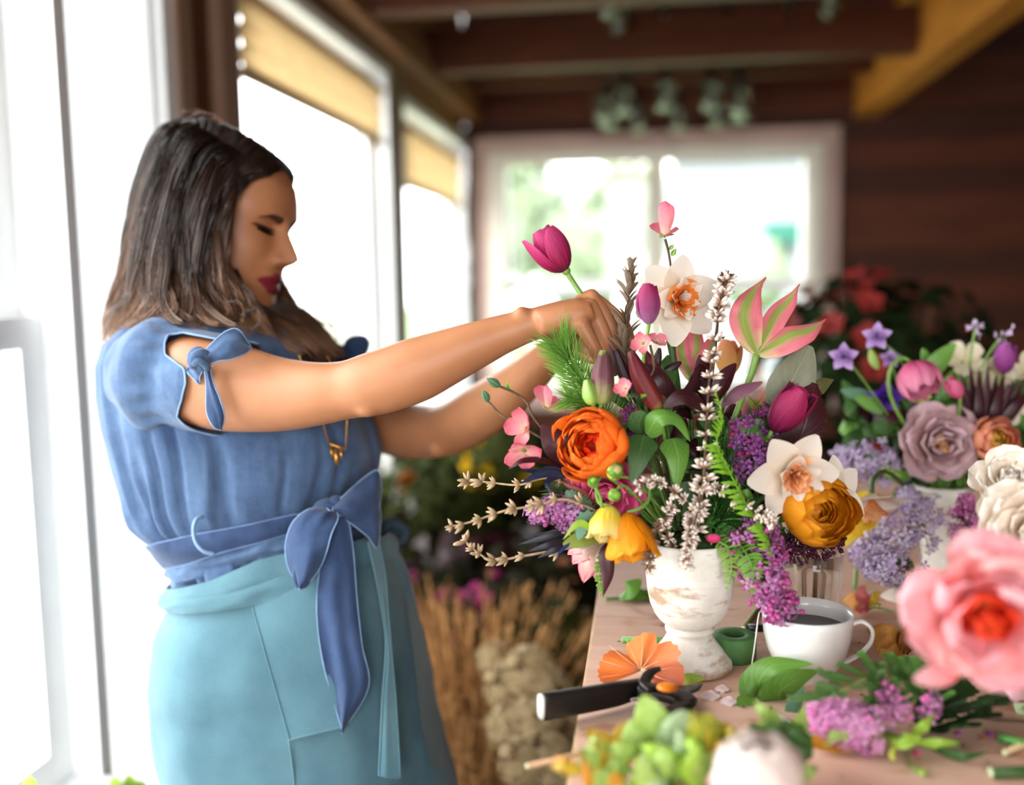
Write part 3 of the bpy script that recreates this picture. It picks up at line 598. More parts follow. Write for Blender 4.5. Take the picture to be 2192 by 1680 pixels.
# ---- right sleeve, open at the top front, tied with a knot
def arm_frame(x):
    A = np.array(ARM_R); y = np.interp(x, A[:, 0], A[:, 1]); d = np.interp(x, A[:, 0], A[:, 2]); r = np.interp(x, A[:, 0], A[:, 3]); return y, d, r
PH = [-180, -120, -95, -70, -45, -20, -2, 14, 24, 38, 52, 60, 66, 90, 120, 180]; TE = [470, 470, 478, 452, 432, 452, 458, 450, 405, 392, 392, 410, 500, 540, 520, 470]
def sleeve_pt(ph, k):
    te = float(np.interp(ph, PH, TE)); x = 268+(te-268)*k; xx = max(395, x)
    y, d, r = arm_frame(xx); y -= (395-min(395, x))*0.10; d += (395-min(395, x))*0.0004
    rr = r+12+20*math.exp(-((x-340)/45)**2)-30*max(0, (330-x)/62)**1.3
    gath = math.exp(-((x-382)/14)**2); p = math.radians(ph)
    rr += 4.5*math.sin(p*16+1.0)*math.exp(-((x-372)/30)**2)-5*gath+5*mnoise.noise(Vector((x*.03, math.cos(p)*2, math.sin(p)*2)))
    t = DIR(1, -0.12, 0.25); a = np.cross(t, CT); a = -a/np.linalg.norm(a) if np.dot(np.cross(t, CT), CU) < 0 else a/np.linalg.norm(a); b = np.cross(t, a); b = b if np.dot(b, CT) > 0 else -b
    return P(x, y, d)+rr*d/F_PX*(a*math.sin(p)+b*math.cos(p))
phs = np.linspace(-180, 180, 121)
part('sleeve', MB().grid([[sleeve_pt(ph, k) for ph in phs] for k in np.linspace(0, 1, 46)]), M_denim, person, world=True)
part('sleeve_hem', MB().tube([sleeve_pt(ph, 1.0) for ph in np.linspace(-180, 180, 160)], 0.0013, 6), M_pipe, person, world=True)
def sheet(L, R, nv=24, nu=12, bulge=0.0, thick=0.0012, wav=0.0, seed=0, tow=None):
    """cloth strip between two edge curves given as (px, py, depth); bulges towards the camera"""
    a = PX(spline(L, nv)); b = PX(spline(R, nv)); tow = CT if tow is None else tow; g = []
    for j in range(nv):
        g.append([a[j]+(b[j]-a[j])*q+tow*(bulge*math.sin(math.pi*q)+wav*mnoise.noise(Vector((q*3.1+seed, j/nv*2.5, seed*1.7)))) for q in np.linspace(0, 1, nu)])
    g = np.array(g); back = g-tow*thick; mb = MB(); mb.grid(g); mb.grid(back[:, ::-1])
    rim = list(g[:, 0])+list(g[-1])+list(g[::-1, -1])+list(g[0, ::-1]); rimb = list(back[:, 0])+list(back[-1])+list(back[::-1, -1])+list(back[0, ::-1])
    mb.grid([rimb, rim]); return mb, np.array(rim)
def cloth(name, L, R, mat, pipe=None, pr=0.0009, **kw):
    mb, rim = sheet(L, R, **kw); o = part(name, mb, mat, person, world=True)
    if pipe:
        m2 = MB().tube(rim, pr, 5, cap=False); m2.xf(wmat(o).inverted()); part('stitched_edge', m2, pipe, o)
    return o
kd = 1.128
cloth('sleeve_tie', [(432, 758, kd), (455, 735, kd-.004), (485, 708, kd-.006), (512, 706, kd), (538, 742, kd+.01)], [(440, 782, kd), (470, 772, kd-.008), (497, 768, kd-.006), (525, 757, kd+.004), (539, 743, kd+.01)], M_denim, M_pipe, bulge=.008, wav=.006, seed=3)
cloth('sleeve_tie', [(438, 778, kd), (442, 830, kd-.003), (443, 880, kd-.002), (458, 912, kd), (473, 920, kd+.002)], [(447, 778, kd), (455, 815, kd-.010), (470, 852, kd-.009), (480, 890, kd-.004), (474, 919, kd+.002)], M_denim_d, M_pipe, bulge=.004, wav=.004, seed=5)
cloth('sleeve_tie', [(398, 792, kd+.022), (408, 780, kd+.012), (425, 768, kd)], [(428, 822, kd+.012), (430, 805, kd+.004), (440, 786, kd)], M_denim, M_pipe, bulge=.006, wav=.006, seed=9)
kn = MB(); 
for k, (x, y, r, s) in enumerate([(424, 768, .0125, (1, .9, 1.15)), (434, 775, .0095, (1, 1, 1.2)), (416, 774, .0085, (1, 1, 1))]): kn.ball(P(x, y, kd-.002*k), r, 14, 10, s)
kn.tube(PX(spline([(412, 786, kd-.004), (418, 762, kd-.015), (436, 756, kd-.012), (446, 774, kd-.004)], 14)), [.004]+[.0055]*12+[.004], 8)
kn.tube(PX(spline([(414, 780, kd-.010), (424, 772, kd-.017), (440, 780, kd-.012), (444, 788, kd-.004)], 14)), [.003]+[.0045]*12+[.003], 8)
part('sleeve_knot', kn, M_denim, person, world=True)
# far sleeve with its knot peeking over the forearm
fs = MB(); limb(fs, [(640, 800, 1.53, 80), (700, 812, 1.525, 82), (760, 850, 1.505, 76)], 14, 24); part('sleeve', fs, M_denim_d, person, world=True)
fk = MB(); fk.ball(P(760, 748, 1.46), .019, 14, 10, (1, .8, 1.1)); fk.tube(PX(spline([(748, 768, 1.46), (760, 735, 1.455), (778, 730, 1.46), (776, 752, 1.46)], 12)), .009, 8); part('sleeve_knot', fk, M_denim_d, person, world=True)
# ---- apron
apron = Wrap([(1110, 400, 815, 1.37, .142), (1160, 392, 830, 1.37, .144), (1200, 390, 842, 1.37, .147), (1240, 390, 856, 1.37, .150), (1270, 388, 866, 1.37, .153), (1300, 376, 876, 1.37, .158), (1350, 356, 893, 1.37, .165), (1400, 348, 908, 1.37, .168), (1500, 350, 928, 1.37, .168), (1600, 362, 950, 1.37, .165), (1680, 380, 975, 1.37, .16), (1850, 400, 1005, 1.37, .16), (2050, 405, 1040, 1.37, .165)])
ytop = lambda px: float(np.interp(px, [380, 420, 520, 620, 700, 780, 860], [1246, 1238, 1204, 1160, 1142, 1132, 1140]))
def apron_pt(th, v, extra=0.0):
    L, R, dc, b = apron.at(1240); px = (L+R)/2+(R-L)/2*math.cos(th); y0 = ytop(px) if math.sin(th) > -0.2 else ytop(px)*0+1190
    y = y0+(2050-y0)*v; n = mnoise.noise(Vector((math.cos(th)*2.4, math.sin(th)*2.4, v*2.0+.7)))+.5*mnoise.noise(Vector((math.cos(th)*5+2, math.sin(th)*5, v*5)))
    rip = math.sin(y*.055+3*math.cos(th))*math.exp(-((y-1440)/120)**2)*.0012
    return apron.pt(th, y, .004+.006*min(1, v*2.5)*n+rip+extra)
part('apron_skirt', MB().grid([[apron_pt(t, v) for t in np.linspace(0, 2*math.pi, 181)] for v in np.linspace(0, 1, 80)]), M_apron, person, world=True)
def on_apron(px, py, off): return (px, py, apron.near(px, py, off))
def strip_on(pts_top, pts_bot, off): return [on_apron(x, y, off) for x, y in pts_top], [on_apron(x, y, off) for x, y in pts_bot]
def band(name, top, bot, off, mat, bulge=.004, wav=.003, seed=1, nv=40, pipe=None):
    return cloth(name, [on_apron(x, y, off) for x, y in spline(top, 14)], [on_apron(x, y, off+.002) for x, y in spline(bot, 14)], mat, pipe, nv=nv, nu=10, bulge=bulge, wav=wav, seed=seed)
def ring_band(name, wrap, top, bot, off, th0, th1, mat, pipe=None, n=70, rows=7, bulge=.004, wav=.003, seed=1, thick=.0015):
    """cloth band that follows the trunk from angle th0 to th1; upper and lower edges given as (px, py) lines"""
    g = []
    for k in range(rows):
        q = k/(rows-1); row = []
        for i, th in enumerate(np.linspace(th0, th1, n)):
            L, R, dc, b_ = wrap.at(1180); px = (L+R)/2+(R-L)/2*math.cos(th); y0 = ip(px, top); y1 = ip(px, bot); y = y0+(y1-y0)*q
            row.append(wrap.pt(th, y, off+bulge*math.sin(math.pi*q)+wav*mnoise.noise(Vector((th*4+seed, q*2.2, seed)))))
        g.append(row)
    g = np.array(g); mb = MB().grid(g); o = part(name, mb, mat, person, world=True)
    if pipe:
        for e in (g[0], g[-1]): m2 = MB().tube(e, .0006, 5); m2.xf(wmat(o).inverted()); part('stitched_edge', m2, pipe, o)
    return o
AW_T = [(380, 1250), (393, 1244), (450, 1226), (520, 1202), (580, 1174), (622, 1156), (700, 1140), (790, 1132), (860, 1140)]
ring_band('apron_waistband', apron, AW_T, [(380, 1276), (398, 1270), (460, 1258), (530, 1244), (590, 1226), (628, 1212), (700, 1196), (790, 1180), (860, 1190)], .010, math.pi+.3, .05, M_apron, None, bulge=.006, wav=.006, seed=2)
ring_band('apron_waistband', apron, [(380, 1262), (470, 1238), (540, 1220), (640, 1190), (760, 1176)], [(380, 1280), (470, 1268), (540, 1254), (640, 1234), (760, 1206)], .014, math.pi+.2, 1.0, M_apron, None, bulge=.005, wav=.004, seed=4)
def panel(name, corners, off, mat, nu=12, nv=20, edge=None):     # four px corners: tl, tr, br, bl laid on the apron
    tl, tr, br_, bl = [np.array(c, float) for c in corners]
    mb = MB(); g = []
    for j in np.linspace(0, 1, nv):
        a = tl+(bl-tl)*j; b = tr+(br_-tr)*j
        g.append([P(*(a+(b-a)*i), apron.near(*(a+(b-a)*i), off)) for i in np.linspace(0, 1, nu)])
    g = np.array(g); mb.grid(g); rim = list(g[:, 0])+list(g[-1])+list(g[::-1, -1])
    o = part(name, mb, mat, person, world=True); m2 = MB().tube(rim, .0013, 6); m2.xf(wmat(o).inverted()); part('seam', m2, mat if edge is None else edge, o); return o
panel('apron_pocket', [(527, 1252), (700, 1236), (745, 1553), (620, 1583)], .0105, M_apron)
part('apron_seam', MB().tube([P(x, y, apron.near(x, y, .0095)) for x, y in spline([(618, 1583), (625, 1630), (632, 1685)], 8)], .0012, 6), M_apron, person, world=True)
# apron strings and the dark far bow
so = .030
cloth('apron_string', [on_apron(x, y, so) for x, y in [(788, 1160), (806, 1240), (818, 1310), (826, 1380), (818, 1500), (810, 1660)]], [on_apron(x, y, so) for x, y in [(812, 1160), (826, 1240), (832, 1320), (838, 1390), (848, 1500), (858, 1664)]], M_apron2, M_apron2, nv=36, nu=8, bulge=.002, wav=.004, seed=11)
cloth('apron_string', [on_apron(x, y, .006) for x, y in [(820, 1165), (860, 1240), (885, 1400), (905, 1560), (925, 1640)]], [on_apron(x, y, -.015) for x, y in [(850, 1168), (880, 1240), (912, 1400), (935, 1560), (958, 1642)]], M_apron, None, nv=30, nu=8, bulge=.006, wav=.004, seed=12)
fb_ = MB(); fb_.ball(P(842, 1136, 1.40), .017, 14, 10, (1.2, .8, .9)); fb_.tube(PX(spline([(815, 1150, 1.38), (835, 1118, 1.38), (868, 1136, 1.39), (858, 1158, 1.385), (820, 1155, 1.38)], 20)), .007, 8); part('apron_bow', fb_, plain('dark_slate_cloth', '#33424c', 0.9, 0.1, 0.1), person, world=True)
# ---- denim sash
def on_b(px, py, off): return (px, py, blouse.near(px, py, off))
SASH_T = [(340, 1172), (357, 1166), (460, 1132), (540, 1110), (620, 1094), (690, 1076), (800, 1076)]; SASH_B = [(340, 1212), (368, 1206), (480, 1173), (550, 1150), (630, 1128), (700, 1108), (800, 1114)]
ring_band('sash', blouse, SASH_T, SASH_B, .008, math.pi+.5, .1, M_denim_d, M_pipe, seed=21)
ring_band('blouse_hem', blouse, [(x, y-4) for x, y in SASH_B], [(340, 1236), (385, 1226), (430, 1216), (520, 1190), (600, 1164), (680, 1144), (800, 1140)], .004, math.pi+.4, .2, M_denim, None, n=120, wav=.009, seed=33)
part('sash_loop', MB().tube(PX(spline([(434, 1106, 1.218), (420, 1112, 1.208), (414, 1135, 1.200), (420, 1162, 1.197), (436, 1180, 1.196), (458, 1186, 1.200)], 24)), .0024, 8), M_pipe, person, world=True)
sd = 1.205
lp = part('sash_knot', MB().ball(P(705, 1094, sd+.012), .020, 16, 10, (1.1, .9, .8)).ball(P(722, 1088, sd+.014), .016, 14, 10), M_denim_d, person, world=True)
cloth('sash_loop_bow', [(700, 1086, sd), (660, 1090, sd-.012), (625, 1120, sd-.016), (611, 1165, sd-.014), (618, 1215, sd-.012), (640, 1256, sd-.008)], [(722, 1092, sd), (725, 1108, sd-.018), (712, 1140, sd-.026), (700, 1180, sd-.028), (682, 1220, sd-.022), (655, 1256, sd-.008)], M_denim_d, M_pipe, nv=30, nu=14, bulge=.016, wav=.010, seed=41)
part('sash_loop_roll', MB().tube(PX(spline([(640, 1200, sd-.02), (634, 1235, sd-.016), (642, 1254, sd-.012), (656, 1244, sd-.014), (666, 1215, sd-.02)], 16)), .0045, 8), M_denim_d, person, world=True)
cloth('sash_tail', [(702, 1100, sd+.004), (690, 1180, sd-.006), (679, 1270, sd-.008), (684, 1360, sd-.01), (702, 1460, sd-.01), (734, 1563, sd-.008)], [(745, 1102, sd+.002), (756, 1180, sd-.004), (764, 1280, sd-.006), (776, 1380, sd-.008), (789, 1470, sd-.010), (737, 1562, sd-.008)], M_denim_d, M_pipe, nv=44, nu=14, bulge=.010, wav=.008, seed=43)
cloth('sash_loop_bow', [(716, 1080, sd+.008), (745, 1052, sd+.010), (785, 1018, sd+.03), (810, 1008, sd+.04), (818, 1050, sd+.05)], [(722, 1098, sd+.006), (752, 1122, sd-.004), (786, 1148, sd+.006), (808, 1172, sd+.02), (816, 1100, sd+.04)], M_denim_d, M_pipe, nv=26, nu=14, bulge=.018, wav=.008, seed=45)
# pendant on a fine chain
pd = blouse.near(722, 950, .014)
part('pendant', MB().tube(PX([(703, 948, pd), (740, 962, pd)]), .0018, 8).tube(PX([(708, 956, pd), (712, 980, pd)]), .0016, 6).tube(PX([(718, 960, pd), (722, 996, pd)]), .0026, 6).tube(PX([(729, 962, pd), (732, 982, pd)]), .0016, 6), plain('brass', '#b98336', 0.3, 0.5, 0.15, 40, Metallic=0.8), person, world=True)
part('necklace_chain', MB().tube(PX([(703, 948, pd), (680, 860, pd+.02), (640, 760, 1.24)]), .0008, 5).tube(PX([(740, 962, pd), (745, 860, pd+.02), (700, 760, 1.26)]), .0008, 5), plain('brass', '#b98336'), person, world=True)
# shoes
for sx in (-1, 1):
    a = P(640+sx*95, 1720, 1.37+0.05*sx*-1); f2 = np.array([HF[0], HF[1], 0]); f2 /= np.linalg.norm(f2); s2 = np.array([-f2[1], f2[0], 0]); rows = []
    for k, w_, h_ in [(-.07, .02, .05), (-.06, .034, .075), (0, .04, .085), (.06, .043, .06), (.12, .046, .045), (.165, .035, .035), (.18, .012, .02)]:
        c = np.array([a[0], a[1], 0.001])+f2*k; rows.append([c+s2*w_*math.cos(t)+np.array([0, 0, h_*max(0, math.sin(t))]) for t in np.linspace(0, 2*math.pi, 20, endpoint=False)])
    part('shoe', MB().loft(rows), plain('shoe_leather', '#4a3024', 0.5, 0.4, 0.1), person, world=True)
# ---------------------------------------------------------------- hair
def hair_mat():
    t = NT('hair'); uv = t.uv(); sep = t.n('ShaderNodeSeparateXYZ'); t.l(uv, sep.inputs[0]); o = t.obj(); n = t.noise(o, 26.0, 3)
    v = t.math('ADD', t.math('ADD', sep.outputs[1], t.math('MULTIPLY', t.math('SUBTRACT', sep.outputs[0], 0.5), 0.45)), t.math('MULTIPLY', t.math('SUBTRACT', n, 0.5), 0.4))
    c = t.ramp(v, [(0.0, '#1f1511'), (0.35, '#3a281f'), (0.65, '#6a4a36'), (1.0, '#a0734f')])
    return t.done(t.bsdf(c, 0.34, 0.7))
M_hair = hair_mat()
G = [[(575, 372, 1.30), (528, 394, 1.288), (500, 440, 1.272), (487, 510, 1.265), (494, 585, 1.262), (540, 648, 1.262), (556, 690, 1.27), (590, 730, 1.27)],
     [(545, 350, 1.288), (500, 372, 1.268), (470, 440, 1.255), (456, 520, 1.25), (460, 600, 1.245), (495, 655, 1.245), (520, 690, 1.248), (545, 712, 1.25)],
     [(510, 325, 1.285), (465, 348, 1.260), (430, 430, 1.245), (415, 520, 1.238), (418, 610, 1.232), (445, 660, 1.23), (462, 690, 1.228), (480, 702, 1.228)],
     [(470, 300, 1.29), (425, 318, 1.262), (385, 410, 1.248), (368, 510, 1.240), (366, 600, 1.234), (380, 655, 1.23), (390, 685, 1.226), (398, 697, 1.224)],
     [(430, 275, 1.305), (383, 294, 1.280), (343, 390, 1.268), (323, 500, 1.26), (316, 600, 1.255), (318, 655, 1.25), (312, 690, 1.25), (300, 705, 1.25)],
     [(405, 265, 1.335), (350, 284, 1.31), (312, 370, 1.305), (290, 480, 1.30), (278, 590, 1.30), (268, 660, 1.30), (256, 700, 1.30), (246, 728, 1.30)],
     [(392, 260, 1.375), (336, 284, 1.365), (298, 370, 1.362), (273, 490, 1.36), (259, 590, 1.36), (246, 660, 1.36), (236, 700, 1.36), (230, 740, 1.36)],
     [(420, 262, 1.40), (340, 290, 1.42), (300, 380, 1.43), (280, 490, 1.43), (268, 590, 1.43), (256, 660, 1.43), (248, 700, 1.43), (250, 730, 1.43)]]
Hh = [[(575, 372, 1.30), (598, 358, 1.325), (620, 364, 1.365), (624, 392, 1.41), (606, 450, 1.45), (584, 530, 1.468), (600, 600, 1.462), (645, 660, 1.45), (700, 735, 1.42)],
      [(545, 350, 1.288), (572, 332, 1.32), (596, 342, 1.37), (602, 390, 1.43), (580, 450, 1.462), (562, 540, 1.478), (578, 620, 1.465), (625, 690, 1.45), (690, 765, 1.40)],
      [(510, 325, 1.285), (538, 303, 1.32), (552, 318, 1.39), (552, 400, 1.45), (532, 500, 1.478), (540, 600, 1.48), (565, 680, 1.45), (610, 740, 1.40), (660, 790, 1.36)],
      [(470, 300, 1.29), (490, 274, 1.33), (490, 292, 1.41), (482, 400, 1.465), (470, 500, 1.48), (480, 600, 1.48), (520, 690, 1.44), (560, 740, 1.38), (610, 780, 1.30)],
      [(430, 275, 1.305), (432, 254, 1.35), (424, 276, 1.42), (412, 400, 1.47), (400, 500, 1.48), (400, 600, 1.48), (420, 680, 1.46), (450, 700, 1.46), (470, 720, 1.46)]]
# a third curtain: hair hanging from under the jaw onto the chest
Jj = [[(500, 560, 1.30), (520, 620, 1.29), (560, 690, 1.28), (610, 740, 1.262), (665, 780, 1.255)], [(480, 560, 1.33), (540, 640, 1.33), (600, 680, 1.33), (660, 720, 1.32), (715, 765, 1.30)], [(500, 600, 1.37), (570, 640, 1.40), (640, 660, 1.41), (690, 705, 1.40), (742, 762, 1.38)]]
def strand_set(mb, guides, n, npts, rad, rng, wave=5.0, jit=6.0, frizz=1.0):
    G_ = [spline(g, npts) for g in guides]; K = len(G_)-1; G_ = np.array(G_)
    def at(s):
        i = min(K-1, max(0, int(s))); f = s-i
        a = G_[max(0, i-1)]; b = G_[i]; c = G_[i+1]; d = G_[min(K, i+2)]
        return 0.5*((2*b)+(-a+c)*f+(2*a-5*b+4*c-d)*f*f+(-a+3*b-3*c+d)*f**3)
    ncl = max(6, n//20); cl = rng.random(ncl)*K; cl.sort(); ph = rng.random(ncl)*6.28; fr = 1.5+rng.random(ncl)*1.6; amp = (0.5+rng.random(ncl))*wave; lift = rng.normal(size=ncl)*.009; tint = rng.random(ncl); len_ = 0.88+0.14*rng.random(ncl)
    tt = np.linspace(0, 1, npts)
    for i in range(n):
        k = rng.integers(ncl); base = at(cl[k]); own = at(np.clip(cl[k]+rng.normal()*0.22, 0, K)); cf = 0.35+0.5*tt[:, None]**0.7
        p = own*(1-cf)+base*cf
        w = amp[k]*tt**1.2; p = p.copy(); q = ph[k]+fr[k]*6.28*tt+rng.normal()*.25
        p[:, 0] += w*np.sin(q)+rng.normal()*jit*(0.3+0.7*tt)*(0.6)+frizz*rng.normal()*5*tt**2; p[:, 1] += w*.35*np.cos(q)+rng.normal()*jit*.4
        p[:, 2] += (lift[k]+rng.normal()*.004)*(0.25+tt)+0.0022*np.cos(q+1)*amp[k]/5
        m = max(6, int(npts*min(1, len_[k]*(0.9+0.12*rng.random()))))
        w3 = PX(p[:m]); r = rad*(0.7+0.6*rng.random())*np.interp(np.linspace(0, 1, m), [0, .1, .8, 1], [.8, 1, .9, .25])
        tj = rng.random(); o = len(mb.v); mb.tube(w3, r, 3, cap=False)
        for q_ in range(o, len(mb.v)): mb.uv[q_] = (tint[k]*.7+.3*tj, min(1.0, (q_-o)//3/(npts-1)))
hr = np.random.default_rng(11)
# scalp mass under the strands
cap = MB()
rowsN = np.array([spline(g, 22) for g in G[:]]); cap.grid([[P(x, y, d+.010) for x, y, d in rowsN[:, j]] for j in range(22)])
rowsF = np.array([spline(g, 22) for g in Hh]); cap.grid([[P(x, y, d-.008) for x, y, d in rowsF[:, j]] for j in range(22)])
rowsJ = np.array([spline(g, 14) for g in Jj]); cap.grid([[P(x, y, d+.006) for x, y, d in rowsJ[:, j]] for j in range(14)])
back_ = [G[-1], [(430, 275, 1.42), (350, 300, 1.46), (320, 400, 1.47), (310, 500, 1.475), (310, 600, 1.475), (320, 660, 1.47), (350, 690, 1.47), (380, 700, 1.47)], Hh[-1][1:]]
rowsB = np.array([spline(g, 22) for g in back_]); cap.grid([[P(x, y, d) for x, y, d in rowsB[:, j]] for j in range(22)])
for q_ in range(len(cap.uv)): cap.uv[q_] = (cap.uv[q_][0], cap.uv[q_][1]*0.55)
hair_root = part('hair', cap, M_hair, person, world=True)
st = MB(); strand_set(st, G, 2200, 30, .00058, hr, 18.0, 6.0); strand_set(st, Hh, 1500, 26, .00052, hr, 8.0, 6.0); strand_set(st, Jj, 700, 18, .0005, hr, 5.0, 8.0)
st.xf(wmat(hair_root).inverted()); part('hair_strands', st, M_hair, hair_root, kind='stuff')
fl_ = MB()
for pts in [[(380, 560, 1.27), (290, 610, 1.29), (240, 670, 1.30), (228, 740, 1.30), (218, 780, 1.30), (240, 805, 1.30)], [(330, 590, 1.26), (250, 660, 1.28), (222, 720, 1.28), (214, 770, 1.28)], [(300, 600, 1.27), (262, 690, 1.29), (246, 735, 1.29), (258, 760, 1.29)],
            [(622, 372, 1.40), (648, 390, 1.40), (660, 440, 1.40), (655, 520, 1.40), (648, 600, 1.40), (640, 650, 1.40)], [(620, 540, 1.42), (650, 570, 1.42), (660, 620, 1.42), (655, 660, 1.42)], [(390, 262, 1.33), (420, 244, 1.32), (455, 246, 1.32), (480, 262, 1.32)], [(360, 275, 1.32), (400, 240, 1.33), (440, 240, 1.34)],
            [(680, 690, 1.40), (705, 695, 1.39), (722, 712, 1.38), (715, 740, 1.38)], [(500, 690, 1.23), (545, 660, 1.22), (556, 685, 1.22), (530, 712, 1.22), (500, 700, 1.22)], [(470, 690, 1.225), (480, 650, 1.215), (515, 650, 1.215), (520, 690, 1.22)]]:
    for k in range(3): fl_.tube(PX([(x+hr.normal()*3, y+hr.normal()*3, d) for x, y, d in spline(pts, 20)]), np.interp(np.linspace(0, 1, 20), [0, .2, 1], [.0006, .0006, .0003]), 4, cap=False)
fl_.xf(wmat(hair_root).inverted()); part('loose_strands', fl_, M_hair, hair_root, kind='stuff')
# ================================================================ FLOWER LIBRARY
R_ = math.radians
PROF = {'tulip': lambda v: math.sin(math.pi*(0.10+0.86*v))**0.6*(0.75+0.25*v), 'round': lambda v: (v+0.02)**0.45*max(0, 1-v**5)**0.5, 'oval': lambda v: max(0, math.sin(math.pi*(0.04+0.94*v)))**0.75,
        'lance': lambda v: max(0, math.sin(math.pi*(0.03+0.96*v)**0.85)), 'spoon': lambda v: 0.28+0.72*max(0, math.sin(math.pi*min(1, v*0.98)**1.6)), 'tepal': lambda v: max(0.02, math.sin(math.pi*(0.12+0.86*v**0.9)))**0.7,
        'flare': lambda v: (0.22+0.78*math.sin(math.pi*min(1, v*1.02)**.85)**.9)*(1 if v < .75 else max(.03, 1-(v-.75)/.25*.9)), 'dome': lambda v: min(1, .35+v*1.1)*max(0, 1-max(0, (v-.62)/.38)**2.2)**.5, 'heart': lambda v: (min(1, (v+0.03)*5.0)**0.5)*max(0, 1-v)**0.72*1.15, 'strap': lambda v: 0.55+0.45*math.sin(math.pi*v) if v < 0.8 else (0.55+0.45*math.sin(math.pi*v))*max(0.02, (1-v)/0.2), 'frill': lambda v: 0.3+0.7*v**0.7}
def petal_mb(L, W, angs, prof='tulip', cup=0.4, ruffle=0.0, nu=9, nv=11, seed=0, r0=0.0, z0=0.0, fringe=0.0):
    """petal growing from the flower axis (local +Z), leaning outwards along +X by the angles given along its length"""
    vs = np.linspace(0, 1, nv); a = np.radians(np.interp(vs, np.linspace(0, 1, len(angs)), angs)); r, z = r0, z0; g = []; pf = PROF[prof]
    for j, v in enumerate(vs):
        if j: da = (a[j]+a[j-1])/2; r += L/(nv-1)*math.sin(da); z += L/(nv-1)*math.cos(da)
        w = W*pf(v); row = []
        for u in np.linspace(-1, 1, nu):
            n = cup*w*u*u+ruffle*W*(mnoise.noise(Vector((u*2.1+seed*3.3, v*2.4, seed*1.7)))*(0.3+abs(u)*0.8)*v)
            zz = z+(fringe*L*((int((u+1)*50+seed) * 7 % 5)/5-.4) if (fringe and j == nv-1) else 0)
            row.append((r-n*math.cos(a[j]), w*u*(1-0.12*cup*u*u), zz+n*math.sin(a[j])))
        g.append(row)
    return MB().grid(g)
def blade_mb(pts, W, prof='lance', facing=(0, 0, 1), cup=0.15, ruffle=0.0, serr=0.0, nu=9, nv=16, seed=0, px=True):
    """leaf or petal along a centre line of (px, py, depth); W half width in px at that depth"""
    S = spline(pts, nv); c = PX(S) if px else S; T = np.gradient(c, axis=0); f0 = DIR(*facing) if px else np.asarray(facing, float); g = []; pf = PROF[prof]
    for j in range(nv):
        t = T[j]/(np.linalg.norm(T[j])+1e-12); f = f0-t*np.dot(f0, t); f /= np.linalg.norm(f)+1e-12; s = np.cross(t, f); v = j/(nv-1)
        w = W*pf(v)*(S[j][2]/F_PX if px else 1.0); row = []
        for u in np.linspace(-1, 1, nu):
            k = 1+(serr*(0.5 if j % 2 else -0.5) if abs(u) > 0.8 else 0)
            n = -cup*w*u*u*1.0+ruffle*W*(S[j][2]/F_PX if px else 1.0)*mnoise.noise(Vector((u*2.0+seed*2.7, v*3.0, seed)))*(0.35+abs(u))
            row.append(c[j]+s*w*u*k+f*(n+abs(u)*w*0.0))
        g.append(row)
    return MB().grid(g)
def stem_to(root, pts, r=0.0022, mat=None, name='stem', n=16, sides=8, taper=0.85):
    p = PX(spline(pts, n)) if len(pts[0]) == 3 and pts[0][0] > 50 else spline(pts, n)
    return part(name, MB().tube(p, np.linspace(r, r*taper, n), sides), mat or M_stem, root, world=True)
def blade(root, pts, W, mat, name='leaf', **kw): return part(name, blade_mb(pts, W, **kw), mat, root, world=True)
M_stem = plain('stem_green', '#6f9440', 0.45, 0.4, 0.12, 40); M_stem_d = plain('stem_dark_green', '#3d5a2c', 0.5, 0.35, 0.15, 40); M_twig = plain('twig_brown', '#5b4636', 0.75, 0.2, 0.2, 90, 0.3, 300); M_drytwig = plain('dry_twig', '#a88c6c', 0.75, 0.2, 0.18, 90, 0.3, 300)
M_leaf = leafmat('leaf_mid_green', '#4f7a2c', '#6a9a3c', '#8fb860'); M_leafd = leafmat('leaf_dark_green', '#2c4a22', '#44682f', '#5d8244'); M_leafl = leafmat('leaf_lime', '#86b02e', '#a6c94a', '#c2dc7c'); M_leafy = leafmat('leaf_yellowing', '#a8a12c', '#d0a238', '#d8cf70')
M_burg = leafmat('leaf_burgundy', '#240a10', '#3f1019', '#52202a', 0.1); M_grey = leafmat('leaf_grey_green', '#6c6f58', '#8a8b74', '#a3a48c'); M_bgr = leafmat('leaf_blue_green', '#3f6652', '#5c8568', '#86a68c'); M_indigo = leafmat('leaf_indigo', '#121019', '#1f1d2b', '#2a2838', 0.05)
_flower_cache = {}
def petals(root, spec, key, mat, M0=None, name='petal', seed=0, jit=4):
    """rings of petals: spec rows (count, L, W, angs, prof, cup, ruffle, r0, z0, phase)"""
    g = random.Random(seed); M0 = M0 or Matrix.Identity(4)
    for i, (n, L, W, angs, prof, cup, ruf, r0, z0, ph) in enumerate(spec):
        mt = mat[min(i, len(mat)-1)] if isinstance(mat, (list, tuple)) else mat
        for k in range(n):
            v = k % 3; ky = (key, i, v, mt.name)
            if ky not in _flower_cache: _flower_cache[ky] = petal_mb(L, W, angs, prof, cup, ruf, seed=v*5+i, r0=r0, z0=z0, nv=13).mesh(name, mt)
            M = M0 @ Matrix.Rotation(2*math.pi*k/n+ph+R_(g.uniform(-jit, jit)), 4, 'Z') @ Matrix.Rotation(R_(g.uniform(-jit, jit)), 4, 'Y') @ Matrix.Scale(g.uniform(0.93, 1.07), 4)
            part(name, _flower_cache[ky], None, root, M=M)
def head_frame(root, px, py, d, axis, roll=0.0, s=1.0):
    """local matrix (in root space) of a flower head whose base is at that pixel/depth"""
    return wmat(root).inverted() @ frame_to(P(px, py, d), DIR(*axis), roll, s)
def flower(name, label, cat, base, group=None): return thing(name, label, cat, tuple(map(float, base)), group)
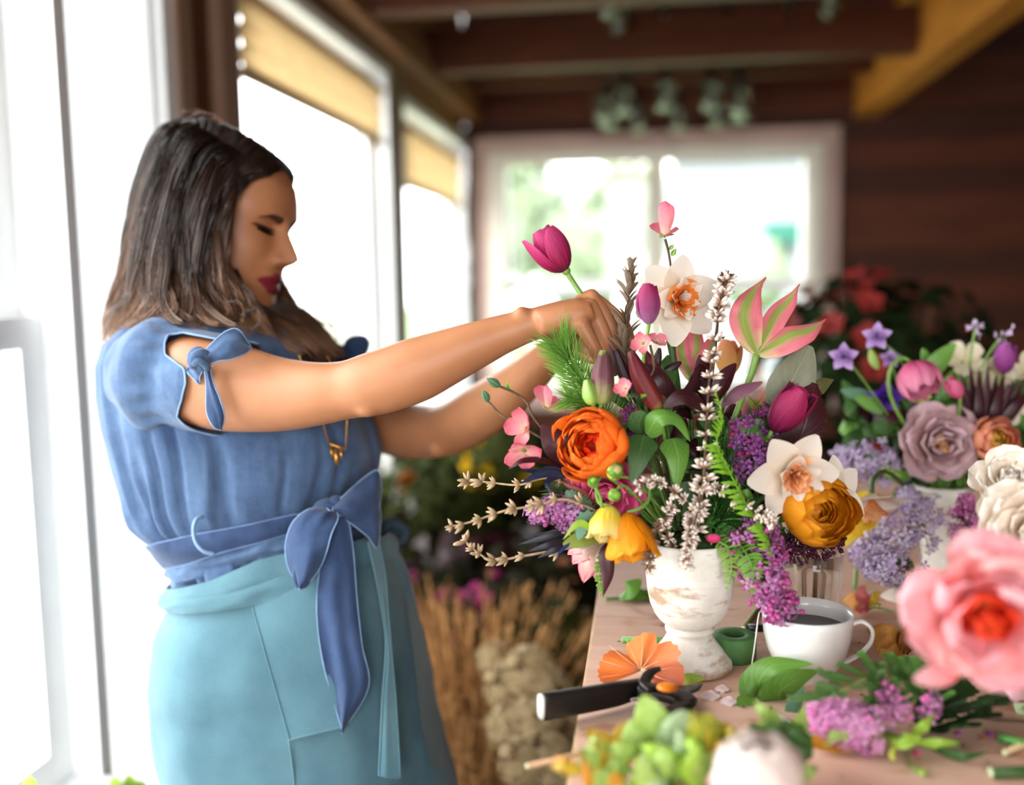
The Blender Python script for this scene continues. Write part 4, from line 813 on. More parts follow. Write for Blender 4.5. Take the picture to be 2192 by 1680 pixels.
UR = (1466, 1185, 1.065)          # where the stems meet in the mouth of the urn
URB = P(1466, 1200, 1.065)
# ---- kinds of head
def tulip_head(root, M, L, key, mats, open_=0.0, fringe=0.0):
    spec_o = (3, L, L*.36, [62+open_, 22+open_, 3+open_*.7, -8+open_*.6, -14+open_*.5], 'tulip', .55, .05, .002, 0, 0.0)
    spec_i = (3, L*.97, L*.34, [48+open_*.6, 14+open_*.6, 0+open_*.4, -9+open_*.4, -14+open_*.3], 'tulip', .5, .05, .0015, .001, math.pi/3)
    petals(root, [spec_i, spec_o], key, mats, M)
def ranunculus_head(root, M, R, key, mats, layers=7, per=6, seed=0, openness=0.0):
    spec = []
    for i in range(layers):
        q = (i+1)/layers; rho = R*(0.22+0.78*q); th = 160-(40+openness*30)*q; spec.append((max(4, int(per*(0.6+0.6*q))), rho*math.radians(th), rho*(.62-.16*q), [90, 90-th/2, 90-th], 'dome', .36, .10, 0.0005, R*(0.9-0.9*q)*.55, i*0.7))
    petals(root, spec, key, mats, M, seed=seed, jit=6)
def rose_head(root, M, R, key, mats, seed=0):
    spec = [(4, R*.62, R*.24, [40, 5, -20, -30], 'dome', .6, .4, .001, R*.20, 0.2), (5, R*.72, R*.28, [55, 12, -8, -5], 'dome', .5, .5, .001, R*.16, 0.9), (7, R*.82, R*.32, [62, 24, 6, 8], 'dome', .45, .5, .001, R*.12, 0.5), (7, R*.92, R*.38, [70, 38, 20, 24], 'dome', .4, .45, .002, R*.08, 0.4), (8, R*1.02, R*.44, [78, 50, 34, 42], 'dome', .32, .4, .002, R*.05, 1.0), (7, R*1.12, R*.52, [86, 64, 50, 64], 'dome', .24, .4, .003, R*.02, 1.2), (6, R*1.2, R*.60, [92, 78, 68, 86], 'dome', .15, .4, .003, 0, 0.7)]
    petals(root, spec, key, mats, M, seed=seed, jit=13)
def daffodil_head(root, M, R, key, mats, seed=0):
    petals(root, [(6, R, R*.40, [58, 74, 80, 84, 86], 'tepal', .16, .10, .002, 0, 0.0)], key+'o', mats[0], M, seed=seed)
    petals(root, [(6, R*.74, R*.24, [30, 46, 56, 60], 'tepal', .3, .2, .002, .001, .5), (9, R*.58, R*.19, [16, 30, 44, 60], 'frill', .3, .6, .0015, .002, .2), (8, R*.55, R*.16, [6, 18, 30, 44], 'frill', .3, .8, .001, .003, .9), (6, R*.6, R*.15, [4, 12, 24, 40], 'tepal', .3, .3, .001, .003, .4)], key+'i', [mats[0], mats[1], mats[1], mats[2]], M, seed=seed+1, jit=14)
# small shared pieces
def _floret():
    mb = MB(); mb.tube([(0, 0, -.007), (0, 0, 0)], [.0006, .0009], 5)
    for k in range(4):
        a = k*math.pi/2; c, s = math.cos(a), math.sin(a); rot = lambda x, y, z: (x*c-y*s, x*s+y*c, z)
        mb.add([rot(.0006, 0, 0), rot(.003, -.0017, .0008), rot(.0056, 0, .0002), rot(.003, .0017, .0008)], [(0, 1, 2, 3)], [(.5, 0), (0, .5), (.5, 1), (1, .5)])
    return mb
def _bud(): return MB().tube([(0, 0, -.006), (0, 0, -.001)], [.0005, .0007], 5).ball((0, 0, .0012), .0019, 7, 5, (1, 1, 1.25))
_fl = {}
def lilac(label, axis_pts, rad_px, n, mats, group=None, joined=False, seed=0, bud=0.35, name='lilac_sprig', size=1.0, stem=True, stem_pts=None):
    """panicle along a pixel/depth axis (stem end first); rad_px radius at the base, tapering to the tip"""
    ax = spline(axis_pts, 24); c = PX(ax); r = np.random.default_rng(seed); root = flower(name, label, 'lilac', c[0], group); T = np.gradient(c, axis=0)
    if stem: part('stem', MB().tube(np.vstack([PX(stem_pts) if stem_pts else c[:1], c]), .0014, 6), M_twig, root, world=True)
    key = tuple(m.name for m in mats)
    if key not in _fl: _fl[key] = [_floret().mesh('floret', mats[0]), _floret().mesh('floret', mats[1]), _bud().mesh('flower_bud', mats[-1])]
    inv = wmat(root).inverted(); mj = MB()
    for i in range(n):
        v = r.random()**0.85; k = v*23; j = min(22, int(k)); p = c[j]+(c[j+1]-c[j])*(k-j); t = T[j]/np.linalg.norm(T[j]); d = r.normal(size=3); d -= t*np.dot(d, t)*0.75; d /= np.linalg.norm(d)
        rr = rad_px*ax[j][2]/F_PX*(1-0.62*v)*(0.72+0.3*r.random())*(1+0.25*math.sin(v*19+seed)); q = p+d*rr; nd = d+t*0.35; isb = r.random() < bud*(0.5+v)
        M = inv @ frame_to(q, nd, r.random()*6, size*(0.85+0.4*r.random()))
        if joined:
            m = _bud() if isb else _floret(); m.xf(M); m.m = r.integers(len(mats)); m.mi = [int(m.m)]*len(m.f); mj.m = int(m.m); mj.add(m.v, m.f, m.uv)
        else: part('flower_bud' if isb else 'floret', _fl[key][2] if isb else _fl[key][r.integers(2)], None, root, M=M)
        if not joined and i % 5 == 0: pass
    if joined: part('florets', mj, list(mats), root, kind='stuff')
    # short inner stalks
    mb = MB()
    for i in range(min(40, n//2)):
        v = r.random(); j = int(v*22); d = r.normal(size=3); d /= np.linalg.norm(d); mb.tube([c[j], c[j]+d*rad_px*ax[j][2]/F_PX*(1-.6*v)*.75], .0005, 4)
    part('stalks', mb, M_burgst, root, world=True, kind='stuff'); return root
M_burgst = plain('burgundy_stalk', '#5a2440', 0.6, 0.3, 0.1)
M_lil = [petal('lilac_purple', [(0, '#5c1f55'), (1, '#9a4a96')], trans=.2), petal('lilac_violet', [(0, '#6b2a6d'), (1, '#b473b8')], trans=.2), plain('lilac_bud', '#8a2a5f', 0.5, 0.3, 0.15, 60)]
M_lilp = [petal('lilac_pink', [(0, '#8a3a78'), (1, '#c47cb4')], trans=.2), petal('lilac_pink_b', [(0, '#a35590'), (1, '#d29ac8')], trans=.2), plain('lilac_pink_bud', '#b04d88', 0.5, 0.3, 0.15, 60)]
M_lild = [petal('lilac_dark', [(0, '#2e0f24'), (1, '#52203c')], trans=.1), petal('lilac_dark_b', [(0, '#3a132a'), (1, '#642a4a')], trans=.1), plain('lilac_dark_bud', '#4a1c34', 0.5, 0.3, 0.15, 60)]
M_lilv = [petal('lilac_lavender', [(0, '#a690b4'), (1, '#d8c9e0')], trans=.2), petal('lilac_lavender_b', [(0, '#b8a4c4'), (1, '#e6dcea')], trans=.2), plain('lilac_lav_bud', '#b49ac0', 0.5, 0.3, 0.15, 60)]
def pinnae(root, pts, n, Lpx, Wpx, mat, facing=(0, 0, 1), droop=0.2, start=0.08, seed=0, taper=1.0, ang=70, rachis=0.0011, rmat=None):
    """fern frond: rachis with paired leaflets, each its own part"""
    ax = spline(pts, 40); c = PX(ax); T = np.gradient(c, axis=0); f0 = DIR(*facing); r = np.random.default_rng(seed)
    part('rachis', MB().tube(c, np.linspace(rachis, rachis*.4, 40), 6), rmat or mat, root, world=True)
    for i in range(n):
        v = start+(1-start)*i/(n-1)*0.985; j = min(38, int(v*39)); t = T[j]/np.linalg.norm(T[j]); f = f0-t*np.dot(f0, t); f /= np.linalg.norm(f); s = np.cross(t, f)
        ln = Lpx*ax[j][2]/F_PX*max(.12, math.sin(math.pi*(.18+.80*v))**.8*taper)
        for sg in (-1, 1):
            a = R_(ang+r.normal()*5); d = s*sg*math.sin(a)+t*math.cos(a)+f*r.normal()*.12; p0 = c[j]; p1 = p0+d*ln*.55; p2 = p0+d*ln-f*droop*ln+t*ln*.12
            part('leaflet', blade_mb([p0, p1, p2], Wpx*ax[j][2]/F_PX*(0.5+.5*ln/(Lpx*ax[j][2]/F_PX)), 'strap', f, .1, serr=.35, nu=5, nv=9, px=False), mat, root, world=True)
def pod_me():
    mb = MB()
    for k in range(2):
        a = (k-.5)*.5; d = np.array([math.sin(a), 0, math.cos(a)]); s = np.array([math.cos(a), 0, -math.sin(a)])
        g = [[d*.0105*v+(s*math.cos(q)+np.array([0, 1, 0])*math.sin(q))*.0017*max(.12, math.sin(math.pi*(.08+.86*v))) for q in np.linspace(0, 6.283, 6, endpoint=False)] for v in np.linspace(0, 1, 6)]; mb.loft(g)
    return mb
def pod_mat():
    t = NT('seed_pod'); uv = t.uv(); sep = t.n('ShaderNodeSeparateXYZ'); t.l(uv, sep.inputs[0]); n = t.noise(t.obj(), 300, 2)
    c = t.ramp(t.math('ADD', sep.outputs[1], t.math('MULTIPLY', t.math('SUBTRACT', n, .5), .5)), [(0.1, '#6b4632'), (0.45, '#b49a86'), (0.8, '#efe4da'), (1.0, '#8a6650')]); return t.done(t.bsdf(c, .6, .3))
M_pod = pod_mat(); M_podtan = petal('husk_tan', [(0, '#8a6a4c'), (1, '#d6bd98')], trans=.25)
POD = pod_me().mesh('seed_pod', M_pod); HUSK = pod_me().mesh('seed_husk', M_podtan)
def pod_twig(label, pts, group, n, per=5, s=1.0, mat=None, pod=None, seed=0, r=0.0014, name='seed_pod_twig', spread=70, vmin=0.0, partname='seed_pod'):
    ax = spline(pts, 40); c = PX(ax); T = np.gradient(c, axis=0); root = flower(name, label, 'twig', c[-1], group); g = np.random.default_rng(seed); inv = wmat(root).inverted()
    part('twig', MB().tube(c, np.linspace(r*.6, r*1.2, 40), 7), mat or M_twig, root, world=True)
    for i in range(n):
        v = vmin+(1-vmin)*(i+g.random()*.5)/n; j = min(38, int(v*39)); t = -T[j]/np.linalg.norm(T[j]); a0 = g.random()*6.28
        for k in range(per):
            a = a0+2*math.pi*k/per+g.normal()*.2; x = np.cross(t, [0.3, 0.5, 0.8]); x /= np.linalg.norm(x); y = np.cross(t, x); sp = R_(spread+g.normal()*14); d = t*math.cos(sp)+(x*math.cos(a)+y*math.sin(a))*math.sin(sp)
            part(partname, pod or POD, None, root, M=inv @ frame_to(c[j], d, g.random()*6, s*(.7+.5*g.random())))
    return root
# ================================================================ TABLE + URN + BOUQUET
TZ = 0.95
e0, e1 = HZ(1222, 1672, TZ), HZ(1283, 1272, TZ); ed_ = (e1-e0)/np.linalg.norm(e1-e0)
def edge_at(y): return e0[0]+(y-e0[1])/(e1[1]-e0[1])*(e1[0]-e0[0])
t = NT('table_board'); o = t.obj(); n = t.noise(t.mapping(o, (2.5, 9, 9)), 2.2, 4, .6, .6); n2 = t.noise(o, 30, 3); n3 = t.noise(t.mapping(o, (5, 12, 12)), 2.4, 3)
c = t.ramp(n, [(.30, '#d0a48c'), (.62, '#e0b9a3')]); brown_patch = t.ramp(n3, [(.60, (0, 0, 0, 1)), (.68, (1, 1, 1, 1))]); c = t.mix(t.math('MULTIPLY', brown_patch, .6), c, hexc('#a8683f')); c = t.mix(t.math('MULTIPLY', n2, .12), c, hexc('#8a5a3c'))  # random brown patches mixed into the board colour
M_table = t.done(t.bsdf(c, .55, .3, t.bump(n2, .1, .001)))
ty0, ty1, tx1 = -0.35, 2.05, 1.55
table = thing('work_table', 'long pinkish wooden work table covered with cut flowers and leaves', 'table', ((edge_at(.8)+tx1)/2, .9, 0))
def slab(z0, z1, ins=0.0): 
    v = [(edge_at(ty0)+ins, ty0+ins, z0), (tx1-ins, ty0+ins, z0), (tx1-ins, ty1-ins, z0), (edge_at(ty1)+ins, ty1-ins, z0)]; return MB().add(v+[(a, b, z1) for a, b, _ in v], [(0,3,2,1),(4,5,6,7),(0,1,5,4),(1,2,6,5),(2,3,7,6),(3,0,4,7)])
part('tabletop', slab(TZ-.022, TZ), M_table, table, world=True, smooth=False)
part('edge_band', MB().add([(edge_at(ty0)-.003, ty0, TZ-.022), (edge_at(ty0), ty0, TZ-.022), (edge_at(ty1), ty1, TZ-.022), (edge_at(ty1)-.003, ty1, TZ-.022), (edge_at(ty0)-.003, ty0, TZ-.0005), (edge_at(ty0), ty0, TZ-.0005), (edge_at(ty1), ty1, TZ-.0005), (edge_at(ty1)-.003, ty1, TZ-.0005)], [(0,3,2,1),(4,5,6,7),(0,1,5,4),(1,2,6,5),(2,3,7,6),(3,0,4,7)]), plain('raw_ply_edge', '#e0bd98', .6, .3, .1, 30), table, world=True, smooth=False)
part('apron_frame', slab(TZ-.11, TZ-.022, .06), wood('table_leg_wood', '#6b4a33', '#8a6244'), table, world=True, smooth=False)
for x, y in [(edge_at(.0)+.08, -.25), (tx1-.08, -.25), (edge_at(1.9)+.08, 1.95), (tx1-.08, 1.95)]: part('leg', box((x-.035, y-.035, 0), (x+.035, y+.035, TZ-.022)), wood('table_leg_wood', '', ''), table, world=True, smooth=False)
# ---- urn
ub = HZ(1476, 1425, TZ); U_S = depth_of(ub)/F_PX*1.045
t = NT('distressed_white'); o = t.obj(); n = t.noise(o, 22, 5, .65); n2 = t.noise(t.mapping(o, (14, 14, 60)), 1.2, 4); sp_ = t.n('ShaderNodeSeparateXYZ'); t.l(o, sp_.inputs[0])
c = t.ramp(n, [(.25, '#c9c2b4'), (.55, '#e4e1d8')]); f = t.math('MULTIPLY', t.ramp(t.math('ADD', t.math('MULTIPLY', n, .5), t.math('MULTIPLY', n2, .5)), [(.51, (0, 0, 0, 1)), (.60, (1, 1, 1, 1))]), .8); c = t.mix(f, c, hexc('#9a6f42'))
rimw = t.ramp(sp_.outputs[2], [(.0, (1, 1, 1, 1)), (.006, (.0, .0, .0, 1))]); c = t.mix(t.math('MULTIPLY', rimw, t.math('ADD', n2, .2)), c, hexc('#a8763e'))
M_urn = t.done(t.bsdf(c, .6, .3, t.bump(t.math('ADD', n, n2), .25, .0015)))
prof = [(0, 0), (84, 0), (88, 4), (87, 12), (80, 20), (73, 30), (62, 44), (53, 56), (48, 66), (46, 72), (50, 76), (51, 82), (47, 86), (52, 92), (64, 102), (74, 116), (82, 136), (87, 160), (90, 190), (91, 216), (92, 232), (95, 238), (95, 246), (92, 250), (94, 262), (93, 268), (88, 268), (86, 240), (82, 190), (74, 140), (50, 105), (0, 96)]
urn = flower('footed_urn', 'small distressed white footed urn holding the big arrangement', 'urn', ub)
part('urn_body', MB().lathe([(r*U_S*.985, z*U_S) for r, z in prof], 64, cap=False), M_urn, urn)
part('floral_foam', MB().lathe([(70*U_S, 120*U_S), (82*U_S, 200*U_S), (80*U_S, 258*U_S), (50*U_S, 275*U_S), (5*U_S, 280*U_S)], 24), plain('moss_foam', '#2e3f22', .95, .05, .3, 60, .5, 200, .003), urn)
GB = 'stems in the white urn arrangement'
# ---- petal colours
K_mag = petal('tulip_magenta', [(0, '#5a0f35'), (.35, '#a3124e'), (1, '#c23a74')], '#d8719c', .3, trans=.3); K_magd = petal('tulip_magenta_dark', [(0, '#4a0c2c'), (.5, '#8f1248'), (1, '#a82258')], '#c2487a', .3, trans=.25)
K_plum = petal('tulip_plum', [(0, '#a5769a'), (.4, '#8c3a6b'), (1, '#a01c50')], '#6b2050', .4, trans=.2)
K_vir = petal('tulip_viridiflora', [(0, '#d9dc9a'), (.3, '#e8828c'), (1, '#dd5f74')], '#f3b3ac', .3, centre='#8ba344', cw=.34, trans=.25)
K_or = petal('ranunculus_orange', [(0, '#e84408'), (.55, '#f4660e'), (1, '#fb8c34')], '#e04a08', .3, trans=.35); K_ord = petal('ranunculus_orange_core', [(0, '#d01c04'), (1, '#ee3c08')], trans=.35)
K_yo = petal('ranunculus_gold', [(0, '#d87a06'), (.6, '#ee9a10'), (1, '#f2a722')], '#de8408', .35, trans=.35); K_yod = petal('ranunculus_gold_core', [(0, '#c06404'), (1, '#e08a10')], trans=.3)
K_white = petal('daffodil_cream', [(0, '#f0d8b8'), (.5, '#f1e4d4'), (1, '#efe6da')], trans=.3); K_peach = petal('daffodil_peach', [(0, '#ef9a58'), (1, '#f2b482')], trans=.35); K_cor = petal('daffodil_orange', [(0, '#e8701e'), (1, '#f28e3c')], trans=.35)
K_dog = petal('dogwood_pink', [(0, '#e9d2b0'), (.3, '#e8a0a0'), (1, '#d8607a')], '#c84a6a', .35, trans=.3); K_hot = petal('rose_hot_pink', [(0, '#d81e6a'), (.6, '#f0508e'), (1, '#f57aa8')], trans=.35)
K_yel = petal('ranunculus_yellow', [(0, '#d8d25a'), (.5, '#f2d64a'), (1, '#f8e9a0')], trans=.4)
# ---- 1 held tulip
b = P(1211, 580, 1.125); f = flower('tulip', 'open magenta tulip held in the woman\'s raised hand', 'tulip', b); M = head_frame(f, 1211, 580, 1.125, (-.55, .80, .15), .5)
tulip_head(f, M, .060, 'tulip_held', [K_mag, K_mag], 10); stem_to(f, [(1210, 578, 1.125), (1228, 606, 1.125), (1248, 636, 1.118), (1278, 690, 1.12), (1330, 810, 1.10), (1420, 1060, 1.07), UR], .0029, M_stem, n=26)
part('receptacle', MB().ball(P(1212, 580, 1.125), .005, 10, 8), M_stem, f, world=True)
# ---- 2 closed plum tulip
f = flower('tulip', 'closed plum tulip with a fringed tip before the pale daffodil', 'tulip', P(1389, 696, 1.03), GB); M = head_frame(f, 1389, 694, 1.03, (-.02, 1, .1), .3)
tulip_head(f, M, .043, 'tulip_plum', [K_plum, K_plum], -5); stem_to(f, [(1389, 694, 1.03), (1382, 740, 1.03), (1378, 800, 1.035), (1400, 1000, 1.05), UR], .0021)
mb = MB(); g = np.random.default_rng(5)
for k in range(26): a = g.random()*6.28; q = np.array([math.cos(a), math.sin(a), 0])*.004; mb.tube([q+[0, 0, .034], q*1.3+[0, 0, .041]], [.0007, .0002], 4)
mb.xf(M); part('fringe', mb, plain('plum_fringe', '#4a0c28', .6, .3, .1), f)
# ---- 3 fringed magenta tulip
f = flower('tulip', 'dark magenta fringed tulip leaning right under the grey green leaf', 'tulip', P(1652, 925, 1.03), GB); M = head_frame(f, 1652, 922, 1.03, (.55, .80, .25), 1.0)
tulip_head(f, M, .058, 'tulip_fringe', [K_magd, K_magd], 4); stem_to(f, [(1652, 922, 1.03), (1620, 980, 1.04), (1540, 1100, 1.06), UR], .0024)
mb = MB()
for k in range(60): a = g.random()*6.28; rr = .011+g.random()*.005; q = np.array([math.cos(a), math.sin(a), 0])*rr; mb.tube([q+[0, 0, .045], q*1.05+[0, 0, .051+g.random()*.004]], [.0006, .0002], 4)
mb.xf(M); part('fringe', mb, plain('plum_fringe', ''), f)
# ---- 4 pink and green tulip, petals flared
f = flower('tulip', 'flared pink tulip with green streaked petals above the right side', 'tulip', P(1618, 757, 1.04), GB); D4 = 1.04
for pts, W, fc, cu in [([(1619, 757, D4), (1600, 715, D4-.008), (1592, 672, D4-.012), (1608, 630, D4-.006), (1640, 594, D4+.006)], 36, (-.45, .1, .9), .5), ([(1620, 757, D4), (1640, 715, D4-.002), (1662, 672, D4), (1690, 640, D4+.004), (1712, 608, D4+.012)], 25, (-.3, .35, .85), .45),
                       ([(1621, 757, D4), (1655, 738, D4-.01), (1695, 716, D4-.014), (1735, 704, D4-.010), (1768, 684, D4)], 31, (.1, .55, .8), .5), ([(1620, 757, D4+.004), (1640, 722, D4+.02), (1658, 690, D4+.03), (1676, 668, D4+.035), (1690, 655, D4+.04)], 20, (0, .1, 1), .4)]:
    blade(f, pts, W, K_vir, 'petal', prof='flare', facing=fc, cup=cu, ruffle=.22, nu=11, nv=16)
stem_to(f, [(1620, 758, D4), (1612, 790, D4), (1602, 818, D4), (1570, 900, 1.05), (1510, 1060, 1.06), UR], .0034)
# ---- 5 second green-streaked tulip behind the twigs
f = flower('tulip', 'pink and yellow streaked tulip half hidden behind the seed pod spike', 'tulip', P(1478, 812, 1.13), GB)
for k, (tx, ty, W, fc) in enumerate([(1455, 700, 24, (-.4, 0, 1)), (1490, 690, 24, (.2, 0, 1)), (1530, 722, 22, (.6, 0, 1)), (1440, 745, 20, (-.6, .2, 1))]): blade(f, [(1478, 812, 1.13), ((1478+tx)/2+(-8 if k == 0 else 8), (812+ty)/2, 1.12), (tx, ty, 1.135)], W, K_vir, 'petal', prof='tulip', facing=fc, cup=.45, ruffle=.12)
stem_to(f, [(1478, 812, 1.13), (1475, 960, 1.10), UR], .003)
f = flower('tulip', 'small yellow peach tulip peeking out behind the burgundy leaves', 'tulip', P(1556, 800, 1.16), GB); tulip_head(f, head_frame(f, 1556, 806, 1.16, (.1, 1, 0)), .045, 'tulip_yel', [petal('tulip_peach', [(0, '#e8c060'), (1, '#ec9a6a')], trans=.3)], 6); stem_to(f, [(1556, 806, 1.16), (1530, 960, 1.12), UR], .0025)
# ---- 6 dogwood
def dogwood(label, twig, blooms, buds=(), leaves=()):
    f = flower('dogwood_sprig', label, 'blossom', P(*twig[-1]), GB); stem_to(f, twig, .0014, M_twig, 'twig', 24)
    for (x, y, d, ax, s, br) in blooms:
        Mh = head_frame(f, x, y, d, ax, .4, s)
        for k, (az, L, W, tilt) in enumerate(br):
            part('petal', petal_mb(L, W, [tilt, tilt+8, tilt-8, tilt-14], 'round', .45, .25, nu=9, nv=11, seed=k), K_dog, f, M=Mh @ Matrix.Rotation(R_(az), 4, 'Z'))
        mb = MB(); gg = np.random.default_rng(int(x))
        for q in range(22): dd = gg.normal(size=3); dd[2] = abs(dd[2]); dd /= np.linalg.norm(dd); mb.ball(dd*.0028, .0011, 6, 4)
        mb.xf(Mh); part('flower_centre', mb, plain('dogwood_centre', '#8e8a4a', .7, .2, .25, 200), f)
    for x, y, d, ax, L in buds:
        for k in range(3): part('leaf_bud', petal_mb(L, L*.28, [18, 8, -4, -10], 'lance', .4, seed=k), M_leafl if k else M_bgr, f, M=head_frame(f, x, y, d, ax) @ Matrix.Rotation(k*2.1, 4, 'Z'))
    return f
br4 = [(0, .024, .014, 60), (90, .022, .013, 66), (180, .024, .014, 58), (270, .022, .013, 66)]
dogwood('single pink dogwood blossom standing highest above the arrangement', [(1424, 512, 1.10), (1432, 545, 1.10), (1438, 600, 1.11), (1445, 760, 1.12), (1462, 950, 1.10), UR], [(1419, 506, 1.10, (0, .9, .45), 1.0, [(200, .040, .0155, 2), (95, .022, .011, 66), (-40, .020, .010, 62), (20, .016, .009, 95)])], [(1437, 548, 1.10, (.5, .8, .2), .010), (1432, 535, 1.10, (.6, .7, .2), .008)])
dogwood('pink dogwood sprig with three blossoms reaching towards the woman', [(1048, 862, 1.05), (1075, 890, 1.045), (1120, 915, 1.04), (1180, 950, 1.035), (1300, 1020, 1.04), (1400, 1100, 1.055), UR], [(1128, 918, 1.03, (-.5, .25, .8), .95, [(70, .030, .014, 40), (160, .026, .013, 62), (250, .024, .012, 70), (-20, .026, .013, 35)]), (1122, 962, 1.02, (-.1, -.5, .85), .95, [(90, .028, .0145, 52), (180, .026, .013, 60), (260, .022, .012, 70), (0, .026, .013, 60)]), (1168, 872, 1.06, (.1, .75, .6), .95, [(170, .032, .0135, 8), (75, .030, .011, 74), (-75, .030, .011, 70), (0, .022, .012, 88)])], [(1046, 862, 1.05, (-.4, .9, .1), .016)])
dogwood('bare budding dogwood twig arching over the pink blossoms', [(1072, 828, 1.06), (1100, 840, 1.058), (1128, 862, 1.055), (1150, 905, 1.05), (1240, 990, 1.045), (1400, 1120, 1.06), UR], [], [(1072, 828, 1.06, (-.8, .5, .1), .018), (1090, 836, 1.06, (-.2, .9, .1), .010)])
dogwood('short dogwood sprig with coral bracts between the lily buds', [(1392, 738, 1.01), (1400, 790, 1.01), (1378, 840, 1.02), (1420, 990, 1.04), UR], [(1378, 735, 1.01, (-.5, .1, .8), .6, br4), (1340, 832, 1.0, (-.6, .3, .7), .55, br4), (1405, 735, 1.02, (.2, .7, .6), .55, br4)], [(1372, 850, 1.01, (.3, .2, .9), .014), (1356, 848, 1.01, (-.4, .1, .9), .014)])
# ---- 7, 8 daffodils
f = flower('double_daffodil', 'large pale double daffodil with an orange heart at the top', 'daffodil', P(1440, 640, 1.085), GB); daffodil_head(f, head_frame(f, 1442, 640, 1.082, (.30, -.08, .92), .35, 1.0), .050, 'daf_a', [K_white, K_cor, K_white], 3)
stem_to(f, [(1442, 640, 1.085), (1425, 680, 1.10), (1440, 760, 1.10), (1452, 850, 1.09), (1460, 1000, 1.08), UR], .0042, M_stem_d)
f = flower('double_daffodil', 'cream double daffodil with peach centre resting on the golden ranunculus', 'daffodil', P(1690, 1010, 1.0), GB); daffodil_head(f, head_frame(f, 1692, 1008, 1.005, (.05, -.25, .92), 1.1, 1.0), .047, 'daf_b', [K_white, K_peach, K_peach], 8); stem_to(f, [(1692, 1008, 1.008), (1660, 1040, 1.03), (1580, 1110, 1.05), UR], .0036, M_stem_d)
f = flower('double_daffodil', 'shaded cream daffodil turned away behind the golden ranunculus', 'daffodil', P(1770, 1060, 1.06), GB); petals(f, [(6, .045, .017, [62, 78, 84, 86], 'tepal', .16, .12, .002, 0, .3)], 'daf_c', K_white, head_frame(f, 1778, 1062, 1.10, (.45, .1, .75), .2)); stem_to(f, [(1772, 1062, 1.06), (1680, 1110, 1.06), UR], .0034, M_stem_d)
# ---- 9-12 ranunculus
f = flower('ranunculus', 'bright orange ranunculus in full bloom at the front of the arrangement', 'ranunculus', P(1300, 960, 1.04), GB); ranunculus_head(f, head_frame(f, 1293, 960, 1.036, (-.45, .15, .85), 0, 1.0), .0365, 'ran_or', [K_ord, K_ord, K_ord, K_or], 10, 10, 2, .1); stem_to(f, [(1300, 960, 1.035), (1340, 1010, 1.05), (1410, 1110, 1.06), UR], .003)
f = flower('ranunculus', 'golden yellow ranunculus facing outwards under the cream daffodil', 'ranunculus', P(1715, 1070, 1.04), GB); ranunculus_head(f, head_frame(f, 1710, 1082, 1.045, (.30, -.05, .85), 0, 1.0), .0365, 'ran_go', [K_yod, K_yod, K_yod, K_yo], 9, 9, 4, -.3); stem_to(f, [(1712, 1080, 1.045), (1640, 1110, 1.06), (1560, 1150, 1.065), UR], .003)
f = flower('ranunculus', 'nodding orange ranunculus hanging over the rim of the urn', 'ranunculus', P(1340, 1105, 1.0), GB); petals(f, [(5, .045, .018, [50, 18, 2, 6], 'round', .4, .4, .002, 0, .2), (6, .052, .021, [62, 22, 6, 10], 'round', .35, .45, .003, 0, .8)], 'ran_nod', [K_or, K_yo], head_frame(f, 1342, 1098, .995, (.10, -1, .25)), jit=7); stem_to(f, [(1342, 1098, .998), (1375, 1085, 1.0), (1392, 1062, 1.01), (1386, 1040, 1.02), (1410, 1100, 1.05), UR], .0022)
f = flower('ranunculus', 'pale yellow half open ranunculus beside the nodding orange one', 'ranunculus', P(1295, 1075, 1.0), GB); petals(f, [(5, .036, .014, [50, 12, -4, 0], 'round', .4, .35, .002, 0, .4), (6, .040, .016, [62, 18, 4, 12], 'round', .35, .4, .003, 0, .9)], 'ran_pale', [K_yel, K_yel], head_frame(f, 1306, 1082, 1.0, (-.18, -1, .35)), jit=7); stem_to(f, [(1304, 1082, 1.0), (1282, 1075, 1.0), (1278, 1040, 1.01), (1300, 1020, 1.02), (1400, 1100, 1.05), UR], .0022)
f = flower('ranunculus', 'hot pink ranunculus tucked beneath the bright orange bloom', 'ranunculus', P(1300, 1050, 1.05), GB); rose_head(f, head_frame(f, 1302, 1046, 1.055, (-.25, -.25, .9), 0), .036, 'ran_hot', [K_hot], 3); stem_to(f, [(1302, 1046, 1.055), (1360, 1080, 1.06), UR], .003)
def calyx_bud(label, x, y, d, ax, s, stem, petal_m=None):
    f = flower('ranunculus_bud', label, 'bud', P(x, y, d), GB); Mh = head_frame(f, x, y, d, ax, .3, s)
    part('bud_core', MB().ball((0, 0, .008), .0066, 12, 9, (1, 1, 1.1)).xf(Mh), petal_m or M_leafl, f); petals(f, [(5, .019, .0065, [60, 18, -4, -20], 'oval', .5, .15, .001, 0, 0)], 'calyx%s' % label[:6], M_leaf, Mh, 'sepal'); stem_to(f, stem, .0016)
calyx_bud('yellow green ranunculus bud opening below the orange bloom', 1312, 1020, .985, (.1, .5, .85), 1.25, [(1312, 1020, .988), (1360, 1030, 1.0), (1430, 1110, 1.05), UR], K_yel)
calyx_bud('tiny closed green bud left of the yellow green one', 1272, 1040, .985, (-.2, .6, .8), .85, [(1272, 1040, .987), (1285, 1062, .99), (1300, 1100, 1.0), (1400, 1150, 1.05), UR])
calyx_bud('round green bud hanging just above the pale yellow bloom', 1312, 1062, .98, (.1, .2, .9), 1.0, [(1312, 1062, .982), (1330, 1040, .985), (1360, 1060, 1.0), UR])
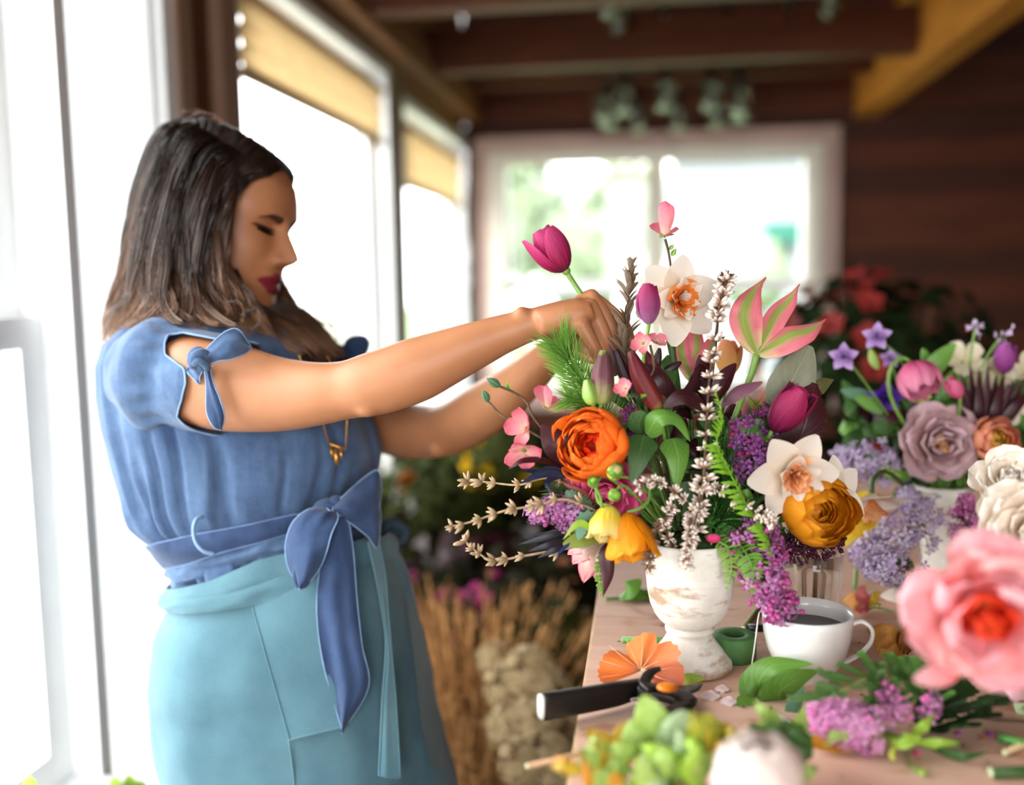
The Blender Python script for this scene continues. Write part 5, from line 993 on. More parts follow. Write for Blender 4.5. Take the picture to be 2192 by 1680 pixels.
# ---- 13 lily buds
def long_bud(label, base, tip, W, mat, stem, ribs=3, bend=0):
    f = flower('lily_bud', label, 'bud', P(*base), GB); ax = spline([base, ((base[0]+tip[0])/2+bend, (base[1]+tip[1])/2, (base[2]+tip[2])/2), tip], 20); c = PX(ax); T = np.gradient(c, axis=0); rings = []
    for j in range(20):
        v = j/19; tt = T[j]/np.linalg.norm(T[j]); a = np.cross(tt, CT); a /= np.linalg.norm(a); b_ = np.cross(a, tt); rr = W*ax[j][2]/F_PX*max(.1, math.sin(math.pi*(.12+.80*v**.8))**.8)
        rings.append([c[j]+rr*(1+.08*math.cos(ribs*2*q))*(a*math.cos(q)+b_*math.sin(q)) for q in np.linspace(0, 6.2832, 24, endpoint=False)])
    part('bud', MB().loft(rings), mat, f, world=True); stem_to(f, stem, .0024); return f
K_lb = petal('lily_bud_maroon', [(0, '#9aa858'), (.28, '#8a7a58'), (.45, '#6e4048'), (.9, '#5e3a3c'), (1, '#8aa050')], '#4a2a30', .4, trans=.05, sfreq=18); K_lr = petal('lily_bud_red', [(0, '#8a7a3a'), (.12, '#7a2c24'), (.9, '#5a1220'), (1, '#6a4a3a')], '#3a0a14', .5, trans=.05, sfreq=18)
long_bud('plump maroon lily bud with a green base above the orange bloom', (1287, 866, 1.015), (1293, 750, 1.02), 24, K_lb, [(1287, 864, 1.015), (1286, 890, 1.02), (1320, 1000, 1.05), UR])
long_bud('short smooth green lily bud beside the plump maroon one', (1270, 866, 1.012), (1256, 812, 1.012), 17, plain('bud_green', '#86a84c', .4, .4, .1, 60), [(1270, 864, 1.012), (1276, 890, 1.02), (1320, 1000, 1.05), UR], 2)
long_bud('long wine red lily bud leaning left in the middle', (1412, 878, 1.01), (1350, 752, 1.015), 21, K_lr, [(1412, 878, 1.01), (1420, 920, 1.03), (1440, 1040, 1.05), UR], 3, -6)
long_bud('dark maroon lily bud behind the long wine red one', (1425, 870, 1.03), (1375, 745, 1.04), 15, K_lr, [(1425, 870, 1.03), (1430, 940, 1.04), UR], 3, 8)
long_bud('slim dark lily bud near the fingertips of the right hand', (1368, 860, 1.05), (1318, 748, 1.05), 12, plain('bud_black_plum', '#2a141a', .5, .4, .1), [(1368, 858, 1.05), (1400, 960, 1.06), UR], 3, -5)
long_bud('narrow plum lily bud upright behind the orange bloom', (1212, 935, 1.045), (1248, 862, 1.04), 12, plain('bud_plum', '#4a2638', .5, .4, .15, 60), [(1214, 935, 1.045), (1280, 1010, 1.05), UR], 3)
long_bud('small dark bud pointing right below the plum tulip', (1418, 800, 1.05), (1458, 775, 1.05), 9, plain('bud_black_plum', ''), [(1418, 800, 1.05), (1430, 900, 1.05), UR])
long_bud('small dark bud pointing up below the plum tulip', (1402, 795, 1.05), (1412, 745, 1.05), 9, plain('bud_black_plum', ''), [(1402, 795, 1.05), (1430, 900, 1.05), UR])
# ---- 14-16, 22 leaves: each spray its own stem
def leaf_spray(label, leaves, stem, smat=None, name='leaf_spray', r=.0016):
    f = flower(name, label, 'leaves', P(*stem[-1]), GB); stem_to(f, stem, r, smat or M_stem_d, n=20)
    for a in leaves:
        pts, W, mat = a[:3]; kw = dict(a[3]) if len(a) > 3 else {}; blade(f, pts, W, mat, 'leaf', **kw)
    return f
leaf_spray('broad burgundy leaf spray spreading left beside the orange bloom', [([(1225, 1000, 1.03), (1192, 955, 1.02), (1160, 908, 1.03)], 31, M_burg, dict(prof='oval', facing=(-.3, .1, 1), cup=.2)), ([(1220, 1008, 1.03), (1170, 985, 1.01), (1120, 985, 1.0), (1088, 1004, 1.0)], 11, M_burg, dict(prof='lance', facing=(0, .8, .6))), ([(1228, 985, 1.05), (1235, 930, 1.06), (1222, 880, 1.06)], 18, M_burg, dict(prof='oval', facing=(-.6, .1, .8)))], [(1222, 1003, 1.03), (1300, 1060, 1.05), UR])
leaf_spray('pair of wine red leaves crossing below the flared tulip', [([(1530, 866, 1.03), (1548, 822, 1.025), (1576, 778, 1.03)], 22, M_burg, dict(prof='oval', facing=(.4, 0, 1), cup=.3)), ([(1545, 868, 1.02), (1580, 838, 1.01), (1632, 817, 1.01)], 17, leafmat('leaf_mauve', '#5a3444', '#7a4a5a', '#8d6272', .12), dict(prof='oval', facing=(-.2, .6, .8), cup=.3)), ([(1522, 866, 1.04), (1505, 810, 1.05), (1498, 760, 1.06)], 18, M_burg, dict(prof='oval', facing=(-.2, 0, 1)))], [(1535, 868, 1.03), (1510, 1000, 1.05), UR])
leaf_spray('dark strap leaves arching right from the wine red bud', [([(1420, 872, 1.0), (1460, 848, .995), (1500, 865, 1.0), (1524, 892, 1.01)], 20, M_burg, dict(prof='lance', facing=(0, .5, .9))), ([(1440, 880, 1.03), (1480, 830, 1.04), (1500, 780, 1.05)], 12, M_burg), ([(1335, 815, 1.05), (1322, 780, 1.06), (1302, 735, 1.06)], 9, M_burg)], [(1425, 875, 1.01), (1440, 1000, 1.04), UR])
leaf_spray('burgundy leaf drooping past the left of the urn', [([(1318, 1155, 1.01), (1298, 1185, 1.0), (1300, 1230, 1.0), (1291, 1276, 1.005)], 17, M_burg, dict(prof='lance', facing=(-.2, 0, 1), cup=.35)), ([(1316, 1155, 1.03), (1312, 1200, 1.03), (1300, 1245, 1.03)], 9, M_leafy)], [(1318, 1152, 1.01), (1370, 1130, 1.03), UR])
leaf_spray('large grey green leaf with a dark burgundy companion at right', [([(1672, 905, 1.06), (1690, 830, 1.055), (1735, 740, 1.06)], 50, M_grey, dict(prof='oval', facing=(-.35, .1, .9), cup=.25, ruffle=.1)), ([(1690, 990, 1.05), (1722, 910, 1.04), (1745, 820, 1.05)], 46, M_burg, dict(prof='oval', facing=(.1, .1, 1), cup=.1, serr=.22, nv=26)), ([(1735, 850, 1.07), (1760, 825, 1.07), (1785, 812, 1.08)], 16, leafmat('leaf_olive', '#4a4a28', '#666338', '#7d7a4c')), ([(1720, 940, 1.06), (1745, 925, 1.06), (1772, 895, 1.06)], 3, M_burg)], [(1680, 960, 1.055), (1600, 1080, 1.06), UR], name='leaf_spray')
leaf_spray('heart shaped green leaves at the centre of the arrangement', [([(1378, 932, 1.0), (1368, 975, .99), (1352, 1040, .985)], 36, M_leafd, dict(prof='heart', facing=(-.1, .2, 1), cup=.12, nv=20)), ([(1385, 930, 1.0), (1410, 893, .985), (1450, 898, .985), (1478, 945, .99)], 28, M_leaf, dict(prof='heart', facing=(0, .6, .8), cup=.25, nv=20)), ([(1440, 938, 1.01), (1452, 985, 1.0), (1448, 1050, 1.0)], 34, M_leaf, dict(prof='heart', facing=(.2, .2, 1), cup=.15, nv=20)), ([(1372, 930, 1.02), (1368, 905, 1.015), (1378, 880, 1.01)], 26, M_leafd, dict(prof='oval', facing=(-.2, .1, 1))), ([(1470, 1030, 1.02), (1478, 1080, 1.015), (1460, 1120, 1.01)], 26, M_leafd, dict(prof='heart', serr=.2, nv=24)), ([(1480, 830, 1.06), (1450, 850, 1.05), (1425, 890, 1.04)], 9, M_leaf)], [(1380, 932, 1.005), (1420, 1050, 1.04), UR])
leaf_spray('blue green toothed leaves at the lower left side', [([(1290, 1120, 1.03), (1245, 1085, 1.02), (1212, 1050, 1.02)], 24, M_bgr, dict(prof='oval', serr=.35, nv=26, facing=(-.2, .5, .9), ruffle=.15)), ([(1290, 1130, 1.01), (1255, 1112, 1.0), (1238, 1155, .995)], 19, M_bgr, dict(prof='oval', serr=.35, nv=26, facing=(-.3, 0, 1))), ([(1285, 1140, 1.01), (1250, 1150, 1.0), (1205, 1165, 1.0)], 22, leafmat('leaf_olive2', '#5c6b2a', '#7d8a3a', '#9aa65c'), dict(prof='oval', facing=(0, .6, .8), cup=.2)), ([(1275, 1140, 1.0), (1240, 1120, .99), (1205, 1155, .985)], 8, M_leafl, dict(prof='lance')), ([(1300, 1100, 1.04), (1250, 1060, 1.03), (1200, 1030, 1.03)], 10, leafmat('leaf_rust', '#6a2418', '#8c3a26', '#a05a40', .15), dict(prof='lance'))], [(1290, 1130, 1.02), (1380, 1150, 1.04), UR])
leaf_spray('indigo black feathery leaves fanning out to the left', [([(1228, 1140, 1.02), (1180, 1148, 1.01), (1108, 1166, 1.01)], 9, M_indigo), ([(1230, 1148, 1.02), (1180, 1165, 1.0), (1130, 1180, 1.0)], 8, M_indigo), ([(1232, 1152, 1.02), (1190, 1175, 1.01), (1150, 1195, 1.01)], 8, M_indigo), ([(1228, 1135, 1.03), (1190, 1140, 1.03), (1125, 1150, 1.03)], 7, M_indigo), ([(1225, 1160, 1.0), (1205, 1175, .995), (1190, 1193, .99)], 4, leafmat('petal_blue', '#1c2450', '#28366c', '#4a5ca0', .1)),
    ([(1225, 1018, 1.02), (1170, 1010, 1.01), (1112, 1036, 1.0)], 12, leafmat('petal_navy', '#12162a', '#1b2546', '#28345a', .1), dict(ruffle=.3)), ([(1205, 1020, 1.02), (1172, 1030, 1.01), (1182, 1060, 1.0)], 6, leafmat('petal_navy', '', '')), ([(1190, 1015, 1.02), (1140, 1008, 1.01), (1112, 1005, 1.0)], 5, leafmat('petal_navy', '', ''))], [(1228, 1145, 1.02), (1380, 1160, 1.04), UR])
# ---- 17 lilacs
lilac('deep purple lilac cluster beside the cream daffodil', [(1604, 1000, 1.035), (1600, 955, 1.02), (1588, 900, 1.015)], 54, 190, M_lil, GB, seed=1, size=1.25, stem_pts=[UR])
lilac('purple lilac tuft rising behind the fringed tulip', [(1640, 940, 1.06), (1640, 905, 1.05), (1625, 870, 1.05)], 38, 70, M_lil, GB, seed=2, stem_pts=[UR])
lilac('pinkish lilac cluster sticking out to the lower left', [(1232, 1105, 1.03), (1185, 1095, 1.02), (1135, 1098, 1.02)], 46, 130, M_lilp, GB, seed=3, size=1.2, bud=.1, stem_pts=[UR])
lilac('pink lilac panicle hanging down over the teacup', [(1610, 1140, 1.02), (1622, 1200, 1.0), (1650, 1270, .995), (1688, 1322, .99)], 72, 230, M_lilp, GB, seed=4, bud=.45, size=1.3, stem_pts=[UR])
lilac('magenta lilac side tuft above the hanging panicle', [(1590, 1150, 1.03), (1640, 1170, 1.01), (1680, 1205, 1.0)], 50, 120, [M_lil[1], M_lilp[0], M_lilp[2]], GB, seed=5, stem_pts=[UR])
lilac('dark burgundy lilac under the golden ranunculus', [(1640, 1160, 1.06), (1720, 1175, 1.05), (1808, 1165, 1.05)], 38, 150, M_lild, GB, seed=6, bud=.8, stem_pts=[UR])
lilac('dark purple lilac filling between fern and golden ranunculus', [(1600, 1150, 1.06), (1640, 1110, 1.05), (1660, 1070, 1.05)], 34, 90, [M_lil[0], M_lild[1], M_lil[2]], GB, seed=7, stem_pts=[UR])
lilac('small purple lilac tuft right of the orange bloom', [(1400, 960, 1.05), (1362, 905, 1.03), (1345, 875, 1.03)], 30, 60, M_lil, GB, seed=8, stem_pts=[UR])
# ---- 18 ferns
f = flower('fern_frond', 'bright lime fern frond curling down the right side', 'fern', P(*UR), GB); M_fern = leafmat('fern_lime', '#6fae1e', '#93c83a', '#a9d45c', .3); pinnae(f, [(1655, 1215, 1.0), (1640, 1150, .99), (1600, 1085, .985), (1562, 1010, .98), (1535, 950, .98), (1545, 890, .985), (1530, 832, .99)], 34, 38, 5.2, M_fern, (.9, .1, .45), .5, .02, 3, 1.0, 62)
stem_to(f, [(1640, 1150, .99), (1560, 1170, 1.03), UR], .0012, M_fern, 'stalk')
f = flower('fern_frond', 'flat green fern frond hanging before the lilac panicle', 'fern', P(1560, 1140, 1.02), GB); M_fern2 = leafmat('fern_green', '#5c9226', '#78ac38', '#93c054', .3); pinnae(f, [(1560, 1140, 1.02), (1598, 1185, .985), (1612, 1225, .98), (1610, 1270, .98)], 15, 30, 3.6, M_fern2, (0, 0, 1), .1, .12, 4, 1.0, 80); stem_to(f, [(1560, 1140, 1.02), UR], .0012, M_fern2, 'stalk')
f = flower('fern_frond', 'lighter fern frond drooping at the right rim of the urn', 'fern', P(1520, 1140, 1.02), GB); pinnae(f, [(1520, 1140, 1.02), (1558, 1175, .995), (1566, 1215, .99), (1554, 1262, .99)], 14, 26, 3.4, leafmat('fern_pale', '#7aa83a', '#9cc45a', '#b4d47c', .3), (.2, 0, 1), .1, .12, 5, 1.0, 80); stem_to(f, [(1520, 1140, 1.02), UR], .0012, M_fern2, 'stalk')
f = flower('fern_frond', 'thin fern tip hanging below the dark drooping leaf', 'fern', P(1330, 1160, 1.04), GB); pinnae(f, [(1330, 1160, 1.04), (1292, 1190, 1.04), (1284, 1240, 1.04), (1292, 1280, 1.04)], 14, 14, 4, M_fern2, (0, 0, 1), .1, .2, 6)
f = flower('fern_frond', 'small dark fern frond across the purple lilac', 'fern', P(1545, 930, 1.03), GB); pinnae(f, [(1540, 925, 1.03), (1580, 905, 1.01), (1615, 925, 1.005), (1645, 940, 1.01)], 13, 17, 4, leafmat('fern_deep', '#2f5a1e', '#47782c', '#5c8c40', .2), (0, .4, .9), .1, .1, 7); stem_to(f, [(1540, 925, 1.03), (1500, 1040, 1.06), UR], .001, M_stem_d, 'stalk')
f = flower('fern_frond', 'dark green fern frond along the inside of the lime frond', 'fern', P(1470, 1120, 1.04), GB); pinnae(f, [(1470, 1110, 1.05), (1530, 1130, 1.02), (1590, 1170, 1.01), (1640, 1215, 1.01)], 16, 26, 5, leafmat('fern_deep', '', ''), (0, .3, .9), .1, .05, 8)
# needle foliage
def needles(label, pts, n, Lpx, mat, seed, r=.0013, tip=20, rad=.00055):
    ax = spline(pts, 40); c = PX(ax); T = np.gradient(c, axis=0); f = flower('needle_sprig', label, 'foliage', c[-1], GB); g = np.random.default_rng(seed); mb = MB(); part('stem', MB().tube(c, np.linspace(r*.6, r, 40), 7), M_stem, f, world=True)
    for i in range(n):
        j = int(g.random()*36); t = -T[j]/np.linalg.norm(T[j]); d = g.normal(size=3); d -= t*np.dot(d, t); d /= np.linalg.norm(d); d = d*.85+t*.62; d /= np.linalg.norm(d); L = Lpx*ax[j][2]/F_PX*(.65+.5*g.random()); p = c[j]; mb.tube([p, p+d*L*.55, p+d*L+t*L*.12], [rad, rad*.9, rad*.2], 4, cap=False)
    part('needles', mb, mat, f, world=True, kind='stuff'); stem_to(f, [tuple(pts[-1]), UR], r, M_stem, 'stalk'); return f
M_need = petal('needle_green', [(0, '#447a26'), (1, '#8cba4e')], trans=.15)
needles('bushy green needle sprig standing left of the lily buds', [(1196, 735, 1.05), (1222, 775, 1.045), (1250, 825, 1.04), (1285, 885, 1.04), (1310, 940, 1.05)], 620, 66, M_need, 1)
needles('short needle sprig fanning out beneath the bushy one', [(1215, 850, 1.03), (1250, 862, 1.03), (1300, 900, 1.04)], 180, 48, M_need, 2)
needles('tiny golden green needle tuft behind the purple lilac', [(1620, 862, 1.06), (1622, 890, 1.06), (1610, 930, 1.06)], 110, 26, petal('needle_gold', [(0, '#5a6a20'), (1, '#a8a83c')], trans=.15), 3)
needles('feathery dark green sprig in the middle of the arrangement', [(1560, 960, 1.03), (1545, 1040, 1.03), (1520, 1120, 1.04)], 420, 70, petal('needle_dark', [(0, '#1f4a18'), (1, '#3d7a2a')], trans=.15), 4, rad=.0004)
needles('feathery dark sprig spilling over the right rim', [(1640, 1130, 1.02), (1580, 1110, 1.02), (1510, 1120, 1.04)], 380, 60, petal('needle_dark', [], ), 5, rad=.0004)
needles('misty grey green sprig at the left shoulder', [(1185, 1050, 1.04), (1215, 1060, 1.04), (1280, 1100, 1.05)], 300, 40, petal('needle_grey', [(0, '#3a4a2c'), (1, '#6a7a4a')], trans=.15), 6, rad=.0004)
# brown spike with narrow dry leaves
def dry_spike(label, pts, n, Lpx, W, mat, seed):
    ax = spline(pts, 40); c = PX(ax); T = np.gradient(c, axis=0); f = flower('dry_spike', label, 'foliage', c[-1], GB); g = np.random.default_rng(seed); part('stem', MB().tube(c, np.linspace(.001, .002, 40), 7), M_twig, f, world=True)
    for i in range(n):
        v = i/n; j = int(v*38); t = -T[j]/np.linalg.norm(T[j]); d = g.normal(size=3); d -= t*np.dot(d, t); d /= np.linalg.norm(d); L = Lpx*ax[j][2]/F_PX*(.5+.6*min(1, v*2.5))*(.8+.4*g.random()); p = c[j]; dd = t*.85+d*.52
        part('leaf', blade_mb([p, p+dd*L*.5, p+dd*L*.95+d*L*.12], W*ax[j][2]/F_PX, 'strap', np.cross(dd, d)*.3+d, .5, nu=5, nv=7, px=False), mat, f, world=True)
    return f
dry_spike('grey brown dried leafy spike standing behind the closed tulip', [(1352, 572, 1.08), (1345, 640, 1.08), (1340, 720, 1.08), (1345, 800, 1.08), (1400, 1000, 1.08), UR], 70, 52, 6.5, petal('dry_leaf_brown', [(0, '#6a5646'), (1, '#97846e')], '#4a3a2e', .3, trans=.1), 3)
# ---- 19 seed pod twigs
pod_twig('tall white seed pod spike rising through the middle', [(1555, 600, 1.03), (1540, 660, 1.02), (1530, 730, 1.015), (1518, 820, 1.01), (1512, 920, 1.0), (1508, 1000, .995), (1500, 1070, .995), (1480, 1170, 1.02)], GB, 22, 5, 1.25, seed=1, r=.0017)
f = pod_twig('brown bristly tip of a seed head above the pod spike', [(1552, 592, 1.04), (1548, 615, 1.04), (1540, 650, 1.04), (1530, 760, 1.05), (1500, 1000, 1.06), UR], GB, 9, 6, .9, pod=pod_me().mesh('seed_pod', plain('pod_brown', '#6a4a38', .7, .2, .2)), seed=21, spread=45)
pod_twig('seed pod side twig pointing left below the heart leaves', [(1370, 1040, .98), (1400, 1030, .98), (1440, 1050, .985), (1480, 1090, 1.0), (1490, 1150, 1.02)], GB, 8, 6, .85, seed=2, r=.001)
pod_twig('seed pod star twig in front of the dark fern', [(1500, 1052, .975), (1496, 1085, .98), (1484, 1130, .99), (1470, 1180, 1.02)], GB, 3, 6, 1.25, seed=3, r=.0012)
pod_twig('seed pod cluster at the end of a thin twig before the lilac', [(1655, 1118, .975), (1635, 1105, .98), (1590, 1080, .985), (1540, 1045, .99), (1500, 1050, 1.0)], GB, 9, 6, .95, seed=4, r=.001)
pod_twig('seed pod bunch tumbling over the front rim of the urn', [(1468, 1205, .975), (1475, 1170, .975), (1478, 1130, .985), (1480, 1090, 1.0)], GB, 10, 6, .9, seed=5, r=.001)
pod_twig('brown seed pod twig dangling at the left rim', [(1388, 1215, .985), (1392, 1175, .985), (1410, 1130, .995), (1440, 1110, 1.02)], GB, 7, 5, .8, pod=pod_me().mesh('seed_pod', plain('pod_tan', '#8a6a52', .7, .2, .25)), seed=6, r=.001)
pod_twig('upper seed pod twig with pale husks near the stem cluster', [(1440, 1085, .985), (1425, 1110, .99), (1430, 1150, 1.0), (1450, 1180, 1.03)], GB, 6, 5, .85, seed=7, r=.001)
for i, (lab, pts, n) in enumerate([('upper dried husk twig reaching left below the dogwood', [(1003, 1030, 1.05), (1045, 1032, 1.045), (1110, 1038, 1.04), (1180, 1025, 1.035), (1300, 1080, 1.05), UR], 8), ('long dried husk twig crossing the pinkish lilac', [(962, 1128, 1.0), (1015, 1115, 1.0), (1085, 1092, 1.0), (1150, 1083, 1.0), (1216, 1070, 1.005), (1330, 1120, 1.03), UR], 11), ('lowest dried husk twig curving below the indigo leaves', [(998, 1160, 1.02), (1020, 1180, 1.02), (1055, 1200, 1.02), (1110, 1192, 1.02), (1180, 1180, 1.02), (1320, 1160, 1.04), UR], 9)]):
    pod_twig(lab, pts, GB, n, 3, 1.15, M_drytwig, HUSK, 30+i, .0014, 'dried_husk_twig', 48, 0.0, 'seed_husk')
# ---- 24 parrot tulip hanging low left
f = flower('tulip', 'cream and pink parrot tulip drooping behind the urn\'s left side', 'tulip', P(1285, 1165, 1.10), GB); K_par = petal('tulip_parrot', [(0, '#e8dcc0'), (.5, '#efcfc0'), (1, '#e89aa0')], '#e8607c', .3, edge='#e0587a', ew=.2, trans=.3)
for tx, ty, W in [(1225, 1205, 24), (1248, 1245, 26), (1285, 1250, 24), (1215, 1185, 18)]: blade(f, [(1290, 1160, 1.10), ((1290+tx)/2-6, (1160+ty)/2-4, 1.08), (tx, ty, 1.09)], W, K_par, 'petal', prof='oval', facing=(-.2, .2, 1), cup=.3, ruffle=.4)
stem_to(f, [(1290, 1160, 1.10), (1340, 1140, 1.09), UR], .003)
# ---- pink bit peeking at right rim, alstroemeria bits
f = flower('pink_bud', 'tiny hot pink bud at the right rim of the urn', 'bud', P(1540, 1160, 1.0), GB); part('bud', MB().ball(P(1527, 1152, 1.0), .006, 10, 8, (1.3, .8, .8)), K_hot, f, world=True); stem_to(f, [(1532, 1155, 1.0), (1560, 1175, 1.0), (1500, 1180, 1.04)], .001)
# ---- 23 hidden greenery that fills the body of the arrangement, one spray per sector
gg = np.random.default_rng(77)
for k, (x, y, lab) in enumerate([(1390, 900, 'upper left'), (1480, 880, 'upper middle'), (1570, 930, 'upper right'), (1330, 1000, 'left'), (1440, 1000, 'central'), (1540, 1030, 'right'), (1620, 1060, 'far right'), (1350, 1110, 'lower left'), (1450, 1110, 'lower middle'), (1560, 1120, 'lower right'), (1680, 1130, 'outer right'), (1290, 1090, 'outer left')]):
    f = flower('foliage_spray', 'dark green filler leaves in the %s depth of the arrangement' % lab, 'foliage', P(*UR), GB); stem_to(f, [(x, y, 1.07), ((x+UR[0])/2+10, (y+UR[1])/2, 1.07), UR], .0016, M_stem_d)
    for i in range(16):
        dx, dy = gg.normal(size=2)*46; bx, by = x+dx*.3, y+dy*.3; tx, ty = x+dx*1.25, y+dy*1.25-18; d0 = 1.075+gg.normal()*.02
        blade(f, [(bx, by, d0), ((bx+tx)/2, (by+ty)/2-6, d0-.012), (tx, ty, d0+.004)], 13+gg.random()*12, [M_leafd, M_leafd, M_leaf, M_burg][gg.integers(4)], 'leaf', prof='oval', facing=(gg.normal()*.4, .4+gg.normal()*.3, 1), cup=.2, nu=5, nv=9)
# ================================================================ THINGS ON THE TABLE
def onT(px, py, h=0.0): return HZ(px, py, TZ+h)
def pd(px, py, h=0.0): return (px, py, depth_of(onT(px, py, h)))
# ---- teacup
cb = onT(1726, 1446); CS = depth_of(cb)/F_PX
M_china = plain('white_china', '#eceae6', .18, .5, .01, 5)
cup = flower('teacup', 'white china teacup of dark tea with a tea bag string', 'cup', cb)
cp = [(0, 4), (46, 4), (50, 0), (56, 0), (57, 6), (60, 14), (72, 34), (84, 62), (92, 95), (95, 125), (96, 143), (93.5, 144), (92, 125), (88, 95), (80, 64), (68, 38), (52, 22), (0, 18)]
part('cup_body', MB().lathe([(r*CS*.985, z*CS) for r, z in cp], 64, cap=False), M_china, cup)
part('tea', MB().lathe([(.0005, 106*CS), (89.3*CS, 106*CS)], 48, cap=False), plain('dark_tea', '#2e140c', .05, .5, .05), cup)
hb = DIR(1, 0, .25); hb = np.array([hb[0], hb[1], 0]); hb /= np.linalg.norm(hb)
hp = spline([(86, 118), (112, 128), (134, 112), (132, 82), (108, 54), (74, 34)], 24)
mb = MB(); c3 = np.array([hb*x*CS*.97+np.array([0, 0, z*CS]) for x, z in hp]); side = np.cross(hb, [0, 0, 1]); T = np.gradient(c3, axis=0); rings = []
for j in range(24): tt = T[j]/np.linalg.norm(T[j]); nn = np.cross(side, tt); w = np.interp(j, [0, 4, 12, 20, 23], [9, 6.5, 6, 6.5, 9])*CS; rings.append([c3[j]+nn*w*.75*math.cos(q)+side*w*1.25*math.sin(q) for q in np.linspace(0, 6.2832, 14, endpoint=False)])
part('handle', mb.loft(rings), M_china, cup)
s0 = P(1634, 1312, 1.03)
part('tea_bag_string', MB().tube(spline([cb+np.array([-.02, -.01, 103*CS]), P(1640, 1316, 1.02), P(1629, 1308, 1.022), P(1623, 1322, 1.018), P(1617, 1370, 1.018), P(1609, 1425, 1.02), onT(1605, 1440, .001), onT(1613, 1442, .001)], 40), .0007, 6), plain('string_white', '#efe9dd', .8, .1, .05), cup, world=True)
# ---- clear glass behind the cup with stems in it
gb = HZ(1738, 1362, TZ); GS = depth_of(gb)/F_PX
gl = flower('glass_tumbler', 'clear glass tumbler with a little water standing behind the teacup', 'glass', gb)
M_clear = (lambda t: (lambda g, tr, mx: (setattr(g.inputs['IOR'], 'default_value', 1.45), setattr(g.inputs['Roughness'], 'default_value', 0.0), setattr(mx.inputs[0], 'default_value', .25), t.l(g.outputs[0], mx.inputs[1]), t.l(tr.outputs[0], mx.inputs[2]), t.done(mx.outputs[0]))[-1])(t.n('ShaderNodeBsdfGlass'), t.n('ShaderNodeBsdfTransparent'), t.n('ShaderNodeMixShader')))(NT('clear_glass'))
part('glass_body', MB().lathe([(r*GS, z*GS) for r, z in [(0, 0), (50, 0), (53, 3), (56, 60), (60, 150), (62, 186), (59.5, 187), (57, 150), (53, 60), (50, 10), (0, 9)]], 48, cap=False), M_clear, gl)
part('water', MB().lathe([(r*GS, z*GS) for r, z in [(0, 11), (49, 11), (52, 58), (0, 58)]], 32, cap=False), plain('pale_water', '#b9c2a4', .05, .5, .02, Alpha=.55), gl)
for i, (x, c_) in enumerate([(-22, '#c99a3a'), (6, '#d8b060'), (26, '#8aa05a')]): part('cut_stem', MB().tube([np.array([x*.6, 8, 14])*GS, np.array([x, -4, 190])*GS], 5*GS, 8), plain('glass_stem_%d' % i, c_, .5, .3, .1), gl)
# ---- roll of green floral tape behind the urn, cut stems
tb = onT(1572, 1408); TS = depth_of(tb)/F_PX
single('tape_roll', MB().lathe([(r*TS, z*TS) for r, z in [(22, 0), (44, 0), (46, 3), (46, 50), (44, 53), (22, 53), (20, 50), (20, 3)]], 40, c=tb, cap=False).lathe([(r*TS, z*TS) for r, z in [(22, 0), (20, 3), (20, 50), (22, 53)]], 40, c=tb, cap=False), plain('floral_tape_green', '#4f7a45', .6, .3, .08, 60), 'roll of matte green floral tape between the urn and the teacup', 'tape')
def cutstem(label, a, b, r, mat=None, h=None):
    h = r if h is None else h; p0, p1 = onT(*a, h), onT(*b, h); m = MB().tube([p0, (p0+p1)/2, p1], r, 10); 
    f = flower('cut_stem', label, 'stem', (p0+p1)/2-np.array([0, 0, h]), 'cut stems lying on the table'); part('stalk', m, mat or M_stem, f, world=True); d = (p1-p0)/np.linalg.norm(p1-p0)
    part('cut_end', MB().tube([p0-d*.0004, p0+d*.0006], r*.93, 10), plain('stem_pith', '#d5deb4', .7, .2, .05), f, world=True)
cutstem('thick hollow green stem sticking out left of the urn foot', (1332, 1369), (1500, 1372), .0034, plain('stem_fresh', '#5c9a46', .45, .4, .1, 40))
cutstem('thin dark green stem lying across behind the urn', (1296, 1281), (1400, 1279), .0022, M_stem_d)
cutstem('short green stem piece beside the yellow leaf litter', (2140, 1578), (2192, 1592), .0042, plain('stem_fresh', ''))
cutstem('pale dry stalk lying diagonally near the table corner', (2150, 1612), (2260, 1560), .0028, plain('stalk_pale', '#d2b68c', .6, .2, .1))
cutstem('dark green stem stub nearest the right front of the table', (2120, 1654), (2230, 1650), .0046, M_stem_d)
cutstem('beige cut twig jutting out over the left table edge', (1128, 1640), (1330, 1592), .0022, plain('stalk_tan', '#c9a27c', .6, .2, .1), .012)
cutstem('curved olive stalk leaning behind the tape roll', (1592, 1345), (1625, 1300), .0032, plain('stalk_olive', '#8a8a54', .6, .2, .1))
single('black_clip', MB().box(onT(1602, 1352), onT(1640, 1348)+np.array([0, 0, .007])), plain('black_plastic', '#191716', .4, .4, .05), 'small black clip lying behind the tape roll', 'clip')
# ---- leaves behind the urn
def leaf_thing(name, label, leaves, cat='leaf', stem=None, r=.0014, group=None, smat=None):
    f = flower(name, label, cat, P(*leaves[0][0][0]), group)
    if stem: stem_to(f, stem, r, smat or M_stem)
    for a in leaves: blade(f, a[0], a[1], a[2], 'leaf', **(a[3] if len(a) > 3 else {}))
    return f
leaf_thing('leaf_sprig', 'fresh green leaf sprig lying behind the urn\'s left side', [([pd(1325, 1278, .004), pd(1345, 1262, .02), pd(1372, 1240, .03)], 20, M_leaf, dict(prof='oval', facing=(0, .6, .8))), ([pd(1345, 1280, .004), pd(1375, 1268, .012), pd(1400, 1262, .008)], 17, M_leaf, dict(prof='oval', facing=(0, .8, .6)))], stem=[pd(1325, 1279, .003), pd(1360, 1282, .003), pd(1395, 1280, .003)])
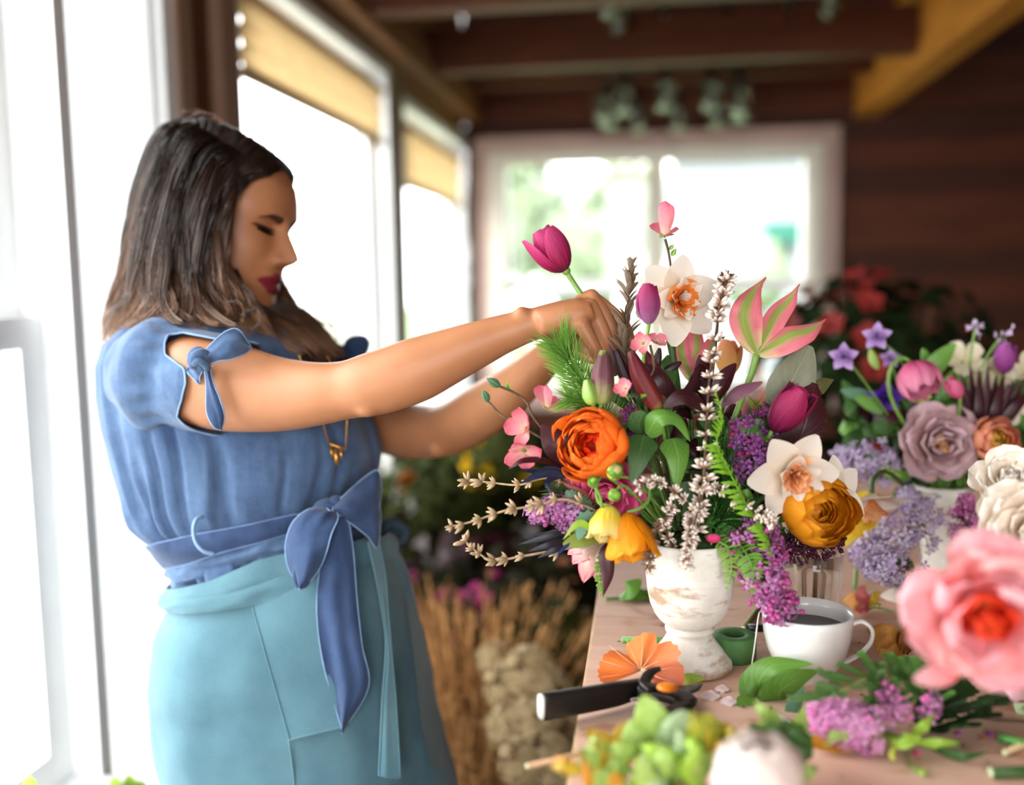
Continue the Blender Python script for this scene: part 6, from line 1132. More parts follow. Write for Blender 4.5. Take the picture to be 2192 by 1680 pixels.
# ---- autumn leaf: scalloped orange fan
def scallop_leaf(name, label, base, R, lobes, mat, tilt, rotz, cat='leaf', stem=None):
    f = flower(name, label, cat, base); g = []
    for j in range(9):
        row = []
        for i in range(81):
            a = -2.25+4.5*i/80; k = 1-.24*math.exp(-((a-.45)/.10)**2)-.26*math.exp(-((a+.62)/.10)**2)-.12*math.exp(-((a-1.3)/.1)**2)+.025*math.cos(a*27); rr = R*(j/8)*k; row.append((rr*math.sin(a), rr*math.cos(a)*.95, (.004*math.cos(a*lobes))*(j/8)+.010*(j/8)**2*math.sin(a*2)))
        g.append(row)
    m = MB().grid(g, uv=[(.5+(i/80-.5)*.9, j/8) for j in range(9) for i in range(81)])
    m.xf(Matrix.Rotation(rotz, 4, 'Z') @ Matrix.Rotation(tilt, 4, 'X')); v = np.array(m.v); m.xf(Matrix.Translation((0, 0, -v[:, 2].min()+.0005))); part('leaf_blade', m, mat, f)
    vn = MB()
    for k in range(-4, 5):
        a = k*.5; vn.tube([(0, 0, .0008), (R*.5*math.sin(a), R*.5*math.cos(a)*.95, .003), (R*.92*math.sin(a), R*.92*math.cos(a)*.95, .009)], [.0006, .0004, .0002], 5)
    vn.xf(Matrix.Rotation(rotz, 4, 'Z') @ Matrix.Rotation(tilt, 4, 'X')); vn.xf(Matrix.Translation((0, 0, -v[:, 2].min()+.0008))); part('veins', vn, plain('vein_pale', '#e8b088', .6, .2, .05), f); return f
t = NT('autumn_leaf'); uv = t.uv(); o = t.obj(); n = t.noise(o, 45, 3); sp_ = t.n('ShaderNodeSeparateXYZ'); t.l(uv, sp_.inputs[0]); c = t.mix(n, t.ramp(sp_.outputs[0], [(.1, '#d8742a'), (.5, '#e08a3a'), (.9, '#d97f68')]), hexc('#c4552a')); M_aut = t.done(t.bsdf(c, .5, .3, t.bump(n, .3, .001)))
scallop_leaf('autumn_leaf', 'scalloped orange autumn leaf propped by the secateurs', onT(1372, 1478), .043, 5.5, M_aut, R_(38), R_(-6))
# ---- secateurs
sec = flower('secateurs', 'black garden secateurs with an orange pivot lying over the table edge', 'secateurs', onT(1430, 1490))
M_blk = plain('black_grip', '#1c1815', .5, .35, .1, 60, .2, 300); M_steel = plain('dark_steel', '#3a3634', .35, .5, .1, 60, Metallic=.7)
hz_ = .022
def bar(pts, w, h, mat, name, parent=sec, ns=30, end=None):
    p = np.array([onT(x, y, z) for x, y, z in spline([(a, b, c) for a, b, c in pts], ns)]); T = np.gradient(p, axis=0); rings = []
    for j in range(ns):
        tt = T[j]/np.linalg.norm(T[j]); s = np.cross(tt, [0, 0, 1]); s /= np.linalg.norm(s); u = np.cross(s, tt); ww = np.interp(j/(ns-1), np.linspace(0, 1, len(w)), w); hh = np.interp(j/(ns-1), np.linspace(0, 1, len(h)), h)
        rings.append([p[j]+s*ww*math.copysign(abs(math.cos(q))**.6, math.cos(q))+u*hh*math.copysign(abs(math.sin(q))**.6, math.sin(q)) for q in np.linspace(0, 6.2832, 20, endpoint=False)])
    return part(name, MB().loft(rings), mat, parent, world=True)
bar([(1160, 1512, .020), (1240, 1500, .018), (1320, 1485, .016), (1372, 1472, .014)], [.006, .0062, .006, .0055], [.0125, .0125, .012, .009], M_blk, 'handle')
bar([(1157, 1513, .020), (1164, 1511, .020)], [.0058, .0058], [.0120, .0120], plain('grey_cap', '#c9c4bc', .4, .4, .05), 'handle_cap')
bar([(1470, 1512, .006), (1430, 1530, .006), (1370, 1560, .006), (1310, 1590, .006)], [.008, .006, .0055, .005], [.006, .006, .006, .006], M_blk, 'handle')
bar([(1365, 1474, .016), (1410, 1482, .014), (1450, 1492, .010), (1480, 1508, .007)], [.008, .012, .014, .010], [.006, .006, .006, .005], M_steel, 'jaw_body')
bar([(1395, 1478, .020), (1380, 1462, .024), (1392, 1440, .030), (1414, 1430, .034)], [.006, .006, .005, .0022], [.004, .004, .0035, .002], M_steel, 'hook_blade')
bar([(1435, 1484, .014), (1460, 1478, .012), (1485, 1472, .011), (1503, 1464, .011)], [.009, .010, .007, .0008], [.0018, .0018, .0016, .0006], M_steel, 'cutting_blade')
part('pivot', MB().ball(onT(1428, 1471, .026), .0085, 16, 10, (1.2, 1, .5)), plain('orange_plastic', '#e07a12', .35, .5, .05), sec, world=True)
part('spring', MB().tube([onT(1352+i*.9, 1497+3*math.sin(i*1.4), .012+.004*math.cos(i*1.4)) for i in range(30)], .0011, 6), plain('chrome', '#cfc7c9', .2, .5, .02, Metallic=.9), sec, world=True)
leaf_thing('loose_leaf', 'small lime leaf lying beyond the secateurs blade', [([pd(1448, 1462, .002), pd(1475, 1452, .010), pd(1507, 1452, .006)], 12, M_leafl, dict(prof='oval', facing=(0, .5, .9)))])
# ---- heart leaves in front of the cup
leaf_thing('ivy_sprig', 'heart shaped fresh green leaves standing before the teacup', [([(1632, 1500, .985), (1624, 1462, .975), (1655, 1425, .97), (1742, 1420, .96)], 46, M_leaf, dict(prof='heart', facing=(-.1, .75, .7), cup=.12, nv=24, nu=13)), ([(1668, 1500, .97), (1672, 1478, .96), (1706, 1455, .955), (1752, 1436, .96)], 48, M_leaf, dict(prof='heart', facing=(.1, -.2, 1), cup=.1, nv=24, nu=13)), ([(1640, 1520, .97), (1612, 1520, .96), (1578, 1492, .955)], 24, M_leaf, dict(prof='oval', facing=(-.2, .3, .9))), ([(1630, 1530, .965), (1612, 1545, .96), (1640, 1560, .95)], 26, M_leafd, dict(prof='heart', facing=(0, .5, .9))), ([(1690, 1545, .945), (1700, 1510, .94), (1722, 1470, .935)], 16, M_bgr, dict(prof='lance', facing=(-.3, 0, 1)))], 'leaves', [pd(1640, 1530, .004), (1660, 1500, .975), (1680, 1470, .965)], .0018)
# ---- pink lilac sprigs and ferny greens on the right
GT = 'cut sprigs lying on the table'
lilac('pink lilac head lying on the table before the teacup', [pd(1850, 1560, .02), pd(1790, 1545, .028), pd(1740, 1530, .03)], 62, 190, [petal('lilac_rose', [(0, '#b05a94'), (1, '#e09ac8')], trans=.2), petal('lilac_rose_b', [(0, '#c070a4'), (1, '#eab4d6')], trans=.2), plain('lilac_rose_bud', '#cf6aa6', .5, .3, .1)], GT, seed=21, bud=.1, size=1.25)
lilac('scattered pink lilac spray trailing over the ferny greens', [pd(1915, 1540, .03), pd(1905, 1500, .035), pd(1890, 1470, .04)], 34, 50, [_M['lilac_rose'], _M['lilac_rose_b'], _M['lilac_rose_bud']], GT, seed=22, bud=.2, size=1.2)
lilac('small pink lilac tip on the dark ferny foliage', [pd(1990, 1530, .03), pd(1995, 1505, .035), pd(2002, 1490, .035)], 24, 26, [_M['lilac_rose'], _M['lilac_rose_b'], _M['lilac_rose_bud']], GT, seed=23, bud=.2, size=1.2)
def ferny(label, pts, n, Lpx, mat, seed, W=9):
    ax = spline(pts, 40); c = PX(ax); T = np.gradient(c, axis=0); f = flower('ferny_sprig', label, 'foliage', onT(pts[0][0], pts[0][1]), GT); part('stem', MB().tube(c, .0011, 6), M_stem, f, world=True); g = np.random.default_rng(seed)
    for i in range(n):
        j = int(38*(i+.5)/n); t_ = T[j]/np.linalg.norm(T[j]); up = np.array([0, 0, 1.0]); s = np.cross(t_, up); s /= np.linalg.norm(s); L = Lpx*ax[j][2]/F_PX*(.7+.5*g.random()); sg = 1 if i % 2 else -1
        d = s*sg*.8+t_*.5+up*(.15+.35*g.random()); d /= np.linalg.norm(d); fr = MB(); p = c[j]; fr.tube([p, p+d*L], .0004, 4)
        for q in range(5):
            v = .25+.19*q; b0 = p+d*L*v
            for s2 in (-1, 1):
                e = np.cross(d, up); e /= np.linalg.norm(e); dd = d*.6+e*s2*.8; bl = blade_mb([b0, b0+dd*L*.17, b0+dd*L*.32], W*ax[j][2]/F_PX*.55, 'oval', up, .1, nu=3, nv=5, px=False); fr.add(bl.v, bl.f, bl.uv)
        part('leaf', fr, mat, f, world=True)
    return f
M_parsley = leafmat('leaf_parsley', '#46702f', '#689448', '#86ae68'); M_parsd = leafmat('leaf_parsley_dark', '#213c1e', '#35562b', '#4a6c3c')
ferny('curly parsley green sprig arching behind the pink lilac', [pd(1880, 1560, .01), pd(1900, 1500, .03), pd(1870, 1450, .05), pd(1800, 1480, .045), pd(1745, 1500, .03)], 24, 60, M_parsley, 1, 17)
ferny('parsley green sprig curving below the peony', [pd(1975, 1560, .008), pd(1985, 1510, .03), pd(1960, 1460, .045), pd(1915, 1440, .05)], 18, 56, M_parsley, 2, 17)
ferny('dark ferny sprig lying right of the lilac tip', [pd(1960, 1540, .01), pd(2010, 1520, .02), pd(2060, 1510, .02), pd(2110, 1490, .015)], 26, 66, M_parsd, 3, 17)
ferny('dark ferny sprig under the coral peony', [pd(1960, 1560, .006), pd(2020, 1550, .012), pd(2080, 1530, .012)], 20, 56, M_parsd, 4, 17)
leaf_thing('yellow_leaf', 'curled golden yellow leaf lying under the pink lilac head', [([pd(1730, 1592, .008), pd(1800, 1604, .004), pd(1880, 1585, .014)], 26, petal('leaf_gold', [(0, '#b97f1c'), (1, '#d8a43a')], '#a06a14', .4, trans=.2), dict(prof='strap', facing=(0, .9, .3), cup=-.5, ruffle=.2))])
leaf_thing('lime_sprig', 'twisted lime leaf sprig lying in front of the ferny greens', [([pd(1890, 1560, .01), pd(1925, 1582, .02), pd(1972, 1580, .02)], 20, M_leafl, dict(prof='oval', facing=(0, .6, .8), ruffle=.3)), ([pd(1950, 1580, .01), pd(1980, 1555, .025), pd(2002, 1528, .03)], 14, M_leafl), ([pd(1960, 1590, .008), pd(2010, 1592, .012), pd(2055, 1590, .01)], 12, M_leafl), ([pd(1925, 1590, .008), pd(1915, 1612, .012), pd(1908, 1628, .008)], 14, leafmat('leaf_yelgreen', '#b8c43a', '#cdd65a', '#dde48a')), ([pd(1990, 1600, .006), pd(2060, 1620, .008), pd(2120, 1608, .008)], 10, M_leafd)], 'leaves', [pd(1890, 1560, .006), pd(1960, 1588, .006), pd(2060, 1600, .006)])
leaf_thing('tendril', 'yellow green tendril looping on the bare board', [([pd(1960, 1640, .004), pd(1975, 1655, .004), pd(1985, 1650, .004)], 6, M_leafl)], 'tendril', [pd(1940, 1600, .003), pd(1950, 1640, .003), pd(1975, 1655, .003), pd(1990, 1648, .003)], .001)
# petals and crumbs scattered
K_lp = petal('petal_pale_pink', [(0, '#e8d0d0'), (1, '#f2e2e0')], trans=.3)
for i, (x, y, W, m, lab) in enumerate([(1520, 1490, 20, K_lp, 'pale pink fallen petal right of the secateurs jaw'), (1560, 1502, 18, K_lp, 'blush fallen petal near the heart leaf sprig'), (1545, 1475, 15, K_lp, 'white pink fallen petal beyond the blush one'), (1670, 1543, 22, K_lp, 'pale fallen petal tucked in the near leaves'), (1870, 1608, 10, K_hot, 'hot pink fallen floret before the golden leaf'), (1962, 1612, 9, K_hot, 'magenta fallen floret beside the lime sprig'), (2052, 1570, 9, M_lilp[0], 'lilac pink fallen floret on the bare board'), (2120, 1572, 10, M_lilp[0], 'lilac fallen floret near the green stem piece'), (2105, 1580, 8, petal('petal_rust', [(0, '#a05a3a'), (1, '#c07a50')], trans=.2), 'rust brown fallen petal near the green stem piece')]):
    leaf_thing('fallen_petal', lab, [([pd(x-W, y, .0012), pd(x, y-2, .003), pd(x+W, y+2, .002)], W*.9, m, dict(prof='oval', facing=(0, .9, .4), cup=.1, ruffle=.3))], 'petal', group='petals fallen on the table')
mb = MB(); gq = np.random.default_rng(9)
for i in range(260):
    y = gq.uniform(.45, 1.5); x = edge_at(y)+gq.uniform(.01, .55); s = gq.uniform(.001, .0035); a = gq.uniform(0, 6.28); mb.add([(x-s*math.cos(a), y-s*math.sin(a), TZ+.0004), (x+s*.4*math.sin(a), y-s*.4*math.cos(a), TZ+.0012), (x+s*math.cos(a), y+s*math.sin(a), TZ+.0004), (x-s*.4*math.sin(a), y+s*.4*math.cos(a), TZ+.001)], [(0, 1, 2, 3)])
single('plant_crumbs', mb, plain('crumb_brown', '#6a5434', .8, .1, .3, 30), 'tiny leaf crumbs and trimmings sprinkled over the table', 'trimmings', kind='stuff')
# ---- near foreground cuttings (soft in the photo)
def cluster(label, leaves, stem, name='leafy_cutting', cat='leaves'): return leaf_thing(name, label, leaves, cat, stem, .0022)
M_fl = leafmat('leaf_fresh', '#7ea042', '#a4c060', '#c0d48c'); M_fp = leafmat('leaf_pale', '#9ab886', '#bcd2a4', '#d4e2c0'); 
def FA(x, y, h): return (x, y, depth_of(HZ(x, y+130*0, TZ+h)))
d0 = .80
cluster('bright green leafy cutting nearest the secateurs', [([(1420, 1640, d0), (1400, 1560, d0-.01), (1378, 1488, d0-.01)], 42, M_fl, dict(prof='oval', facing=(-.3, .2, 1), ruffle=.2)), ([(1425, 1640, d0), (1450, 1580, d0-.02), (1465, 1520, d0-.02)], 44, M_fp, dict(prof='oval', facing=(.2, .3, 1), ruffle=.2)), ([(1430, 1640, d0-.02), (1460, 1610, d0-.04), (1450, 1560, d0-.04)], 34, M_fp, dict(prof='heart', facing=(.1, .2, 1))), ([(1400, 1650, d0), (1360, 1590, d0-.01), (1350, 1540, d0)], 30, M_fl, dict(prof='oval', facing=(-.2, .2, 1))), ([(1420, 1650, d0-.03), (1395, 1640, d0-.05), (1370, 1690, d0-.05)], 34, M_fl, dict(prof='oval')), ([(1430, 1650, d0-.02), (1420, 1690, d0-.05), (1390, 1730, d0-.05)], 40, M_fp, dict(prof='oval'))], [pd(1440, 1700, .006), (1430, 1660, d0), (1400, 1560, d0)])
cluster('yellowing orange tipped leaves at the left front of the table', [([(1340, 1640, d0+.02), (1300, 1600, d0+.01), (1256, 1562, d0+.01)], 26, M_leafy, dict(prof='oval', facing=(-.3, .4, 1), ruffle=.3)), ([(1345, 1640, d0+.02), (1330, 1590, d0+.01), (1338, 1545, d0+.01)], 22, M_leafy, dict(prof='oval', ruffle=.2)), ([(1340, 1660, d0), (1290, 1640, d0-.01), (1265, 1650, d0-.01)], 22, M_leafy, dict(prof='oval', facing=(0, .5, .8))), ([(1335, 1670, d0-.02), (1290, 1680, d0-.03), (1270, 1720, d0-.03)], 26, leafmat('leaf_orange', '#cf8a2a', '#e0a040', '#e8c078'), dict(prof='oval')), ([(1340, 1670, d0-.01), (1320, 1640, d0-.02), (1300, 1690, d0-.02)], 20, M_fl, dict(prof='oval'))], [pd(1400, 1690, .006), (1350, 1650, d0+.02), (1300, 1600, d0+.01)])
cluster('olive and amber leaves in the middle of the near cuttings', [([(1530, 1640, d0), (1520, 1580, d0), (1500, 1525, d0+.01)], 40, leafmat('leaf_olive3', '#8a9a2a', '#b8b43c', '#cfcf74'), dict(prof='oval', facing=(-.1, .3, 1), ruffle=.2)), ([(1540, 1640, d0), (1560, 1590, d0+.01), (1552, 1545, d0+.02)], 34, M_leafy, dict(prof='oval', facing=(.2, .3, 1))), ([(1500, 1680, d0-.05), (1495, 1640, d0-.06), (1530, 1610, d0-.05)], 24, M_fl, dict(prof='lance')), ([(1490, 1690, d0-.05), (1480, 1640, d0-.06), (1500, 1600, d0-.06)], 22, M_leafl, dict(prof='lance')), ([(1560, 1620, d0), (1590, 1590, d0), (1600, 1560, d0)], 20, petal('bract_salmon', [(0, '#d8a890'), (1, '#e8b8a4')], trans=.2), dict(prof='oval'))], [pd(1540, 1690, .006), (1530, 1640, d0), (1520, 1580, d0)])
cluster('deep green leaves between the near cuttings and the lilac', [([(1700, 1640, d0), (1665, 1590, d0), (1600, 1560, d0+.01)], 44, M_fl, dict(prof='oval', facing=(-.1, .4, 1))), ([(1705, 1640, d0), (1700, 1590, d0-.01), (1680, 1540, d0)], 34, M_leafd, dict(prof='oval')), ([(1700, 1640, d0), (1720, 1610, d0-.01), (1735, 1570, d0)], 24, M_leafd, dict(prof='oval')), ([(1690, 1600, d0+.02), (1712, 1560, d0+.03), (1722, 1510, d0+.04)], 20, M_fl, dict(prof='lance')), ([(1700, 1560, d0+.02), (1680, 1585, d0), (1690, 1612, d0)], 22, M_fp, dict(prof='oval'))], [pd(1720, 1690, .006), (1705, 1640, d0), (1670, 1590, d0)])
gl_ = np.random.default_rng(5)
for k, (x, y, n, mats, lab) in enumerate([(1330, 1640, 12, [M_leafy, M_fl, leafmat('leaf_orange', '', '')], 'mixed yellow and green trimmings heaped at the front left corner'), (1440, 1650, 16, [M_fl, M_fp, M_fl, M_leafl], 'pile of pale green ivy trimmings in front of the secateurs'), (1560, 1600, 10, [M_leafy, M_fl, leafmat('leaf_olive3', '', '')], 'olive and yellow trimmings behind the cream rose bud'), (1690, 1590, 10, [M_fl, M_leafd, M_fp], 'green trimmings right of the cream rose bud')]):
    lv = []
    for i in range(n):
        dx, dy = gl_.normal()*52, gl_.normal()*34; dd = d0-.02+gl_.normal()*.02; a = gl_.uniform(-2.4, .6)-.6; L = 46+gl_.random()*34; bx, by = x+dx, y+dy+20; lv.append(([(bx, by, dd), (bx+L*.55*math.cos(a), by+L*.55*math.sin(a), dd-.012), (bx+L*math.cos(a), by+L*math.sin(a), dd-.004)], 17+gl_.random()*14, mats[gl_.integers(len(mats))], dict(prof=['heart', 'oval', 'heart'][i % 3], facing=(gl_.normal()*.5, .3+gl_.normal()*.4, 1), cup=.3, ruffle=.4, serr=.15, nv=14, seed=i)))
    cluster(lab, lv, [pd(x+20, y+80, .004), (x+5, y+40, d0), (x, y, d0-.02)])
# cream rose bud, very near
f = flower('cream_rose', 'cream white rose bud lying nearest the front of the table', 'rose', onT(1640, 1750)); K_crm = petal('rose_cream', [(0, '#e8d6b0'), (.6, '#f0e6d2'), (1, '#f3e3dc')], trans=.3, edge='#e8c8cc', ew=.1)
petals(f, [(5, .031*2.5*q, .031*q*.85, [90, 20, -52], 'dome', .34, .05, .0005, .012*(1-q), i*.9) for i, q in enumerate((.72, .86, 1.0))]+[(4, .031*2.85*q, .031*q*.9, [90, 10, -74], 'dome', .34, .05, .0005, .012*(1-q)+.004, i*.8) for i, q in enumerate((.5, .64, .8))], 'rose_cream', [K_crm], head_frame(f, 1630, 1740, .70, (-.12, .95, .15)), jit=4); part('calyx', MB().ball(P(1640, 1726, .70), .010, 12, 8), M_stem, f, world=True); stem_to(f, [(1640, 1730, .70), (1665, 1790, .72), (1720, 1850, .74)], .003)
# coral peony, near right
f = flower('coral_peony', 'large coral pink peony in bloom hanging close at the right', 'peony', onT(2090, 1420)); K_co = petal('peony_coral', [(0, '#e8421e'), (.35, '#f0787a'), (1, '#f8bcc4')], '#f7c4c2', .35, trans=.35); K_cob = petal('peony_coral_b', [(0, '#f0a030'), (.3, '#ee6a64'), (1, '#f7bcbc')], '#fbd8d4', .35, trans=.35); K_coc = petal('peony_core', [(0, '#e02a10'), (1, '#f04a26')], trans=.3)
Mh = head_frame(f, 2108, 1300, .735, (-.35, -.20, .85), .3, .9)
petals(f, [(5, .030, .013, [30, 5, -15, -20], 'round', .5, .4, .001, .006, .2), (6, .040, .019, [55, 25, 5, 5], 'dome', .45, .6, .002, .004, .7), (7, .050, .024, [72, 45, 28, 30], 'dome', .35, .8, .002, .002, .1), (7, .058, .029, [85, 62, 52, 62], 'dome', .25, .8, .003, 0, .9), (6, .062, .031, [95, 80, 78, 92], 'dome', .15, .8, .003, 0, .4)], 'peony', [K_coc, K_coc, K_co, K_cob, K_co], Mh, jit=16, seed=5)
part('calyx', MB().ball((0, 0, -.004), .013, 12, 8, (1, 1, .7)).xf(Mh), M_stem, f); stem_to(f, [(2096, 1320, .735), (2150, 1350, .77), (2230, 1420, .80), pd(2330, 1520, .004)], .0036)
blade(f, [(2060, 1400, .74), (2020, 1440, .735), (1955, 1455, .73)], 26, K_co, 'petal', prof='oval', facing=(-.2, .3, 1), ruffle=.3)
# cream rose behind it
f = flower('cream_rose', 'ruffled cream and peach rose behind the coral peony', 'rose', onT(2180, 1380)); K_cp = petal('rose_cream_peach', [(0, '#ecaa78'), (.4, '#f3dcc4'), (1, '#f5ece0')], trans=.3)
rose_head(f, head_frame(f, 2212, 1140, .92, (-.4, .1, .85), .5), .042, 'rose_cp', [K_cp], 7); petals(f, [(7, .05, .024, [90, 105, 118, 125], 'round', .2, .5, .003, 0, .2)], 'rose_cp2', K_cp, head_frame(f, 2212, 1140, .92, (-.4, .1, .85), .5, .85)); stem_to(f, [(2212, 1140, .925), (2230, 1250, .92), pd(2280, 1380, .002)], .003)
f = flower('cream_rose', 'smaller peach cream rose above the ruffled cream one', 'rose', onT(2180, 1330)); rose_head(f, head_frame(f, 2165, 1040, .98, (-.4, .5, .7), .2), .030, 'rose_cps', [K_cp], 9); stem_to(f, [(2165, 1042, .985), (2220, 1200, .99), pd(2260, 1330, .002)], .0026)
# pale pink tulip at the right edge
f = flower('tulip', 'pale pink spiky parrot tulip lying at the right table edge', 'tulip', onT(2200, 1500)); K_pp = petal('tulip_pale_pink', [(0, '#e8b45a'), (.35, '#f0c4c4'), (1, '#f2c8d2')], '#fbe6ea', .4, edge='#e89ab0', ew=.15, trans=.3)
for tx, ty, W, dd in [(2120, 1410, 16, .0), (2150, 1392, 18, -.01), (2178, 1385, 18, -.01), (2128, 1445, 16, -.02), (2150, 1480, 18, -.02), (2205, 1400, 18, 0)]: blade(f, [(2215, 1500, .93), ((2215+tx)/2-8, (1500+ty)/2-6, .92+dd), (tx, ty, .92+dd)], W, K_pp, 'petal', prof='lance', facing=(-.2, .3, 1), cup=.35, ruffle=.3)
stem_to(f, [(2215, 1500, .93), (2280, 1540, .95), pd(2350, 1560, .004)], .003)
leaf_thing('tulip_leaf', 'grey green leaf and thin roots below the pale pink tulip', [([pd(2230, 1530, .01), (2200, 1520, .93), (2172, 1480, .93)], 22, M_fp, dict(prof='oval'))], 'leaf', [pd(2070, 1525, .003), pd(2120, 1540, .003), pd(2200, 1545, .004)], .0016, smat=M_twig)
# ---- spilled sprig of rust and yellow right of the cup, dried orange leaves
leaf_thing('rust_sprig', 'coral and amber withered flower lying right of the glass', [([pd(1850, 1305, .004), pd(1835, 1290, .02), pd(1805, 1285, .02)], 22, petal('bract_amber', [(0, '#d88a3a'), (1, '#e8b070')], trans=.25), dict(prof='oval', ruffle=.3)), ([pd(1850, 1300, .01), pd(1850, 1275, .03), pd(1852, 1255, .035)], 18, petal('bract_coral', [(0, '#c85a5a'), (1, '#dc8a86')], trans=.25), dict(prof='oval', ruffle=.4)), ([pd(1855, 1308, .004), pd(1850, 1300, .014), pd(1838, 1312, .004)], 16, petal('bract_coral', [],), dict(prof='oval', ruffle=.4)), ([pd(1860, 1300, .006), pd(1875, 1285, .02), pd(1885, 1270, .02)], 16, M_leafy, dict(prof='oval'))], 'flower', [pd(1855, 1305, .002), pd(1880, 1300, .003), pd(1910, 1310, .002)])
leaf_thing('dried_leaf', 'curled amber brown dried leaves behind the teacup handle', [([pd(1930, 1400, .004), pd(1900, 1370, .03), pd(1860, 1345, .035)], 34, petal('leaf_amber', [(0, '#a8672a'), (1, '#d09a50')], trans=.25), dict(prof='oval', ruffle=.4)), ([pd(1930, 1410, .004), pd(1915, 1385, .02), pd(1880, 1400, .014)], 30, petal('leaf_amber', []), dict(prof='oval', ruffle=.4)), ([pd(1940, 1400, .006), pd(1950, 1370, .03), pd(1945, 1335, .03)], 26, petal('leaf_amber_d', [(0, '#7a4522'), (1, '#a06a38')], trans=.2), dict(prof='oval', ruffle=.4))], 'leaf', [pd(1930, 1405, .002), pd(1960, 1420, .002)])
leaf_thing('cream_petals', 'fallen cream petals between the glass and the peony', [([pd(1950, 1290, .004), pd(1920, 1272, .014), pd(1885, 1275, .01)], 22, K_white, dict(prof='oval', facing=(0, .8, .6))), ([pd(1960, 1260, .004), pd(1935, 1245, .02), pd(1925, 1222, .03)], 20, M_fp, dict(prof='oval'))], 'petal')
# ================================================================ SECOND ARRANGEMENT + BACKGROUND FLOWERS
G2 = 'stems in the second arrangement'
V2 = (1998, 1060, 1.40); vb = HZ(2010, 1222, TZ); VS = depth_of(vb)/F_PX
vase = flower('white_vase', 'tapered white vase of the second arrangement', 'vase', vb); part('vase_body', MB().lathe([(r*VS, z*VS) for r, z in [(0, 0), (34, 0), (36, 5), (34, 30), (40, 90), (52, 150), (60, 188), (57, 189), (48, 150), (36, 90), (0, 80)]], 40, cap=False), M_urn, vase)
part('dark_soil', MB().lathe([(.001, 170*VS), (52*VS, 168*VS)], 24, cap=False), plain('moss_foam', ''), vase)
R2 = tuple((2010, 1075, 1.385))
def st2(f, pts, r=.0022, m=None): stem_to(f, pts+[R2], r, m or M_stem)
K_mauve = petal('rose_mauve', [(0, '#b8785a'), (.45, '#c49a94'), (1, '#dcbcc4')], '#9a6a6a', .25, trans=.25); K_mauvec = petal('rose_mauve_core', [(0, '#a8643a'), (1, '#d09a70')], trans=.25); K_apr = petal('ranunculus_apricot', [(0, '#e8a040'), (.6, '#f2986c'), (1, '#f6ac8c')], trans=.3); K_aprc = petal('ranunculus_apricot_core', [(0, '#c8a030'), (1, '#eab050')], trans=.3)
K_pk = petal('ranunculus_pink', [(0, '#c02a5c'), (.5, '#e06a96'), (1, '#f0a6c0')], '#d8487c', .4, trans=.3); K_vio = petal('columbine_violet', [(0, '#8a5aa8'), (1, '#bfa0d0')], '#d0b8e0', .3, trans=.3); K_plm = petal('tulip_violet', [(0, '#7a1a6a'), (1, '#a8489c')], '#d09ac8', .3, trans=.3)
f = flower('garden_rose', 'large dusky mauve garden rose with a coppery heart', 'rose', P(2005, 945, 1.33), G2); rose_head(f, head_frame(f, 2004, 948, 1.335, (-.12, .05, .95), .2), .046, 'rose_mauve', [K_mauvec, K_mauvec, K_mauve], 4); st2(f, [(2004, 948, 1.34), (2010, 1000, 1.37)])
f = flower('ranunculus', 'apricot ranunculus with a yellow eye right of the mauve rose', 'ranunculus', P(2118, 940, 1.31), G2); ranunculus_head(f, head_frame(f, 2112, 942, 1.325, (.02, .05, 1), 0), .030, 'ran_apr', [K_aprc, K_aprc, K_aprc, K_apr], 8, 6, 6, .35); part('eye', MB().ball((0, 0, .018), .004, 10, 7).xf(head_frame(f, 2118, 940, 1.325, (.02, .05, 1))), plain('eye_green', '#5a6a28', .6, .3, .1), f); st2(f, [(2118, 940, 1.335), (2070, 1010, 1.37)])
f = flower('ranunculus', 'pink ranunculus nodding on a hooked stem', 'ranunculus', P(1958, 800, 1.30), G2); ranunculus_head(f, head_frame(f, 1950, 778, 1.31, (.15, -.75, .5), 0), .0285, 'ran_pk', [K_pk], 6, 6, 8, -.3); st2(f, [(1950, 776, 1.31), (1932, 766, 1.31), (1908, 785, 1.31), (1902, 830, 1.31), (1920, 880, 1.32), (1945, 920, 1.34), (1975, 980, 1.37)], .0028)
f = flower('ranunculus', 'small bright pink bud beside the dark spiky blooms', 'bud', P(2040, 830, 1.31), G2); tulip_head(f, head_frame(f, 2056, 850, 1.31, (-.6, .7, .3)), .034, 'bud_pk', [petal('bud_rose', [(0, '#e05088'), (1, '#f58ab0')], trans=.3)], 0); st2(f, [(2056, 850, 1.31), (2052, 890, 1.32), (2030, 980, 1.36)])
def columbine(label, x, y, d, ax, s, stem, mat=None):
    f = flower('columbine', label, 'columbine', P(x, y, d), G2); Mh = head_frame(f, x, y, d, ax, .3, s); petals(f, [(5, .026, .009, [70, 60, 75, 95], 'lance', .2, .2, .001, 0, 0), (5, .020, .006, [8, 12, 20, 30], 'oval', .5, .2, .002, 0, .6)], 'columb', mat or K_vio, Mh)
    for k in range(5): a = k*1.2566+.3; part('spur', MB().tube(spline([(.004*math.cos(a), .004*math.sin(a), 0), (.008*math.cos(a), .008*math.sin(a), -.010), (.006*math.cos(a), .006*math.sin(a), -.020)], 8), np.linspace(.0022, .0008, 8), 6).xf(Mh), mat or K_vio, f)
    st2(f, stem, .0013); return f
columbine('pale violet columbine furthest out on the left', 1808, 762, 1.30, (-.5, -.2, .8), 0.8, [(1815, 770, 1.31), (1860, 830, 1.33), (1950, 960, 1.37)])
columbine('violet columbine on a high arching stem', 1878, 722, 1.33, (-.4, .2, .8), 0.8, [(1884, 730, 1.34), (1925, 765, 1.35), (1965, 860, 1.36), (1990, 980, 1.38)])
